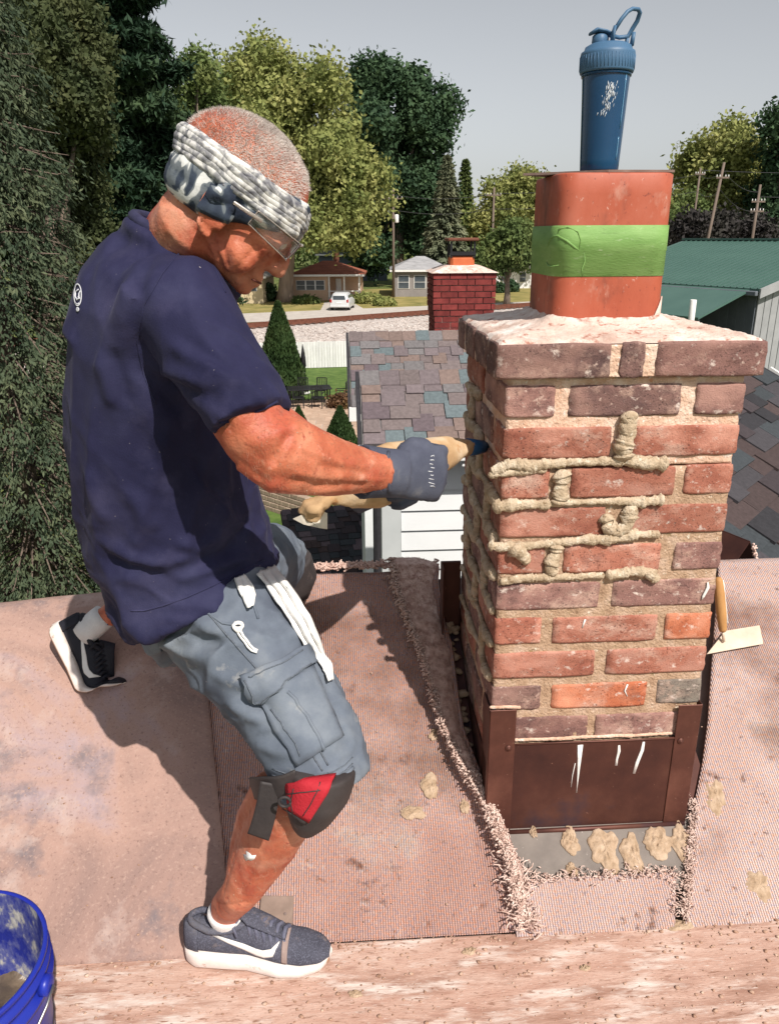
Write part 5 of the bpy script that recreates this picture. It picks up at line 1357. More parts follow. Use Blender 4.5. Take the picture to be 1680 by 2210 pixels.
def shoe(M, mu, ms, L=.292, flex=0.0, side=-1, tongue=True, dirty=True, ml=None):
    ml = ml or mu
    """running shoe built along +x from heel to toe; side -1 = the side that shows its mark"""
    def bend(p):
        if flex and p[0] > .185:
            a = flex * min(1, (p[0] - .185) / .06); dx = p[0] - .185
            return Vector((.185 + dx * math.cos(a), p[1], p[2] + dx * math.sin(a)))
        return Vector(p)
    k = L / .292
    def T(p): return M @ (bend(p) * k)
    # footprint half width along the length
    xs = np.linspace(0, .292, 30)
    def hw(x): return float(np.interp(x, [0, .008, .03, .08, .13, .19, .235, .27, .287, .292], [.004, .022, .033, .034, .034, .046, .046, .034, .017, .003]))
    def zt(x): return float(np.interp(x, [0, .03, .12, .2, .27, .292], [.034, .037, .032, .026, .026, .030]))
    def zb(x): return float(np.interp(x, [0, .02, .1, .2, .27, .292], [.010, .0, .0, .0, .008, .018]))
    def loftx(xs_, f, n=24):
        V = []; F = []
        for x in xs_:
            for q in f(x, n): V.append(T((x, q[0], q[1])))
        m = len(xs_)
        for i in range(m - 1):
            for q in range(n): F.append((i * n + q, i * n + (q + 1) % n, (i + 1) * n + (q + 1) % n, (i + 1) * n + q))
        F.append(tuple(range(n - 1, -1, -1))); F.append(tuple((m - 1) * n + q for q in range(n))); return V, F
    def sole_sec(x, n):
        w = hw(x); a, b = zb(x), zt(x); o = []
        for q in range(n):
            an = 2 * math.pi * q / n; c, s = math.cos(an), math.sin(an)
            e = .42; o.append((w * 1.06 * math.copysign(abs(c) ** e, c), (a + b) / 2 + (b - a) / 2 * math.copysign(abs(s) ** e, s)))
        return o
    def top(x): return float(np.interp(x, [0, .02, .06, .10, .13, .17, .22, .27, .292], [.085, .092, .088, .088, .098, .083, .060, .045, .03]))
    def up_sec(x, n):
        w = hw(x) * .98; a = zt(x) - .006; b = top(x); o = []
        pinch = float(np.interp(x, [0, .1, .14, .2, .25, .292], [.62, .62, .55, .62, .8, .9]))
        for q in range(n):
            an = 2 * math.pi * q / n; c, s = math.cos(an), math.sin(an)
            z = (a + b) / 2 + (b - a) / 2 * math.copysign(abs(s) ** .8, s); t = (z - a) / (b - a)
            o.append((w * math.copysign(abs(c) ** .7, c) * (1 - (1 - pinch) * t), z))
        return o
    sh = empty('shoe'); sh.parent = person
    V, F = loftx(xs, sole_sec); so = mesh_obj('sole', V, F, ms, sh, True)
    V, F = loftx(np.linspace(.004, .288, 30), lambda x, n: [(y * .97, min(z, zb(x) + .010)) if True else 0 for y, z in sole_sec(x, n)]); mesh_obj('outsole', [v for v in V], F, M_soleb, sh, True).location = M.to_3x3() @ Vector((0, 0, -.0016))
    V, F = loftx(np.linspace(.004, .288, 40), up_sec, 28); up = mesh_obj('upper', V, F, mu, sh, True)
    # collar opening: dark padded ring
    rg = []
    for q in range(25):
        an = 2 * math.pi * q / 24; x = .074 + .056 * math.cos(an); rg.append(T((x, .0255 * math.sin(an), top(x) + .001 + .004 * (math.cos(an) < -.5))))
    mb = MB(); mb.tube(rg, .0062, 8); mb.build('collar', mu, sh, True)
    if tongue:
        mb = MB(); mb.tube([T((.205, 0, .068)), T((.17, 0, .088)), T((.135, 0, .106)), T((.118, 0, .124))], [(.018, .004), (.021, .005), (.022, .006), (.018, .004)], 12); mb.build('tongue', mu, sh, True)
    def strip(nm, xa, xb, mt_, e=.0016, lo=-.35):
        V = []; F = []; rows = 5; sec0 = None
        for i in range(rows + 1):
            x = xa + (xb - xa) * i / rows; pts = [p_ for q_, p_ in enumerate(up_sec(x, 40)) if math.sin(2 * math.pi * q_ / 40) > lo]
            srt = sorted(range(40), key=lambda q_: ((q_ + 10) % 40)); pts = [up_sec(x, 40)[q_] for q_ in srt if math.sin(2 * math.pi * q_ / 40) > lo]
            cz_ = (zt(x) + top(x)) / 2
            for (y_, z_) in pts: l_ = math.hypot(y_, z_ - cz_) + 1e-6; V.append(T((x, y_ * (1 + e / l_), z_ + (z_ - cz_) / l_ * e)))
            sec0 = len(pts)
        for i in range(rows):
            for k_ in range(sec0 - 1): F.append((i * sec0 + k_, i * sec0 + k_ + 1, (i + 1) * sec0 + k_ + 1, (i + 1) * sec0 + k_))
        o = mesh_obj(nm, V, F, mt_, sh, True); md = o.modifiers.new('t', 'SOLIDIFY'); md.thickness = .0012; md.offset = 0
    strip('toe_overlay', .200, .211, M_dusty if dirty else mu); strip('heel_counter', .006, .036, mu, .0020, -.8)
    for i in range(6):
        x = .135 + i * .0135; z = top(x); w = hw(x) * .56
        mb = MB(); mb.tube([T((x + .004, -w, z - .018)), T((x - .002, -w * .5, z + .003)), T((x, 0, z + .011)), T((x + .004, w * .5, z + .004)), T((x + .006, w, z - .018))], .0042, 7); mb.build('lace', ml, sh, True)
    for s in (-1, 1):
        mb = MB(); mb.tube([T((.13, s * .004, top(.13) + .006)), T((.118, s * .014, top(.13) + .016)), T((.108, s * .024, top(.12) + .006)), T((.116, s * .030, top(.12) - .012))], .0030, 6); mb.build('lace', ml, sh, True)
    # curved mark on the visible flank
    def flank(x, z, e=.0012):
        yy = max((abs(y) for y, zz in up_sec(x, 160) if abs(zz - z) < .003), default=hw(x) * .9); return T((x, side * (yy + e), z))
    tt_ = [0, .25, .5, .7, .82, .92, 1.0]
    ux = [(.066, .079), (.097, .0715), (.128, .064), (.150, .0575), (.164, .0560), (.180, .0605), (.195, .0700)]
    lx = [(.066, .0765), (.097, .0635), (.128, .0505), (.150, .0420), (.166, .0400), (.184, .0470), (.1955, .0690)]
    V = []; F = []
    for (p_, q_) in zip(ux, lx):
        for k_ in range(5): V.append(flank(p_[0] + (q_[0] - p_[0]) * k_ / 4, p_[1] + (q_[1] - p_[1]) * k_ / 4))
    for i in range(6):
        for k_ in range(4): F.append((i * 5 + k_, i * 5 + k_ + 1, (i + 1) * 5 + k_ + 1, (i + 1) * 5 + k_))
    o = mesh_obj('swoosh_mark', V, F, M_swoosh, sh, True); md = o.modifiers.new('t', 'SOLIDIFY'); md.thickness = .0012; md.offset = 0
    return sh
# right shoe flat on the plank
shoe(Mr, M_mesh, M_sole, L=Ls + .004, side=-1, ml=M_lace)
mb = MB(); mb.tube([Mr @ Vector((.080, 0, .072)), Mr @ Vector((.083, 0, .085)), Mr @ Vector((.085, 0, .106)), Mr @ Vector((.086, 0, .110))], [(.020, .020), (.027, .027), (.034, .034), (.033, .033)], 20); mb.build('sock', M_sock, person, True)
# left shoe propped on its toe
shoe(Ml, M_black, M_sole, L=.250, flex=1.0, side=-1, dirty=False)
mb = MB(); mb.tube([Ml @ Vector((.058, 0, .060)), Ml @ Vector((.052, 0, .085)), Ml @ Vector((.046, 0, .112)), Ml @ Vector((.043, 0, .128))], [(.034, .030), (.036, .031), (.035, .031), (.033, .030)], 20); sk = mb.build('sock', M_sock, person, True)
SKB = bvh(sk); M_navy = mat('sock_letter', [(.3, (.03, .06, .16)), (.7, (.05, .09, .22))], 20, rough=.9)
for k in range(6):
    x = 222 + k * 4.5; stroke('sock_letter', [(x, 1336 + k * 6), (x + 8, 1333 + k * 6), (x + 14, 1332 + k * 6)], .0016, SKB, .0005, M_navy, sk, 5)

# ---- knee pad
M_kred = mat('kneepad_red', [(.3, (.34, .012, .022)), (.7, (.46, .022, .035))], 18, rough=.75, bump=.6, bscale=300)
M_kblk = mat('kneepad_black', [(.3, (.026, .022, .024)), (.7, (.055, .046, .046))], 14, rough=.6, bump=.4, bscale=200, specks=[((.22, .17, .15), 16, .62, .8)])
kp = empty('knee_pad'); kp.parent = person
cap = fuse('cap', [limb([(694, 1635, 1.018, 78, .076), (690, 1660, 1.016, 80, .078), (684, 1690, 1.014, 76, .078), (674, 1720, 1.016, 60, .072), (664, 1744, 1.020, 40, .060)], 32)], .004, M_kblk, kp, 4)
PB = bvh(cap)
patch('padding', [(622, 1690), (724, 1676), (668, 1770), (628, 1744)], PB, .0035, M_kred, kp, .006, 12)
stroke('pad_edge', [(628, 1746), (640, 1757), (655, 1768), (668, 1774)], .0046, PB, .002, M_kblk, kp, 8)
for pts in ([(640, 1700), (634, 1728), (640, 1760)], [(690, 1694), (672, 1730), (652, 1764)], [(622, 1712), (660, 1706), (700, 1700)], [(618, 1742), (645, 1756)]):
    stroke('pad_stitch', pts, .0009, PB, .007, M_kblk, kp, 5)
def band(name, pts, w, mt, parent, th=.003):
    """flat strap: pts picture points with distance, w width vector px"""
    V = []
    for (x, y, d, wx, wy) in pts: V += [px(x - wx, y - wy, d), px(x + wx, y + wy, d)]
    F = [(2 * i, 2 * i + 1, 2 * i + 3, 2 * i + 2) for i in range(len(pts) - 1)]
    o = mesh_obj(name, V, F, mt, parent, True)
    md = o.modifiers.new('u', 'SUBSURF'); md.levels = 3; md.render_levels = 3; md.boundary_smooth = 'PRESERVE_CORNERS'
    md = o.modifiers.new('t', 'SOLIDIFY'); md.thickness = th; md.offset = 0
    return o
band('strap', [(640, 1682, .962, 4, 20), (606, 1700, .962, 4, 22), (572, 1702, .98, 6, 26), (548, 1702, 1.02, 4, 24), (542, 1700, 1.07, 4, 22)], 0, M_kblk, kp)
band('strap', [(584, 1690, .972, 22, 4), (576, 1740, .966, 23, 5), (566, 1780, .964, 23, 7), (557, 1806, .965, 23, 8)], 0, M_kblk, kp)
V2, F2 = ringpoly(615, 1731, 12, 12, 6)
mb = MB(); c_ = px(614, 1731, .936); mb.tube([c_ + Vector((.0085 * math.cos(a), 0, .0085 * math.sin(a))) for a in np.linspace(0, 2 * math.pi, 17)], .0024, 6); mb.build('strap_ring', M_kblk, kp, True)
# pad of the far knee
fuse('knee_pad', [limb([(628, 1205, 1.80, 44, .055), (638, 1245, 1.815, 46, .06), (632, 1285, 1.81, 34, .052)], 20)], .005, M_kblk, person, 4)

# ================================================================== GROUT BAG
M_bag = mat('canvas_bag', [(.3, (.33, .19, .09)), (.48, (.48, .32, .18)), (.62, (.60, .47, .33)), (.8, (.70, .62, .52))], 9, 8, rough=.85, bump=.5, bscale=220, bdist=.0015, specks=[((.42, .20, .08), 26, .60, .70), ((.78, .74, .68), 11, .60, .72)], dist=.6)
M_tip = mat('blue_tip', [(.3, (.012, .06, .16)), (.7, (.02, .09, .22))], 20, rough=.4)
S = [limb([(1016, 965, 1.478, 17), (985, 968, 1.455, 26), (945, 982, 1.42, 40), (900, 1000, 1.385, 54), (850, 1018, 1.345, 64, .05), (800, 1037, 1.31, 66, .052), (765, 1050, 1.29, 52, .045), (735, 1062, 1.275, 32, .032), (712, 1074, 1.265, 16, .018)], 26),
     limb([(716, 1072, 1.266, 14, .016), (694, 1084, 1.255, 13, .018), (674, 1098, 1.248, 20, .020), (662, 1116, 1.248, 26, .012)], 18)]
bagroot = empty('grout_bag', px(850, 1050, 1.345), 0, 'tan canvas mortar bag with blue tip squeezed in the gloved hands', 'mortar bag')
BR = Vector(bagroot.location)
bag = fuse('bag', S, .0042, M_bag, None, 4)
co = get_co(bag); no = get_no(bag); f = folds(co, (.85, .45, .2), 26, 33.0)
tail = np.exp(-(np.linalg.norm(co - np.array(px(670, 1105, 1.25)), axis=1) / .045) ** 2)
f2 = folds(co, (.3, .2, .9), 60, 41.0)
co = co + no * (f * .0035 - .0015 + tail * f2 * .008)[:, None]
set_co(bag, co - np.array(BR)); bag.parent = bagroot
tp = [px(1008, 965, 1.472) - BR, px(1028, 965, 1.49) - BR, px(1044, 964, 1.505) - BR]
mb = MB(); mb.tube(tp, [.0175, .0155, .0120], 18); mb.build('nozzle', M_tip, bagroot, True)
mb = MB(); mb.tube([px(1040, 964, 1.502) - BR, px(1052, 966, 1.515) - BR], [.0085, .0075], 12); mb.build('outlet', M_crumb, bagroot, True)
M_bagw = mat('bag_lining', [(.3, (.62, .55, .46)), (.7, (.74, .69, .62))], 14, rough=.9, bump=.4)
def flapp(name, pts, mt, parent, org, th=.002):
    V = [px(*p) - org for p in pts]; o = mesh_obj(name, V, [tuple(range(len(V)))], mt, parent); md = o.modifiers.new('t', 'SOLIDIFY'); md.thickness = th; return o
flapp('bag_flap', [(632, 1120, 1.245), (655, 1132, 1.24), (690, 1140, 1.235), (706, 1142, 1.24), (706, 1108, 1.242), (690, 1102, 1.238), (668, 1122, 1.236), (650, 1112, 1.24)], M_bagw, bagroot, BR)

# ================================================================== RAG at the waist
M_rag = mat('white_rag', [(.3, (.62, .60, .58)), (.5, (.74, .73, .72)), (.8, (.80, .79, .78))], 12, rough=.95, bump=.6, bscale=160, bdist=.002, specks=[((.16, .17, .15), 34, .64, .70), ((.45, .30, .18), 22, .66, .74)])
rag = empty('rag', px(580, 1235, 1.13), 0, 'long white stained rag hanging from the front of the shorts', 'rag')
RR = Vector(rag.location)
_ld = [1.1]
def on_short(x, y, d):
    r = ray(x, y).normalized(); loc, nr, i, ds = SH.ray_cast(CAM, r)
    l2, n2, i2, d2 = SB.ray_cast(CAM, r)
    if l2 is not None and (loc is None or d2 < ds): loc, ds = l2, d2
    if loc is None or abs(ds - _ld[0]) > .12 and _ld[0] != 1.1: return CAM + r * _ld[0]
    _ld[0] = ds - .010; return CAM + r * _ld[0]
def cloth(name, rows, mt, parent, org, nx=22, fold=.007, seed=0, k=5.0):
    V = []; F = []; n = 40; R_ = [(on_short(*a), on_short(*b)) for a, b in rows]; m = len(R_) - 1
    for j in range(n + 1):
        t = j / n * m; i = min(int(t), m - 1); f = t - i
        A = R_[i][0].lerp(R_[i + 1][0], f); B_ = R_[i][1].lerp(R_[i + 1][1], f)
        nv = Vector((.25, -.95, .2))
        for q in range(nx + 1):
            s = q / nx; w = fold * math.sin(s * math.pi * k + noise.noise(Vector((t, seed, 0))) * 2 + seed) + fold * .6 * noise.noise(Vector((s * 3, t * 1.5, seed)))
            V.append(A.lerp(B_, s) + nv * w - org)
    for j in range(n):
        for q in range(nx): F.append((j * (nx + 1) + q, j * (nx + 1) + q + 1, (j + 1) * (nx + 1) + q + 1, (j + 1) * (nx + 1) + q))
    o = mesh_obj(name, V, F, mt, parent, True); md = o.modifiers.new('t', 'SOLIDIFY'); md.thickness = .0025; return o
cloth('tail', [((552, 1238, 1.12), (592, 1222, 1.13)), ((574, 1262, 1.105), (614, 1250, 1.12)), ((598, 1300, 1.09), (642, 1288, 1.10)), ((628, 1345, 1.07), (668, 1330, 1.08)), ((655, 1390, 1.05), (686, 1372, 1.06)), ((684, 1425, 1.035), (700, 1415, 1.04)), ((695, 1440, 1.03), (715, 1432, 1.03)), ((706, 1468, 1.025), (717, 1462, 1.025))], M_rag, rag, RR, seed=1)
cloth('tail', [((505, 1250, 1.10), (530, 1240, 1.10)), ((512, 1270, 1.095), (546, 1262, 1.095)), ((522, 1290, 1.09), (552, 1282, 1.09)), ((534, 1312, 1.085), (548, 1304, 1.085))], M_rag, rag, RR, seed=4, fold=.004)
# ================================================================== GROUND AND SETTING
def ground_poly(name, pts, z, mt, kind='structure', th=0.0):
    V = [Vector((p.x, p.y, z)) for p in pts]; o = mesh_obj(name, V, [tuple(range(len(V)))], mt); o['kind'] = kind
    if o.data.polygons[0].normal.z < 0: o.data.flip_normals()
    return o
G = lambda x, y: pxz(x, y, 0)
M_grass = mat('grass', [(.3, (.055, .085, .020)), (.5, (.10, .13, .032)), (.75, (.17, .18, .055))], .9, 9, rough=.95, bump=.6, bscale=14, bdist=.05, specks=[((.24, .20, .085), .35, .55, .7)])
M_lawn = mat('lawn', [(.3, (.050, .095, .018)), (.5, (.085, .145, .030)), (.75, (.14, .20, .05))], 2.2, 9, rough=.95, bump=.6, bscale=30, bdist=.03)
M_dry = mat('dry_lawn', [(.3, (.14, .14, .040)), (.5, (.26, .22, .075)), (.75, (.38, .30, .12))], .5, 9, rough=.95, bump=.4, bscale=10, bdist=.03)
M_conc = mat('pale_concrete', [(.3, (.40, .36, .33)), (.7, (.52, .48, .44))], 1.2, 8, rough=.9, bump=.2, bscale=20)
M_pave = mat('paver', [(.3, (.38, .26, .19)), (.7, (.52, .38, .29))], 3, 7, rough=.9, bump=.3, objvar=.12)
M_ballast = mat('ballast', [(.3, (.30, .25, .23)), (.45, (.50, .44, .41)), (.7, (.64, .59, .56))], 3.4, 10, rough=.95, bump=1.0, bscale=9, bdist=.15, specks=[((.24, .15, .12), 2.6, .60, .68)])
M_rust = mat('rusty_steel', [(.3, (.10, .035, .022)), (.7, (.19, .075, .048))], 6, rough=.8, bump=.4)
M_tie = mat('sleeper_wood', [(.3, (.10, .06, .045)), (.7, (.17, .11, .09))], 6, rough=.9, bump=.4)
gr_ = mesh_obj('ground', [(-900, -300, 0), (900, -300, 0), (900, 1500, 0), (-900, 1500, 0)], [(0, 1, 2, 3)], M_grass); gr_['kind'] = 'structure'
ground_poly('lawn', [G(380, 1000), G(380, 760), G(830, 770), G(830, 880), G(640, 880), G(560, 1000)], .004, M_lawn)
ground_poly('lawn', [G(430, 1250), G(470, 1000), G(650, 1005), G(650, 1110), G(560, 1250)], .010, M_lawn)
ground_poly('front_lawn', [G(380, 690), G(380, 628), G(1280, 618), G(1280, 660)], .004, M_dry)
ground_poly('street', [G(250, 708), G(250, 688), G(1300, 644), G(1300, 662)], .010, M_conc)
ground_poly('driveway', [G(680, 692), G(700, 652), G(760, 652), G(815, 684)], .016, M_conc)
# railway embankment
RA, RB = pxz(380, 709, .9), pxz(1330, 640, .9)
rd = (RB - RA); rd.z = 0; rl = rd.length; rd.normalize(); rn = Vector((-rd.y, rd.x, 0))
em = empty('railway', (RA + RB) / 2 * 1.0, 0); em.location.z = 0
setp(em, 'rusty railway track on a pale stone embankment crossing behind the back yards', 'railway'); em['kind'] = 'structure'
O = Vector(em.location)
prof = [(-9.0, .02), (-2.6, .62), (2.4, .62), (4.2, .06)]
V = []; F = []; nseg = 60
for i in range(nseg + 1):
    t = (i / nseg - .5) * (rl + 60)
    for j, (a, z) in enumerate(prof):
        V.append(rd * t + rn * (a + .3 * noise.noise(Vector((t * .3, a, 0)))) + Vector((0, 0, z + .06 * noise.noise(Vector((t * .8, a, 2))))))
for i in range(nseg):
    for j in range(3): F.append((i * 4 + j, (i + 1) * 4 + j, (i + 1) * 4 + j + 1, i * 4 + j + 1))
emb = mesh_obj('ballast', V, F, M_ballast, em, True)
for s in (-.75, .75):
    V = []; F = []
    for t in (-(rl + 60) / 2, (rl + 60) / 2):
        for a, z in ((-.07, .66), (.07, .66), (.02, .68), (.035, .86), (-.035, .86), (-.02, .68)): V.append(rd * t + rn * (s + a) + Vector((0, 0, z)))
    mesh_obj('rail', V, [(i, (i + 1) % 6, 6 + (i + 1) % 6, 6 + i) for i in range(6)], M_rust, em)
mb = MB(); hx, hy = rd * .12, rn * 1.3
for i in range(int((rl + 40) / .65)):
    c = rd * ((i * .65) - (rl + 40) / 2) + Vector((0, 0, .64)); q = [c - hx - hy, c + hx - hy, c + hx + hy, c - hx + hy]
    mb.add(q + [p + Vector((0, 0, .05)) for p in q], [(4, 5, 6, 7), (0, 1, 5, 4), (1, 2, 6, 5), (2, 3, 7, 6), (3, 0, 4, 7)])
t_ = mb.build('sleepers', M_tie, em); t_['kind'] = 'stuff'
# loose stones of the embankment's face
mb = MB(); rs = random.Random(31)
for i in range(2600):
    t = rs.uniform(-.5, .35) * rl; a = rs.uniform(-9, -2.6); z = .02 + (a + 9) / 6.4 * .6
    r = rs.uniform(.05, .16); V, F = rock(None, (0, 0, 0), r, i * .7); c = rd * t + rn * a + Vector((0, 0, z)); mb.add([c + v for v in V], F)
s_ = mb.build('ballast_stones', M_ballast, em); s_['kind'] = 'stuff'

# ================================================================== TREES
def leaf_mesh(name, P, Nrm, size, mt, parent, aspect=1.6, rs_=None, droop=0.0, long_dir=None):
    """one crown: many small leaf faces"""
    r = rs_ or rng; n = len(P)
    A = r.normal(size=(n, 3)) if long_dir is None else long_dir + r.normal(size=(n, 3)) * .35
    A /= np.linalg.norm(A, axis=1)[:, None] + 1e-9
    B_ = np.cross(Nrm + r.normal(size=(n, 3)) * .55, A); B_ /= np.linalg.norm(B_, axis=1)[:, None] + 1e-9
    s = size * r.uniform(.6, 1.35, size=n)
    a = A * (s * aspect / 2)[:, None]; b = B_ * (s / 2)[:, None]
    V = np.empty((n * 4, 3), dtype=np.float32)
    V[0::4] = P - a; V[1::4] = P + b * .9 - a * .1; V[2::4] = P + a; V[3::4] = P - b * .9 - a * .1
    me = bpy.data.meshes.new(name); me.vertices.add(n * 4); me.vertices.foreach_set('co', V.ravel())
    me.loops.add(n * 4); me.loops.foreach_set('vertex_index', np.arange(n * 4, dtype=np.int32))
    me.polygons.add(n); me.polygons.foreach_set('loop_start', np.arange(0, n * 4, 4, dtype=np.int32)); me.polygons.foreach_set('loop_total', np.full(n, 4, dtype=np.int32))
    me.update(); me.materials.append(mt)
    o = link(bpy.data.objects.new(name, me)); o.parent = parent; return o
def leafm(name, c1, c2, c3, sc_=.4, tr=.25):
    m = mat(name, [(.30, c1), (.5, c2), (.70, c3)], sc_, 4, rough=.7, spec=.2)
    N, L, b = nodes(m)
    # leaves let some light through
    tb = N.new('ShaderNodeBsdfTranslucent'); mx = N.new('ShaderNodeMixShader'); mx.inputs[0].default_value = tr
    col = b.inputs['Base Color'].links[0].from_socket
    L.new(col, tb.inputs[0]); out = N['Material Output']; L.new(b.outputs[0], mx.inputs[1]); L.new(tb.outputs[0], mx.inputs[2]); L.new(mx.outputs[0], out.inputs[0])
    return m
M_bark = mat('bark', [(.3, (.10, .075, .06)), (.7, (.20, .155, .125))], 5, 8, rough=.95, bump=1, bscale=12, bdist=.05, stretch=(1, 1, .25))
M_bark2 = mat('bark_pale', [(.3, (.22, .16, .12)), (.7, (.36, .27, .21))], 3, 8, rough=.95, bump=1, bscale=10, bdist=.05, stretch=(1, 1, .25))
ML_yel = leafm('leaf_yellow', (.125, .16, .05), (.245, .27, .088), (.39, .38, .145), .35)
ML_dk = leafm('leaf_dark', (.022, .048, .026), (.045, .085, .042), (.082, .135, .062), .35, .15)
ML_mid = leafm('leaf_mid', (.065, .10, .035), (.12, .165, .055), (.20, .23, .08), .35)
ML_spr = leafm('needle_near', (.030, .050, .031), (.066, .090, .052), (.14, .16, .088), 2.2, .15)
ML_pine = leafm('needle_pine', (.012, .028, .018), (.024, .050, .027), (.058, .092, .040), .5, .1)
ML_blue = leafm('needle_pale', (.09, .11, .07), (.16, .18, .11), (.25, .245, .15), .3, .1)
ML_arb = leafm('leaf_arborvitae', (.018, .040, .014), (.034, .064, .020), (.065, .095, .032), .8, .1)
def blob_pts(lobes, n, r, shell=.55):
    """points through lumpy lobes, denser near the skin"""
    w = np.array([l[1][0] * l[1][1] * l[1][2] for l in lobes]) ** .75; w /= w.sum(); cnt = r.multinomial(n, w); P = []; Nn = []
    for (c, rad), k in zip(lobes, cnt):
        d = r.normal(size=(k, 3)); d /= np.linalg.norm(d, axis=1)[:, None]
        u = shell + (1.03 - shell) * r.random(k) ** .6
        lump = np.array([1 + .28 * noise.noise(Vector(x * 2.3) + Vector(c)) for x in d])
        P.append(np.array(c) + d * np.array(rad) * (u * lump)[:, None]); Nn.append(d)
    return np.concatenate(P), np.concatenate(Nn)
def clump(P, Nn, per, spread, r):
    k = len(P); Q = np.repeat(P, per, axis=0) + r.normal(size=(k * per, 3)) * spread; return Q, np.repeat(Nn, per, axis=0)
def tree(name, x, base_z, d, lobes_px, mt, label, leafs=7000, leaf=.45, trunk=.35, bark=None, cat='tree', group='trees', trunk_x=None, seed=1, per=14, spread=.5, trunk_top=None, thick=1.0):
    """broad-leaved tree: lobes given as picture centre and picture radii at distance d"""
    r = np.random.default_rng(seed)
    b = px(trunk_x if trunk_x else x, 600, d); root = empty(name, (b.x, b.y, base_z), 0, label, cat, group)
    R0 = Vector(root.location); lobes = []; l2 = []
    for (lx, ly, rx, ry, dd) in lobes_px:                  # each bough breaks into smaller sprays
        for q in range(6):
            a_ = r.random() * 6.28; e_ = .45 + .5 * r.random(); l2.append((lx + math.cos(a_) * rx * e_, ly + math.sin(a_) * ry * e_, rx * r.uniform(.32, .58), ry * r.uniform(.28, .52), dd + r.normal() * rx * d / 1680 * .5))
    for (lx, ly, rx, ry, dd) in l2:
        c = px(lx, ly, d + dd); k = depth(c) / 1680; lobes.append((tuple(c - R0), (rx * k, max(rx, ry) * k * .85, ry * k)))
    # trunk and limbs
    top = max(l[0][2] for l in lobes); mid = Vector((np.mean([l[0][0] for l in lobes]), 0, top * .55))
    mb = MB(); mb.tube([(0, 0, -.1), (trunk * .1, 0, 1.2), tuple(mid * .5), tuple(mid), tuple(Vector(max(lobes, key=lambda l: l[0][2])[0]))], [trunk * 1.35, trunk, trunk * .8, trunk * .55, trunk * .1], 10)
    for c, rad in lobes[::5]:
        s = mid * random.uniform(.45, .9); e = Vector(c); m_ = s.lerp(e, .5) + Vector((0, 0, -.15 * (e - s).length * .3)); mb.tube([s, m_, e], [trunk * .38, trunk * .22, trunk * .06], 7)
    mb.build('trunk', bark or M_bark, root, True)
    P, Nn = blob_pts(lobes, leafs // per, r); Q, Nq = clump(P, Nn, per, spread, r)
    leaf_mesh('crown', Q, Nq, leaf, mt, root, 1.5, r)
    return root
def conifer(name, x, d, base_y_z, top_px, half_px, mt, label, n=9000, size=.3, seed=1, droop=.35, bark=None, group='trees', base_z=0.0, layers=26, low=.06, per=10, half_y=None):
    r = np.random.default_rng(seed); t = px(x, top_px, d); root = empty(name, (t.x, t.y, base_z), 0, label, 'tree', group)
    Hh = t.z - base_z; k = depth(t) / 1680; Rm = half_px * k
    mb = MB(); mb.tube([(0, 0, 0), (0, 0, Hh * .5), (0, 0, Hh)], [Rm * .10 + .05, Rm * .06 + .03, .02], 8)
    P = []; Nn = []; D = []
    for L_ in range(layers):
        f = low + (1 - low) * L_ / layers; z0 = Hh * f; Rr = Rm * (1 - f) ** .85 * (1 + .12 * r.normal())
        nb_ = max(5, int(9 + 6 * (1 - f)))
        a0 = r.random() * 6.28
        for b_ in range(nb_):
            a = a0 + 2 * math.pi * b_ / nb_ + r.normal() * .12; l = Rr * r.uniform(.78, 1.1); dx, dy = math.cos(a), math.sin(a)
            tip = Vector((dx * l, dy * l, z0 - droop * l + .10 * l)); mb.tube([(0, 0, z0), (dx * l * .5, dy * l * .5, z0 - droop * l * .35), tuple(tip)], [.03 + .01 * l, .02, .006], 5)
            m_ = max(3, int(n / layers / nb_))
            tt = r.random(m_) ** .6; w = l * .22 * (1.15 - tt)
            pos = np.stack([dx * l * tt - dy * w * r.normal(size=m_), dy * l * tt + dx * w * r.normal(size=m_), z0 - droop * l * tt ** 1.3 + .10 * l * tt ** 3 - np.abs(r.normal(size=m_)) * l * .07], 1)
            P.append(pos); Nn.append(np.tile((dx * .4, dy * .4, .9), (m_, 1))); D.append(np.tile((dx, dy, -.45), (m_, 1)))
    mb.build('trunk', bark or M_bark, root, True)
    P = np.concatenate(P); leaf_mesh('crown', P, np.concatenate(Nn), size, mt, root, 2.2, r, long_dir=np.concatenate(D))
    return root
TG = 'trees beyond the railway'
tree('broadleaf_tree', 640, 0, 90, [(640, 190, 78, 75, 0), (560, 215, 92, 90, 2), (690, 250, 85, 90, -2), (510, 300, 90, 100, 3), (600, 320, 120, 110, -4), (720, 330, 75, 70, 0), (770, 420, 72, 75, -3), (700, 455, 95, 70, -5), (790, 480, 58, 45, -3), (610, 440, 90, 80, 4), (485, 420, 80, 90, 6)], ML_yel,
     'tall yellow-green tree towering behind the bent head', 90000, .34, .85, M_bark2, group=TG, trunk_x=613, seed=3, per=16, spread=.75)
tree('broadleaf_tree', 860, 0, 118, [(800, 210, 52, 75, 0), (855, 215, 62, 78, -2), (905, 260, 60, 85, 0), (850, 320, 85, 90, -3), (930, 320, 44, 60, 0), (870, 420, 80, 90, 0), (800, 330, 55, 90, 3), (860, 510, 90, 70, 0), (940, 430, 40, 60, 0)], ML_dk,
     'tall dark green tree in the middle distance left of the flue', 64000, .42, .7, group=TG, seed=5, per=16, spread=.7)
conifer('spruce_tree', 965, 104, 0, 330, 78, ML_blue, 'pale grey-green spruce standing between the dark tree and the flue', 30000, .42, 7, .42, group=TG)
conifer('spruce_tree', 1005, 125, 0, 340, 46, ML_mid, 'slim green conifer just behind the pale spruce', 14000, .5, 8, .3, group=TG)
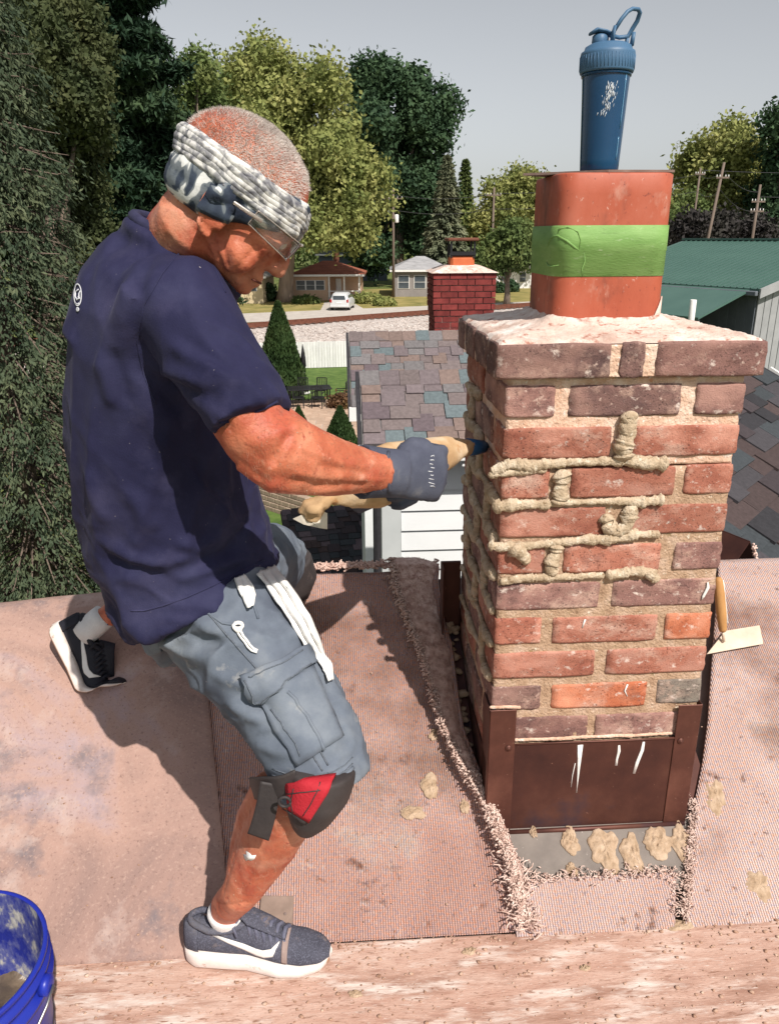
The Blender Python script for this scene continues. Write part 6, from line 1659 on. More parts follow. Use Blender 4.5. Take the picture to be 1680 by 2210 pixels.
tree('broadleaf_tree', 1105, 0, 112, [(1110, 420, 48, 48, 0), (1060, 450, 42, 55, 2), (1135, 470, 50, 55, -2), (1090, 500, 55, 45, 0)], ML_yel, 'small yellow tree just left of the green-taped flue', 24000, .36, .4, group=TG, seed=9, per=14, spread=.7)
tree('broadleaf_tree', 1095, 0, 84, [(1095, 520, 50, 34, 0), (1062, 545, 34, 30, 0), (1128, 536, 40, 26, -1)], ML_mid, 'round mid green tree beside the small distant chimney', 16000, .30, .3, group=TG, seed=10, per=12, spread=.5)
tree('broadleaf_tree', 1570, 0, 100, [(1575, 330, 62, 55, 0), (1520, 360, 58, 60, 2), (1620, 370, 65, 70, -2), (1500, 440, 62, 65, 0), (1580, 430, 75, 75, 0), (1650, 440, 60, 70, 2), (1540, 490, 80, 45, 0)], ML_yel, 'broad yellow-green tree behind the utility poles at right', 44000, .36, .6, group=TG, seed=11, per=16, spread=.75)
tree('broadleaf_tree', 1700, 0, 92, [(1690, 320, 34, 60, 0), (1690, 420, 45, 70, 0), (1670, 490, 40, 45, 0)], ML_dk, 'dark tree cut by the right picture edge', 18000, .36, .5, group=TG, seed=12, per=14, spread=.7)
tree('broadleaf_tree', 1470, 0, 92, [(1470, 470, 40, 42, 0), (1490, 510, 50, 35, 0)], ML_mid, 'low grey-green tree right beside the flue', 12000, .32, .3, group=TG, seed=13, per=12, spread=.6)
tree('broadleaf_tree', 1600, 0, 84, [(1545, 500, 45, 26, 0), (1615, 508, 40, 22, 0), (1500, 505, 40, 24, 0)], leafm('leaf_purple', (.020, .018, .020), (.036, .032, .032), (.056, .054, .046), .4, .1), 'dark purple-leaved tree above the green metal roof', 16000, .3, .25, group=TG, seed=14, per=12, spread=.55)
# left side: near conifers and dark pine
tree('broadleaf_tree', 420, 0, 55, [(420, 200, 55, 60, 0), (395, 300, 70, 90, 0), (455, 300, 50, 80, 2), (430, 420, 80, 90, 0), (350, 400, 60, 90, 4)], ML_mid, 'mid green tree between the dark pine and the tall yellow tree', 36000, .20, .4, group='trees behind the man', seed=15, per=14, spread=.42)
def pine(name, x, d, tiers, mt, label, seed):
    r = np.random.default_rng(seed); b = px(x, 600, d); root = empty(name, (b.x, b.y, 0), 0, label, 'tree', 'trees behind the man')
    R0 = Vector(root.location); Hh = px(x, -260, d).z
    mb = MB(); mb.tube([(0, 0, 0), (.1, 0, Hh * .5), (0, 0, Hh)], [.42, .3, .06], 10); P = []; Nn = []
    for (tx, ty, ex) in tiers:
        c = px(tx, ty, d) - R0; k = .03 * d / 50
        for q in range(7):
            a = q * 2 * math.pi / 7 + r.normal() * .25
            ln = ex * d / 1680 * r.uniform(.8, 1.15); tip = Vector((math.cos(a) * ln, math.sin(a) * ln, c.z + r.normal() * .25 + .05 * ln))
            st = Vector((0, 0, c.z - .10 * ln)); mb.tube([st, st.lerp(tip, .5) + Vector((0, 0, .04 * ln)), tip], [.07, .045, .015], 6)
            m_ = 330; tt = .18 + .86 * r.random(m_) ** .75
            pos = np.array(st)[None] + (np.array(tip) - np.array(st))[None] * tt[:, None]
            pos = pos + r.normal(size=(m_, 3)) * np.array([.16 * ln, .16 * ln, .075 * ln]) * (1.2 - .6 * tt)[:, None]; P.append(pos); Nn.append(np.tile((0, 0, 1.), (m_, 1)))
    mb.build('trunk', M_bark, root, True)
    P = np.concatenate(P); Nn = np.concatenate(Nn); Q, Nq = clump(P, Nn, 7, .09, r)
    leaf_mesh('crown', Q, Nq, .11, mt, root, 3.2, r); return root
pine('pine_tree', 262, 30, [(262, -40, 110), (262, 30, 130), (262, 100, 125), (262, 165, 150), (262, 215, 130), (262, 262, 165), (262, 310, 150), (262, 360, 175), (262, 408, 150), (262, 455, 165), (262, 520, 170), (262, 590, 170), (262, 680, 180), (262, 780, 170)], ML_pine, 'dark layered pine with bare limbs behind the man\'s head', 17)
tree('broadleaf_tree', 60, 0, 19, [(20, 60, 120, 90, 0), (130, 120, 95, 90, 1), (40, 200, 130, 110, 0), (180, 60, 70, 60, 2), (150, 230, 80, 90, 1), (60, 330, 110, 100, 1), (150, 350, 70, 90, 2), (170, 470, 60, 100, 2), (80, 480, 110, 110, 2)], leafm('leaf_olive', (.030, .045, .020), (.062, .078, .032), (.105, .115, .050), 1.2, .2), 'olive green leafy tree filling the top left corner', 90000, .085, .3, group='trees behind the man', seed=19, per=16, spread=.15)
def near_spruce(x, d, half_px, top_z, mt, label, seed, n=120000):
    r = np.random.default_rng(seed); b = px(x, 600, d); root = empty('spruce_tree', (b.x, b.y, 0), 0, label, 'tree', 'trees behind the man')
    Rm = half_px * d / 1680 * .98; Hh = top_z; mb = MB(); mb.tube([(0, 0, 0), (0, 0, Hh)], [.22, .03], 10); P = []; Nn = []; D = []
    layers = 54; cnt = n // (layers * 17)
    for L_ in range(layers):
        f = .01 + .98 * L_ / layers; z0 = Hh * f; Rr = Rm * min(1.0, ((1 - f) * 1.45)) ** .8; a0 = r.random() * 6.28
        for q in range(17):
            a = a0 + q * 2 * math.pi / 17 + r.normal() * .1; l = Rr * r.uniform(.80, 1.12); dx, dy = math.cos(a), math.sin(a)
            z1 = z0 - .30 * l + r.normal() * .08
            mb.tube([(0, 0, z0), (dx * l * .55, dy * l * .55, z0 - .16 * l), (dx * l, dy * l, z1 + .05 * l)], [.022, .014, .004], 5)
            # hanging sprays along the outer half
            ns = 9
            for s_ in range(ns):
                t = .45 + .6 * r.random(); sx = dx * l * t - dy * r.normal() * .16; sy = dy * l * t + dx * r.normal() * .16; sz = z0 + (z1 - z0) * t
                ll = .16 + .26 * r.random(); m_ = max(3, cnt // ns); h = r.random(m_)
                w = .035 + .03 * h
                P.append(np.stack([sx + r.normal(size=m_) * w + dx * h * .10, sy + r.normal(size=m_) * w + dy * h * .10, sz - ll * h], 1))
                Nn.append(np.tile((dx, dy, .3), (m_, 1))); D.append(np.stack([np.full(m_, dx * .5) + r.normal(size=m_) * .4, np.full(m_, dy * .5) + r.normal(size=m_) * .4, np.full(m_, -.8)], 1))
    mb.build('trunk', M_bark, root, True)
    leaf_mesh('crown', np.concatenate(P), np.concatenate(Nn), .030, mt, root, 2.6, r, long_dir=np.concatenate(D)); return root
near_spruce(-20, 10.5, 262, 13.5, ML_spr, 'big drooping spruce filling the left edge beside the roof', 23, 150000)
conifer('spruce_tree', 120, 24, 0, 150, 150, ML_spr, 'olive spruce just behind the big drooping one at the left', 16000, .17, 25, .4, group='trees behind the man', layers=50)
# tiered arborvitae and small cones in the yard
def cone_shrub(name, x, top, base_y, half, d, label, seed, n=9000):
    r = np.random.default_rng(seed); b = pxz(x, base_y, 0); t = px(x, top, b.y); root = empty(name, (b.x, b.y, 0), 0, label, 'shrub', 'clipped cone evergreens in the yard')
    Hh = t.z; Rm = half * depth(b) / 1680; f = r.random(n) ** .75; z = Hh * (.02 + .98 * f); a = r.random(n) * 6.283
    rr_ = Rm * np.minimum(1, (1 - f) * 1.15 + .02) ** .85 * (.86 + .16 * r.random(n)); rr_ *= np.array([1 + .10 * noise.noise(Vector((math.cos(q) * 2.5, math.sin(q) * 2.5, zz * 2.2))) for q, zz in zip(a, z)])
    P = np.stack([rr_ * np.cos(a), rr_ * np.sin(a), z], 1); Nn = np.stack([np.cos(a), np.sin(a), np.full(n, .3)], 1)
    mb = MB(); mb.tube([(0, 0, 0), (0, 0, Hh * .9)], [Rm * .12, .02], 8); mb.build('trunk', M_bark, root, True)
    # dense inner body so the cone is not see-through
    mb = MB(); mb.lathe([(Rm * .80 * min(1, (1 - q) * 1.15) ** .85 + .005, Hh * q) for q in np.linspace(.01, .97, 14)], 14); mb.build('inner_growth', ML_arb, root, True)
    leaf_mesh('crown', P, Nn, Rm * .085, ML_arb, root, 2.0, r, long_dir=np.tile((0, 0, 1.), (n, 1)) + Nn * .4); return root
cone_shrub('arborvitae', 609, 652, 852, 54, 36, 'tall pointed arborvitae standing alone right of the navy sleeve', 41, 14000)
cone_shrub('arborvitae', 736, 878, 985, 44, 26, 'small pointed evergreen just above the forearm', 42, 7000)
cone_shrub('arborvitae', 648, 878, 975, 34, 26, 'smallest pointed evergreen half hidden by the sleeve edge', 43, 6000)
# bushes along the far lawns
def bush(x, y, rx, ry, mt, label, seed, leaf=.22, n=2500):
    b = pxz(x, y, 0); r = np.random.default_rng(seed); root = empty('bush', (b.x, b.y, 0), 0, label, 'bush', 'bushes near the houses')
    k = depth(b) / 1680; lob = [((0, 0, ry * k * .75), (rx * k, rx * k * .7, ry * k)), ((rx * k * .5, .2, ry * k * .6), (rx * k * .6, rx * k * .5, ry * k * .7)), ((-rx * k * .5, .1, ry * k * .55), (rx * k * .55, rx * k * .5, ry * k * .65))]
    P, Nn = blob_pts(lob, n // 8, r); Q, Nq = clump(P, Nn, 8, .12, r); mb = MB()
    for q in range(5): mb.tube([(0, 0, 0), (lob[q % 3][0][0] * .6, .1 * q - .2, ry * k * .9)], [.05, .015], 5)
    mb.build('stems', M_bark, root, True); leaf_mesh('crown', Q, Nq, leaf, mt, root, 1.5, r)
bush(790, 655, 30, 13, ML_yel, 'pale yellow bush right of the parked vehicle', 51)
bush(660, 655, 26, 9, ML_mid, 'low green bush in front of the red-roofed house', 52)
bush(830, 660, 22, 9, ML_yel, 'small yellowish bush on the lawn before the grey house', 53)
bush(740, 880, 26, 16, leafm('leaf_rust', (.09, .05, .03), (.16, .09, .05), (.20, .14, .06), 1.0), 'reddish flowering shrub at the edge of the patio', 54, .10, 2500)
bush(575, 650, 22, 22, ML_dk, 'dark bush between the cream house and the tall tree trunk', 55)
bush(1100, 630, 16, 14, ML_dk, 'round dark shrub beside the white house', 56)
bush(1075, 632, 12, 12, ML_dk, 'smaller dark shrub at the corner of the white house', 57)
# far belt of woodland
r = np.random.default_rng(77); lob = []
for i in range(70):
    x = -900 + i * 52 + r.normal() * 12; dd = 190 + r.normal() * 12; c = px(x, 600, dd); hgt = 12 + 5 * noise.noise(Vector((i * .37, 0, 0))) + r.normal() * 1.2
    lob.append(((c.x, c.y, hgt * .45), (7.5, 5, hgt * .62)))
P, Nn = blob_pts(lob, 7000, r); Q, Nq = clump(P, Nn, 12, 1.0, r)
fw = empty('far_woodland', (0, 190, 0), 0, 'distant belt of mixed green woodland along the horizon', 'woodland'); fw['kind'] = 'stuff'
leaf_mesh('crowns', Q - np.array([0, 190, 0]), Nq, .8, ML_mid, fw, 1.4, r)['kind'] = 'stuff'

# ================================================================== HOUSES ACROSS THE TRACKS
M_glass = mat('window_glass', [(.3, (.03, .04, .05)), (.7, (.08, .10, .12))], 1, rough=.08, spec=.6)
M_trim = mat('white_trim', [(.3, (.68, .67, .66)), (.7, (.78, .77, .76))], 4, rough=.6)
def house_m(name, c): return mat(name, [(.3, tuple(x * .88 for x in c)), (.7, tuple(min(.8, x * 1.1) for x in c))], 1.2, 7, rough=.85, bump=.3, bscale=8, bdist=.02)
def bungalow(label, xl, xr, base_y, eave_y, apex_y, wall_c, roof_c, dep=9.0, windows=(), doors=(), over=.5, hip=True, porch=None, rz=0.0, chim=None, trim=True):
    a, b_ = pxz(xl, base_y, 0), pxz(xr, base_y, 0); w = (b_ - a).length; c = (a + b_) / 2; k = depth(c) / 1680
    root = empty('bungalow', (c.x, c.y, 0), rz, label, 'house', 'houses across the railway')
    h = px((xl + xr) / 2, eave_y, c.y).z; ha = px((xl + xr) / 2, apex_y, c.y + dep / 2).z
    mw = house_m('wall_' + label[:12], wall_c); mr_ = mat('roof_' + label[:12], [(.3, tuple(x * .7 for x in roof_c)), (.7, tuple(x * 1.2 for x in roof_c))], 2.5, 9, rough=.9, bump=.6, bscale=9, bdist=.03, stretch=(.4, .4, 3))
    px0 = porch[0] * w - w / 2 if porch else None
    V = MB(); V.box((-w / 2, 0, 0), (w / 2 if not porch else px0, dep, h)); 
    if porch: V.box((px0, 2.4, 0), (w / 2, dep, h))
    V.build('wall', mw, root)
    o = over; W2 = w / 2 + o
    if hip: pts = [(-W2, -o, h), (W2, -o, h), (W2, dep + o, h), (-W2, dep + o, h), (-w * .08, dep * .42, ha), (w * .08, dep * .42, ha)]; F = [(0, 1, 5, 4), (1, 2, 5), (2, 3, 4, 5), (3, 0, 4)]
    else: pts = [(-W2, -o, h), (W2, -o, h), (W2, dep + o, h), (-W2, dep + o, h), (0, -o, ha), (0, dep + o, ha)]; F = [(0, 4, 5, 3), (4, 1, 2, 5), (0, 1, 4), (2, 3, 5)]
    n_ = len(pts); pts = pts + [(x, y, z - .16) for x, y, z in pts[:4]]; F = F + [(0, n_, n_ + 1, 1), (1, n_ + 1, n_ + 2, 2), (2, n_ + 2, n_ + 3, 3), (3, n_ + 3, n_, 0), (n_, n_ + 3, n_ + 2, n_ + 1)]
    rf = mesh_obj('roof', pts, F, mr_, root)
    if not hip:
        rf2 = mesh_obj('gable_wall', [(-W2 + .2, -o - .01, h - .0), (W2 - .2, -o - .01, h), (0, -o - .01, ha - .15)], [(0, 1, 2)], mw, root)
    if trim: box('fascia', (-W2, -o - .05, h - .20), (W2, -o - .004, h + .02), M_trim, root)
    for (x0, x1, y0, y1) in windows:
        fr = box('window', (x0 * w - w / 2, -.06, y0 * h), (x1 * w - w / 2, -.004, y1 * h), M_trim, root, .01)
        n = max(1, round((x1 - x0) * w / 1.1)); fw_ = (x1 - x0) * w
        for q in range(n):
            for (za, zb_) in ((.04, .48), (.52, .96)):
                hx = fw_ / n; box('pane', (-fw_ / 2 + q * hx + .08, -.05, (za - .5) * (y1 - y0) * h), (-fw_ / 2 + (q + 1) * hx - .08, -.034, (zb_ - .5) * (y1 - y0) * h), M_glass, fr)
    for (x0, x1, dy) in doors:
        dr = box('door', (x0 * w - w / 2, dy - .05, 0.2), (x1 * w - w / 2, dy - .004, 2.25), M_trim, root, .01)
        box('handle', ((x1 - x0) * w * .3, -.045, -.05), ((x1 - x0) * w * .36, -.028, .05), M_glass, dr)
    if porch:
        for q in range(3):
            x = px0 + .15 + (w / 2 - px0 - .3) * q / 2; box('porch_post', (x - .09, .05, 0), (x + .09, .23, h - .17), M_trim, root)
        box('porch_floor', (px0 + .01, .0, 0), (w / 2, 2.39, .35), M_conc, root)
        box('porch_rail', (px0 + .02, .10, .95), (w / 2 - .02, .17, 1.05), M_trim, root)
    if chim: box('chimney', (chim * w - w / 2 - .3, dep * .5, ha - 1.2), (chim * w - w / 2 + .3, dep * .5 + .6, ha + .9), M_rust, root)
    return root
bungalow('brick bungalow with a rust red hipped roof and shaded porch', 632, 778, 648, 592, 562, (.50, .34, .24), (.30, .10, .060), windows=[(.06, .48, .40, .78)], doors=[(.62, .70, 2.4)], porch=(.52,), chim=.62)
bungalow('small grey-sided house with grey hipped roof and two white windows', 850, 968, 640, 582, 552, (.24, .22, .215), (.33, .33, .345), windows=[(.07, .28, .30, .80), (.36, .58, .30, .80)], doors=[(.74, .86, 0)])
bungalow('cream house half hidden behind the man\'s chin', 508, 568, 655, 596, 574, (.56, .46, .30), (.42, .40, .38), windows=[(.55, .80, .45, .8)], hip=False)
bungalow('white house with dark shutters left of the flue', 1066, 1160, 622, 578, 556, (.70, .70, .70), (.46, .46, .46), windows=[(.12, .26, .35, .8), (.56, .72, .3, .8)], doors=[(.38, .48, 0)], hip=False, porch=(.80,))
bungalow('dark blue-grey house partly hidden behind the tall yellow tree', 690, 835, 606, 548, 510, (.11, .13, .16), (.10, .10, .11), windows=[(.5, .6, .3, .75), (.66, .76, .3, .75), (.82, .94, .3, .75), (.1, .3, .3, .7)], dep=8, hip=False)

# parked vehicle, seen from behind
b = pxz(732, 671, 0); car = empty('parked_car', (b.x, b.y, 0), -.10, 'silver estate car parked on the pale drive before the red-roofed house', 'car')
M_car = mat('car_silver', [(.3, (.56, .57, .58)), (.7, (.66, .67, .68))], 3, rough=.3, spec=.6, metal=.2)
M_tyre = mat('tyre', [(.3, (.015, .015, .016)), (.7, (.03, .03, .03))], 10, rough=.9)
def carsec(y, w0, w1, z0, zb, z1):   # section across the car at y
    return [(-w0, y, z0), (-w0 * 1.02, y, zb * .6), (-w0, y, zb), (-w1, y, z1 - .06), (-w1 * .86, y, z1), (w1 * .86, y, z1), (w1, y, z1 - .06), (w0, y, zb), (w0 * 1.02, y, zb * .6), (w0, y, z0)]
secs = [carsec(0, .88, .62, .38, .98, 1.02), carsec(.08, .93, .66, .32, 1.0, 1.42), carsec(.45, .95, .68, .30, 1.02, 1.66), carsec(1.6, .96, .70, .28, 1.02, 1.70), carsec(2.7, .96, .68, .28, 1.02, 1.62), carsec(3.4, .95, .70, .28, 1.0, 1.10), carsec(4.3, .90, .66, .32, .88, .94), carsec(4.55, .80, .55, .40, .74, .80)]
V = [p for s in secs for p in s]; F = []
for i in range(len(secs) - 1):
    for q in range(10): F.append((i * 10 + q, i * 10 + (q + 1) % 10, (i + 1) * 10 + (q + 1) % 10, (i + 1) * 10 + q))
F += [tuple(range(9, -1, -1)), tuple((len(secs) - 1) * 10 + q for q in range(10))]
o = mesh_obj('body', V, F, M_car, car, True); md = o.modifiers.new('b', 'BEVEL'); md.width = .05; md.segments = 2
box('rear_window', (-.60, -.02, 1.06), (.60, .05, 1.44), M_glass, car, .02); box('bumper', (-.90, -.10, .36), (.90, .02, .58), M_car, car, .04)
box('number_plate', (-.26, -.03, .72), (.26, -.015, .86), M_trim, car)
for s in (-1, 1):
    box('tail_light', (s * .82 - .09, -.03, .80), (s * .82 + .09, .03, 1.10), mat('tail_red', [(.3, (.30, .02, .02)), (.7, (.4, .03, .03))], 5, rough=.3), car, .015)
    box('side_window', (s * .86 - .02, .5, 1.08), (s * .86 + .02, 2.9, 1.48), M_glass, car, .01)
    for y in (.85, 3.55):
        mb = MB(); mb.lathe([(.20, -.11), (.33, -.10), (.34, 0), (.33, .10), (.20, .11)], 20); w_ = mb.build('wheel', M_tyre, car, True, loc=(s * .84, y, .34)); w_.rotation_euler = (0, math.pi / 2, 0)
        mb = MB(); mb.lathe([(.02, -.118), (.21, -.115), (.21, .115), (.02, .118)], 14); mb.build('rim', M_car, w_, True)

# fence, patio, furniture
fa, fb = pxz(500, 800, 0), pxz(1000, 785, 0); fl = (fb - fa).length; fd = (fb - fa).normalized()
fen = empty('board_fence', (fa.x, fa.y, 0), math.atan2(fd.y, fd.x), 'white vertical board fence at the back of the yard', 'fence')
M_fw = mat('fence_white', [(.3, (.58, .58, .58)), (.7, (.70, .70, .70))], 2, rough=.8, objvar=.08)
me0 = None
nb_ = int(fl / .155)
for i in range(nb_):
    if me0 is None: o = box('fence_board', (-.072, -.012, .03), (.072, .012, 1.46), M_fw, fen, .004); me0 = o.data; o.location.x = .08
    else: share('fence_board', me0, fen, (.08 + i * .155, 0, .745))
for i in range(0, int(fl / 2.4) + 1): box('fence_post', (i * 2.4 - .05, .016, 0), (i * 2.4 + .05, .12, 1.5), M_fw, fen)
for z in (.3, 1.15): box('fence_rail', (0, .014, z), (fl, .05, z + .09), M_fw, fen)
# patio of pavers
pa = [G(560, 905), G(560, 872), G(830, 878), G(830, 930)]
ground_poly('patio', pa, .008, M_pave)
pc = (pa[0] + pa[1] + pa[2] + pa[3]) / 4; rs = random.Random(8); pav = None
pz_o = empty('patio_paving', (G(700, 905).x, G(700, 905).y, 0), 0, 'beige pavers of the patio around the black table', 'paving'); pz_o['kind'] = 'structure'
for i in range(16):
    for j in range(12):
        if pav is None: pav = box('paver', (-.29, -.29, .01), (.29, .29, .03), M_pave, pz_o, .01)
        else: share('paver', pav.data, pz_o, (-4.8 + i * .6 + (.3 if j % 2 else 0), -3 + j * .6, .02))
pav.location = (-4.8, -3, .02)
M_blk = mat('black_metal', [(.3, (.010, .010, .012)), (.7, (.022, .022, .026))], 8, rough=.45)
tb = G(668, 872); tab = empty('patio_table', (tb.x, tb.y, 0), .2, 'black oblong patio table on the pavers', 'table')
box('table_top', (-.95, -.5, .70), (.95, .5, .74), M_blk, tab, .01)
for sx in (-.85, .85):
    for sy in (-.4, .4): box('leg', (sx - .025, sy - .025, .03), (sx + .025, sy + .025, .70), M_blk, tab)
def pchair(x, y, rz, label):
    c = empty('patio_chair', (tb.x + x, tb.y + y, .03), rz, label, 'chair', 'black patio chairs')
    box('seat', (-.24, -.24, .42), (.24, .24, .45), M_blk, c, .01)
    for s in (-.22, .22):
        for q in (-.22, .22): box('leg', (s - .018, q - .018, 0), (s + .018, q + .018, .42), M_blk, c)
        box('back_post', (s - .018, .215, .451), (s + .018, .25, .95), M_blk, c); box('arm', (s - .02, -.22, .62), (s + .02, .21, .65), M_blk, c)
    for k in range(5): box('back_slat', (-.16 + k * .08 - .012, .222, .48), (-.16 + k * .08 + .012, .243, .93), M_blk, c)
    box('back_rail', (-.20, .219, .935), (.20, .247, .965), M_blk, c)
pchair(-1.35, .1, 1.4, 'black patio chair at the left end of the table'); pchair(1.4, -.1, -1.6, 'black patio chair at the right end of the table')
pchair(-.4, -.85, 3.3, 'near black patio chair left of the table middle'); pchair(.45, -.85, 3.0, 'near black patio chair right of the table middle')
pchair(-.35, .85, .1, 'far black patio chair on the left, behind the table'); pchair(.45, .85, -.1, 'far black patio chair on the right, behind the table')
# closed parasol behind the table
q = G(657, 850); um = empty('garden_parasol', (q.x, q.y, 0), 0, 'closed black parasol on a white stand beside the arborvitae', 'parasol')
mb = MB(); mb.lathe([(.03, 1.15), (.13, 1.3), (.11, 1.7), (.05, 2.1), (.012, 2.3)], 12); mb.build('folded_canopy', M_blk, um, True)
mb = MB(); mb.lathe([(.26, .02), (.26, .10), (.08, .14), (.06, .75), (.04, 1.2)], 14); mb.build('stand', M_trim, um, True)
# block retaining wall and kerb
ra, rb = pxz(528, 1082, .0), pxz(668, 1128, .0); wd = (rb - ra); wl_len = wd.length
rw = empty('block_wall', (ra.x, ra.y, 0), math.atan2(wd.y, wd.x), 'tan concrete block retaining wall below the lawn by the shirt hem', 'wall')
M_blkw = mat('wall_block', [(.3, (.26, .19, .14)), (.7, (.40, .31, .24))], 8, rough=.95, bump=.8, bscale=30, bdist=.01, objvar=.15)
wb0 = None
for j in range(5):
    for i in range(int((wl_len + 1.2) / .30)):
        loc = (-.6 + i * .30 + (.15 if j % 2 else 0), .02 * j, .13 * j)
        if wb0 is None: wb0 = box('block', (-.143, -.10, .004), (.143, .10, .124), M_blkw, rw, .012); wb0.location = Vector(loc) + Vector((0, 0, .064))
        else: share('block', wb0.data, rw, Vector(loc) + Vector((0, 0, .064)))
ground_poly('garden_path', [G(640, 985), G(664, 905), G(800, 912), G(800, 985)], .012, M_conc)

# utility poles and wires
M_pole = mat('pole_wood', [(.3, (.12, .09, .075)), (.7, (.20, .155, .13))], 4, 8, rough=.95, bump=.5, stretch=(1, 1, .1))
M_wire = mat('cable', [(.3, (.05, .05, .055)), (.7, (.08, .08, .085))], 3, rough=.6)
def pole(x, top, d, lean, arms, label, rad=.11, can=False):
    t = px(x, top, d); o = empty('utility_pole', (t.x, t.y, 0), 0, label, 'pole', 'utility poles')
    mb = MB(); mb.tube([(-lean, 0, 0), (0, 0, t.z)], [rad * 1.25, rad * .8], 10); mb.build('post', M_pole, o, True)
    for (dz, w) in arms:
        box('crossarm', (-w, -.12, t.z - dz - .07), (w, -.01, t.z - dz + .07), M_pole, o, .01)
        for q in (-.9, -.45, .45, .9):
            mb = MB(); mb.lathe([(.05, 0), (.06, .05), (.03, .09), (.05, .13), (.01, .17)], 8); mb.build('insulator', M_trim, o, True, loc=(q * w, -.06, t.z - dz + .075))
    if can:
        mb = MB(); mb.lathe([(.02, 0), (.22, .03), (.24, .08), (.24, .85), (.18, .9), (.02, .92)], 14); mb.build('transformer', M_trim, o, True, loc=(.38, -.1, t.z - 3.6))
    return t
t1 = pole(1562, 350, 72, 1.2, [(1.2, .55)], 'tallest leaning wooden utility pole right of the flue', .13)
t2 = pole(1511, 362, 86, .2, [(.6, .5)], 'slim upright utility pole nearest the flue on its right')
t3 = pole(1640, 398, 74, .1, [(1.4, .6), (2.2, .6)], 'utility pole with two crossarms at the right edge', .13)
t4 = pole(848, 408, 96, 0, [(1.0, 1.1)], 'utility pole with a pale transformer before the dark tree', .15, True)
t5 = pole(1066, 404, 92, 0, [(.8, .8)], 'thin utility pole among the trees left of the flue', .13)
wr_ = empty('overhead_wires', ((t4.x + t1.x) / 2, 85, 0), 0, 'thin dark overhead wires strung between the utility poles', 'wires'); WO = Vector(wr_.location)
def wire(a, b, sag):
    mb = MB(); mb.tube([a.lerp(b, k / 12) - Vector((0, 0, sag * 4 * (k / 12) * (1 - k / 12))) - WO for k in range(13)], .022, 4); mb.build('cable', M_wire, wr_)
for a, b in ((t4, t5), (t5, t2), (t2, t1), (t1, t3)):
    for dz in (.6, 2.2): wire(a - Vector((0, 0, dz)), b - Vector((0, 0, dz)), .5)
wire(t3 - Vector((0, 0, 1)), t3 + Vector((18, -8, -.5)), .4); wire(t4 - Vector((0, 0, 1)), t4 + Vector((-45, 6, 0)), 1.2); wire(t2 - Vector((0, 0, .2)), t2 + Vector((30, 5, .2)), .4)

# ================================================================== GREEN METAL BUILDING
M_gm = mat('green_metal', [(.3, (.065, .135, .115)), (.7, (.085, .165, .14))], 1.2, 5, rough=.45, metal=.2, spec=.5)
M_gw = mat('shed_wall', [(.3, (.10, .115, .135)), (.7, (.15, .165, .19))], 2, rough=.7, objvar=.05)
M_gl = mat('shed_wall_pale', [(.3, (.26, .265, .275)), (.7, (.34, .345, .355))], 2, rough=.7, objvar=.05)
er = px(1636, 622, 23.5); el = px(1436, 607, 26.5); ed = (er - el); ed.z = 0; ed.normalize(); en = Vector((-ed.y, ed.x, 0))
if en.y < 0: en = -en
gb = empty('metal_building', (er.x, er.y, 0), math.atan2(ed.y, ed.x), 'low building with green metal roof and pale gable at the right', 'building')
LB = 7.0; DB = 9.5; ez = er.z; rzz = px(1560, 519, 29.0).z
def gl3(x, y, z): return (x, y, z)
# x runs back along -ed from the right gable (0) to the far end (-LB); y away
V = [(.25, -.25, ez), (-LB, -.25, ez), (-LB, DB / 2, rzz), (.25, DB / 2, rzz), (.25, DB + .25, ez), (-LB, DB + .25, ez)]
V2 = V + [(x, y, z - .10) for x, y, z in V]
mesh_obj('roof', V2, [(0, 3, 2, 1), (3, 4, 5, 2), (6, 7, 8, 9), (9, 8, 11, 10), (0, 1, 7, 6), (4, 10, 11, 5), (0, 6, 9, 3), (3, 9, 10, 4), (1, 2, 8, 7), (2, 5, 11, 8)], M_gm, gb)
sd = Vector((0, DB / 2 + .25, rzz - ez)); sn = Vector((0, -sd.z, sd.y)).normalized(); sl_len = sd.length
m0 = None
for i in range(31):
    x = .15 - i * .23
    if m0 is None:
        bm = bmesh.new(); bbox(bm, (-.018, 0, 0), (.018, sl_len - .05, .025)); bmesh.ops.rotate(bm, cent=(0, 0, 0), matrix=Matrix.Rotation(math.atan2(sd.z, sd.y), 3, 'X'), verts=bm.verts)
        o = bm_obj('roof_rib', bm, M_gm, gb, loc=(x, -.25, ez + .002)); m0 = o.data
    else: share('roof_rib', m0, gb, (x, -.25, ez + .002))
box('ridge_cap', (-LB, DB / 2 - .14, rzz + .004), (.25, DB / 2 + .14, rzz + .07), M_gm, gb)
box('gutter', (-LB, -.40, ez - .20), (.22, -.26, ez - .06), M_gw, gb, .02)
m0 = None
for i in range(23):
    x = -.17 - i * .30
    if m0 is None: o = box('wall_panel', (x - .148, .0, 0), (x + .148, .06, ez - .12), M_gw, gb, .008); m0 = o.data; mz = o.location.z
    else: share('wall_panel', m0, gb, (x, .03, mz))
box('wall_core', (-LB + .05, .065, 0), (-.03, DB - .05, ez - .12), M_gw, gb)
for i in range(30):                                                # pale vertical boards of the gable end
    y0 = .02 + i * (DB - .04) / 30; y1 = y0 + (DB - .04) / 30 - .03; ym = (y0 + y1) / 2
    zt_ = ez - .13 + (rzz - ez) * (1 - abs(ym - DB / 2) / (DB / 2 + .25)); box('gable_board', (.0, y0, 0), (.05, y1, zt_), M_gl, gb, .006)
box('gable_core', (-.028, .07, 0), (-.002, DB - .02, ez - .14), M_gl, gb)
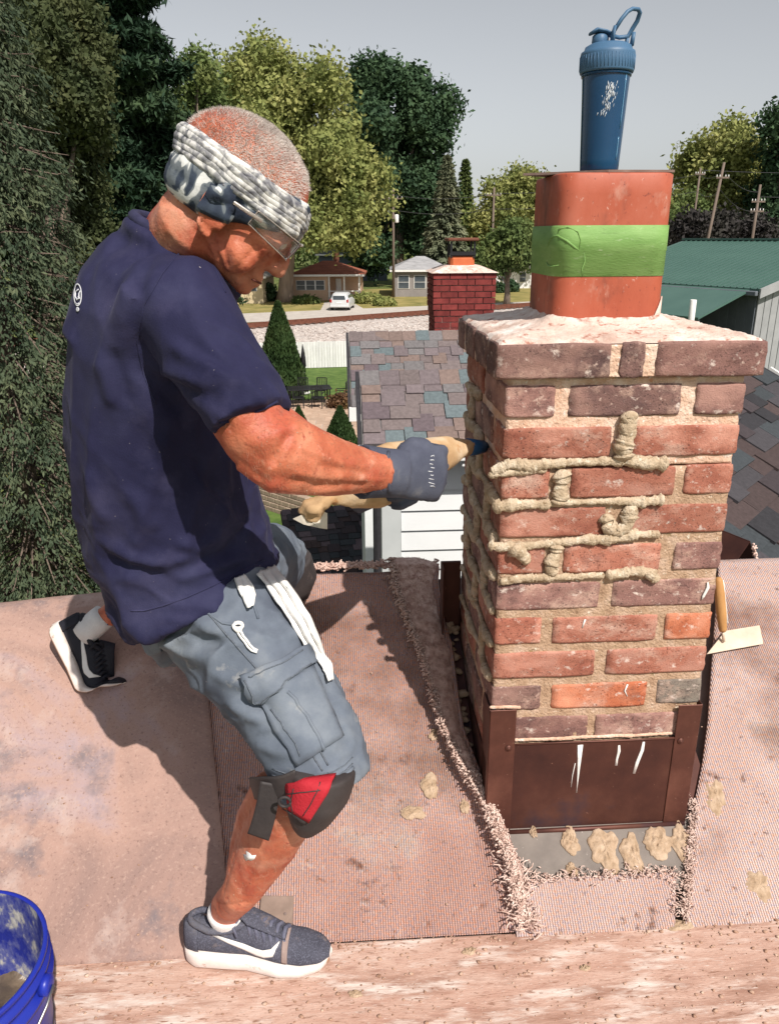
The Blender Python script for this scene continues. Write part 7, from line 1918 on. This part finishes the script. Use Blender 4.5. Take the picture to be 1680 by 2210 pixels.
for s in (0, 1):
    y0, y1 = (-.30, DB / 2) if s == 0 else (DB / 2, DB + .30)
    za, zb_ = (ez, rzz) if s == 0 else (rzz, ez)
    mesh_obj('rake_board', [(.26, y0, za - .26), (.26, y1, zb_ - .26), (.26, y1, zb_ + .01), (.26, y0, za + .01), (.31, y0, za - .26), (.31, y1, zb_ - .26), (.31, y1, zb_ + .01), (.31, y0, za + .01)], [(3, 2, 1, 0), (4, 5, 6, 7), (0, 1, 5, 4), (1, 2, 6, 5), (2, 3, 7, 6), (3, 0, 4, 7)], M_gl, gb)
# lean-to below
lz = px(1600, 690, 21.8).z; lt = lz + .75
V = [(-.1, -2.3, lz), (-LB, -2.3, lz), (-LB, -.06, lt), (-.1, -.06, lt)]; V = V + [(x, y, z - .06) for x, y, z in V]
mesh_obj('lean_to_roof', V, [(0, 3, 2, 1), (4, 5, 6, 7), (0, 1, 5, 4), (1, 2, 6, 5), (2, 3, 7, 6), (3, 0, 4, 7)], M_gm, gb)
box('lean_to_wall', (-LB + .1, -2.2, 0), (-.2, -2.1, lz - .07), M_gw, gb)
vp = px(1494, 662, 19.5); mb = MB(); vo = empty('vent_pipe', (vp.x, vp.y, vp.z - 1.2), 0, 'short white vent pipe showing over the crown of the chimney', 'pipe')
mb.lathe([(.075, 0), (.075, 1.36), (.066, 1.37), (.064, 1.30)], 16); mb.build('pipe', M_trim, vo, True)
mb = MB(); mb.lathe([(.14, 0), (.13, .02), (.085, .06), (.08, .10)], 16); mb.build('collar', M_gw, vo, True)
box('stand', (-.5, -.5, -(vp.z - 1.2)), (.5, .5, -.002), M_gw, vo)

# ================================================================== NEIGHBOURING ROOFS WITH SHINGLES
def shm(name, c): return mat(name, [(.3, tuple(x * .78 for x in c)), (.7, tuple(min(1, x * 1.18) for x in c))], 40, 8, rough=.95, bump=.8, bscale=260, bdist=.002, objvar=.10)
SHA = [shm('shingle_brown', (.15, .122, .122)), shm('shingle_mauve', (.152, .124, .132)), shm('shingle_slate', (.118, .148, .160)), shm('shingle_rust', (.18, .132, .118)), shm('shingle_grey', (.155, .145, .15)), shm('shingle_plum', (.125, .098, .11))]
SHD = [shm('shingle_dark', (.050, .040, .045)), shm('shingle_dark_slate', (.043, .050, .057)), shm('shingle_dark_brown', (.062, .044, .044)), shm('shingle_dark_grey', (.054, .050, .057)), shm('shingle_black', (.030, .029, .034))]
_tabs = {}
def tabmesh(w, h, t, m):
    k = (round(w, 3), round(h, 3), round(t, 4), m.name)
    if k not in _tabs:
        bm = bmesh.new(); bbox(bm, (0, 0, 0), (w, h, t), 0)
        for v in bm.verts:
            if v.co.y > h * .5: v.co.z -= t * .8
        me = bpy.data.meshes.new('shingle'); bm.to_mesh(me); bm.free(); me.materials.append(m); _tabs[k] = me
    return _tabs[k]
def shingles(parent, O_, e1, e2, width, height, expo, ws, mats, seed, weights=None, th=.009, limit=300, bands=True, name='shingle', vis=None):
    """courses of single shingles on a plane: O_ lower left, e1 along, e2 up the slope"""
    rs = random.Random(seed); e1 = Vector(e1).normalized(); e2 = Vector(e2).normalized(); n = e1.cross(e2).normalized()
    M3 = Matrix((e1, e2, n)).transposed(); rot = M3.to_euler(); cnt = 0; j = 0; y = 0.0
    while y < height - .01:
        x = -rs.uniform(0, ws[0]) ; up = rs.random() < .5
        while x < width:
            w = rs.choice(ws); x0 = max(x, 0); x1 = min(x + w, width)
            if x1 - x0 > .02:
                wq = w if (x0 == x and x1 == x + w) else round(x1 - x0, 2)
                h = expo * (1.22 if up else 1.0); yb = y - (expo * .20 if up else 0)
                p = Vector(O_) + e1 * x0 + e2 * yb + n * (.004 + (.006 if up else 0))
                if vis is None or vis(p):
                    share(name, tabmesh(max(.02, wq - .006), h + .02, th if up else th * .7, rs.choices(mats, weights)[0]), parent, p, rot); cnt += 1
            x += w; up = not up if rs.random() < .8 else up
        y += expo; j += 1
    return cnt
def roof_plane(name, parent, V, mt, th=.06):
    W_ = [Vector(v) for v in V]; n = (W_[1] - W_[0]).cross(W_[2] - W_[0]).normalized(); k = len(W_)
    if n.z < 0: n = -n
    F = [tuple(range(k)), tuple(range(2 * k - 1, k - 1, -1))] + [(i, i + k, (i + 1) % k + k, (i + 1) % k) for i in range(k)]
    return mesh_obj(name, W_ + [w - n * th for w in W_], F, mt, parent)
def wing(label, ridge_px, d, slope_m, eave_d, length, expo, capw, seed, name='house_wing', left_shift=0.0):
    r0 = px(ridge_px[0], ridge_px[1], d); root = empty(name, (r0.x, r0.y, 0), YAW, label, 'house')
    zr = r0.z; run = d - eave_d; ze = zr - run * slope_m
    roof_plane('roof_slope', root, [(0, -run, ze), (length, -run, ze), (length, 0, zr), (0, 0, zr)], SHA[4]); roof_plane('roof_slope', root, [(length, run, ze), (0, run, ze), (0, .002, zr), (length, .002, zr)], SHA[4])
    Ls = math.hypot(run, zr - ze); e2 = Vector((0, run, zr - ze)).normalized(); nn = Vector((1, 0, 0)).cross(e2)
    shingles(root, Vector((0.01, -run, ze)) , (1, 0, 0), e2, length - .02, Ls - .10, expo, [.13, .17, .21, .15], SHA, seed, [3, 4, 2, 2, 3, 2])
    x = 0.0; rs = random.Random(seed + 1); ang = math.atan2(zr - ze, run)
    while x < length:
        bm = bmesh.new(); w = capw
        for s in (-1, 1):
            pts = [(0, 0, 0), (w - .003, 0, 0), (w - .003, s * .15 * math.cos(ang), -.15 * math.sin(ang)), (0, s * .15 * math.cos(ang), -.15 * math.sin(ang))]
            vs_ = [bm.verts.new((a, b_, c + .016 + (.005 if a > 0 else 0))) for a, b_, c in pts]; vl = [bm.verts.new((a, b_, c)) for a, b_, c in pts]
            bm.faces.new(vs_); bm.faces.new(vl[::-1])
            for i in range(4): bm.faces.new((vs_[i], vl[i], vl[(i + 1) % 4], vs_[(i + 1) % 4]))
        bmesh.ops.recalc_face_normals(bm, faces=bm.faces)
        bm_obj('ridge_cap', bm, rs.choice([SHA[0], SHA[1], SHA[2], SHA[3], SHA[4], SHA[5]]), root, loc=(x, 0, zr + .002)); x += w
    return root, zr, ze, run
wa, zrA, zeA, runA = wing('near shingled gable wing with white lap siding, left of the chimney', (775, 806), 5.6, .62, 5.0, 2.15, .125, .143, 61)
M_lap = mat('lap_siding', [(.3, (.66, .68, .70)), (.7, (.74, .76, .78))], 2, rough=.5, bump=.08, bscale=60)
M_corner = mat('corner_trim', [(.3, (.46, .49, .50)), (.7, (.54, .57, .58))], 3, rough=.6)
box('rake_board', (-.028, -runA - .02, zeA - .09), (-.003, -runA + .12, zeA + .0), M_trim, wa)
mesh_obj('rake_board', [(-.03, -runA, zeA - .12), (-.03, 0, zrA - .12), (-.03, 0, zrA + .015), (-.03, -runA, zeA + .015), (-.004, -runA, zeA - .12), (-.004, 0, zrA - .12), (-.004, 0, zrA + .015), (-.004, -runA, zeA + .015)], [(0, 1, 2, 3), (7, 6, 5, 4), (0, 4, 5, 1), (1, 5, 6, 2), (2, 6, 7, 3), (3, 7, 4, 0)], SHD[4], wa)
yw = -runA + .16
box('corner_board', (.13, yw - .03, 0), (.265, yw + .1, zeA - .05), M_corner, wa)
box('wall_core', (.15, yw, 0), (2.10, runA - .2, zeA - .04), M_lap, wa)
z = zeA - .22; 
while z > zeA - 2.2:
    mesh_obj('siding_board', [(.268, yw - .004, z + .150), (2.05, yw - .004, z + .150), (2.05, yw - .022, z), (.268, yw - .022, z), (.268, yw - .002, z), (2.05, yw - .002, z)], [(0, 3, 2, 1), (3, 4, 5, 2), (0, 4, 3), (1, 2, 5)], M_lap, wa); z -= .150
box('frieze', (.268, yw - .03, zeA - .09), (2.05, yw - .004, zeA - .02), M_corner, wa)
mb = MB(); mb.tube([(.095, yw - .05, 0), (.095, yw - .05, zeA - .3), (.06, yw - .10, zeA - .1)], (.032, .028), 8); mb.build('downspout', SHD[4], wa)
box('gutter', (-.02, -runA - .11, zeA - .10), (2.15, -runA - .004, zeA - .015), M_trim, wa, .01)
wb_, zrB, zeB, runB = wing('farther shingled roof behind the near wing, below the small chimney', (752, 720), 8.5, .62, 7.55, 3.2, .125, .143, 66)
box('wall', (.12, -runB + .12, 0), (3.1, runB - .1, zeB - .03), M_lap, wb_)
box('fascia', (-.02, -runB - .05, zeB - .14), (3.2, -runB - .004, zeB - .006), M_trim, wb_)
mesh_obj('rake_board', [(-.03, -runB, zeB - .12), (-.03, 0, zrB - .12), (-.03, 0, zrB + .015), (-.03, -runB, zeB + .015), (-.004, -runB, zeB - .12), (-.004, 0, zrB - .12), (-.004, 0, zrB + .015), (-.004, -runB, zeB + .015)], [(0, 1, 2, 3), (7, 6, 5, 4), (0, 4, 5, 1), (1, 5, 6, 2), (2, 6, 7, 3), (3, 7, 4, 0)], SHD[4], wb_)
# small chimney behind that roof
sc0 = px(937, 715, 9.6); sc1 = px(1062, 715, 9.6); sw = (sc1 - sc0).length; szt = px(1000, 585, 9.6).z
sch = empty('brick_chimney', (sc0.x, sc0.y, 0), .05, 'small red brick chimney with capped clay flue on the roof behind', 'chimney')
M_rb = mat('brick_far', [(.3, (.13, .022, .022)), (.7, (.24, .045, .040))], 12, rough=.9, bump=.5, bscale=60, objvar=.2)
M_rm = mat('joint_far', [(.3, (.36, .22, .19)), (.7, (.48, .32, .28))], 20, rough=.95)
z0 = zeB - .4
box('mortar_core', (.012, .012, 0), (sw - .012, sw - .012, szt - .05), M_rm, sch)
def course(z, o, hgt, ph):
    x = -o; L_ = sw + 2 * o; xs_ = []; p = -ph
    while p < L_ - .01: xs_.append((max(0, p), min(L_, p + .19))); p += .20
    for a, b_ in xs_:
        if b_ - a < .03: continue
        box('brick', (x + a, -o, z), (x + b_, .09 - o, z + hgt), M_rb, sch); box('brick', (-o, .095 - o + a * .9, z), (.09 - o, .095 - o + b_ * .9 - .004, z + hgt), M_rb, sch)
k = 0; z = szt - .085
while z > z0:
    o = .022 if k < 6 else (.011 if k == 6 else 0.0); course(z, o, .060, .1 if k % 2 else 0); z -= .071; k += 1
mb = MB(); w_ = sw + .10
mesh_obj('crown_slab', [(-.05, -.05, szt - .02), (sw + .05, -.05, szt - .02), (sw + .05, sw + .05, szt - .02), (-.05, sw + .05, szt - .02), (.15, .15, szt + .06), (sw - .15, .15, szt + .06), (sw - .15, sw - .15, szt + .06), (.15, sw - .15, szt + .06)], [(3, 2, 1, 0), (4, 5, 6, 7), (0, 1, 5, 4), (1, 2, 6, 5), (2, 3, 7, 6), (3, 0, 4, 7)], M_wash, sch)
fz = px(1000, 553, 9.6).z; cx = sw / 2
box('flue', (cx - .145, cx - .145, szt + .03), (cx + .145, cx + .145, fz), mat('clay_bright', [(.3, (.46, .11, .04)), (.7, (.56, .15, .06))], 6, rough=.7), sch, .03)
for sx in (-1, 1):
    for sy in (-1, 1): box('cap_leg', (cx + sx * .14 - .012, cx + sy * .14 - .012, fz - .02), (cx + sx * .14 + .012, cx + sy * .14 + .012, fz + .165), M_blk, sch)
box('cap_mesh', (cx - .135, cx - .150, fz + .0), (cx + .135, cx - .146, fz + .05), M_blk, sch); box('cap_mesh', (cx - .16, cx - .158, fz + .01), (cx + .16, cx - .152, fz + .035), M_blk, sch)
box('cap_lid', (cx - .185, cx - .185, fz + .168), (cx + .185, cx + .185, fz + .205), M_rust, sch, .01)
# low dark roof under the forearm
q0 = px(600, 1232, 9.2); lr = empty('porch_roof', (q0.x, q0.y, 0), .22, 'low dark shingled roof seen under the forearm', 'roof')
zl = q0.z; e2 = Vector((0, .93, .36)); e2.normalize()
roof_plane('roof_slope', lr, [(.15, -.4, zl - .155), (2.6, -.4, zl - .155), (2.6, 1.1, zl + .426), (.15, 1.1, zl + .426)], SHD[0])
shingles(lr, (.16, -.4, zl - .155), (1, 0, 0), e2, 2.42, 1.58, .115, [.13, .17, .21], SHD + [SHA[5]], 71, [2, 2, 3, 3, 2, 2], th=.014)
box('wall', (.30, -.1, 0), (2.5, 1.0, zl - .18), M_lap, lr)
# dark roof beyond the ridge at the right
A_ = px(1585, 1010, 4.6); e1 = Vector((.64, .77, 0)); uh = Vector((-.77, .64, 0)); mR = .55; e2 = (uh + Vector((0, 0, mR))).normalized()
rr0 = empty('shingled_roof', (A_.x, A_.y, 0), 0, 'dark stepped-shingle roof slope at the right edge beyond the ridge', 'roof'); ro = Vector(rr0.location)
def RP(a, b_): return A_ + e1 * a + e2 * b_ - ro
roof_plane('roof_slope', rr0, [RP(-1.9, -1.6), RP(2.3, -1.6), RP(2.3, .5), RP(-1.9, .5)], SHD[4])
def vis(p):
    w = p + ro - CAM; zc = w.dot(FWD)
    if zc < .5: return False
    X = 840 + 1680 * w.dot(RT) / zc; Y = 1105 - 1680 * w.dot(UP) / zc
    return 1440 < X < 1900 and 640 < Y < 1400
shingles(rr0, RP(-1.9, -1.6), e1, e2, 4.2, 2.07, .145, [.22, .30, .38], SHD, 73, [3, 2, 3, 3, 2], th=.016, vis=vis)
roof_plane('roof_slope', rr0, [RP(2.3, .505), RP(-1.9, .505), RP(-1.9, .505) + Vector((-.19, .16, -.14)), RP(2.3, .505) + Vector((-.19, .16, -.14))], SHD[4])
def wallq(a0, b0, a1, b1):
    p, q = RP(a0, b0), RP(a1, b1); o_ = Vector((0, 0, -.09))
    return mesh_obj('wall', [p + o_, q + o_, Vector((q.x, q.y, 0)), Vector((p.x, p.y, 0))], [(0, 1, 2, 3)], M_lap, rr0)
wallq(-1.8, -1.5, 2.2, -1.5); wallq(2.2, -1.5, 2.2, .45); wallq(-1.8, .45, -1.8, -1.5)
p_, q_ = RP(2.32, -1.6), RP(2.32, .52); u_ = Vector((0, 0, .03)); dn = Vector((0, 0, -.16)); ox = e1 * .04
mesh_obj('rake_board', [p_ + dn, q_ + dn, q_ + u_, p_ + u_, p_ + dn + ox, q_ + dn + ox, q_ + u_ + ox, p_ + u_ + ox], [(3, 2, 1, 0), (4, 5, 6, 7), (0, 1, 5, 4), (1, 2, 6, 5), (2, 3, 7, 6), (3, 0, 4, 7)], M_trim, rr0)
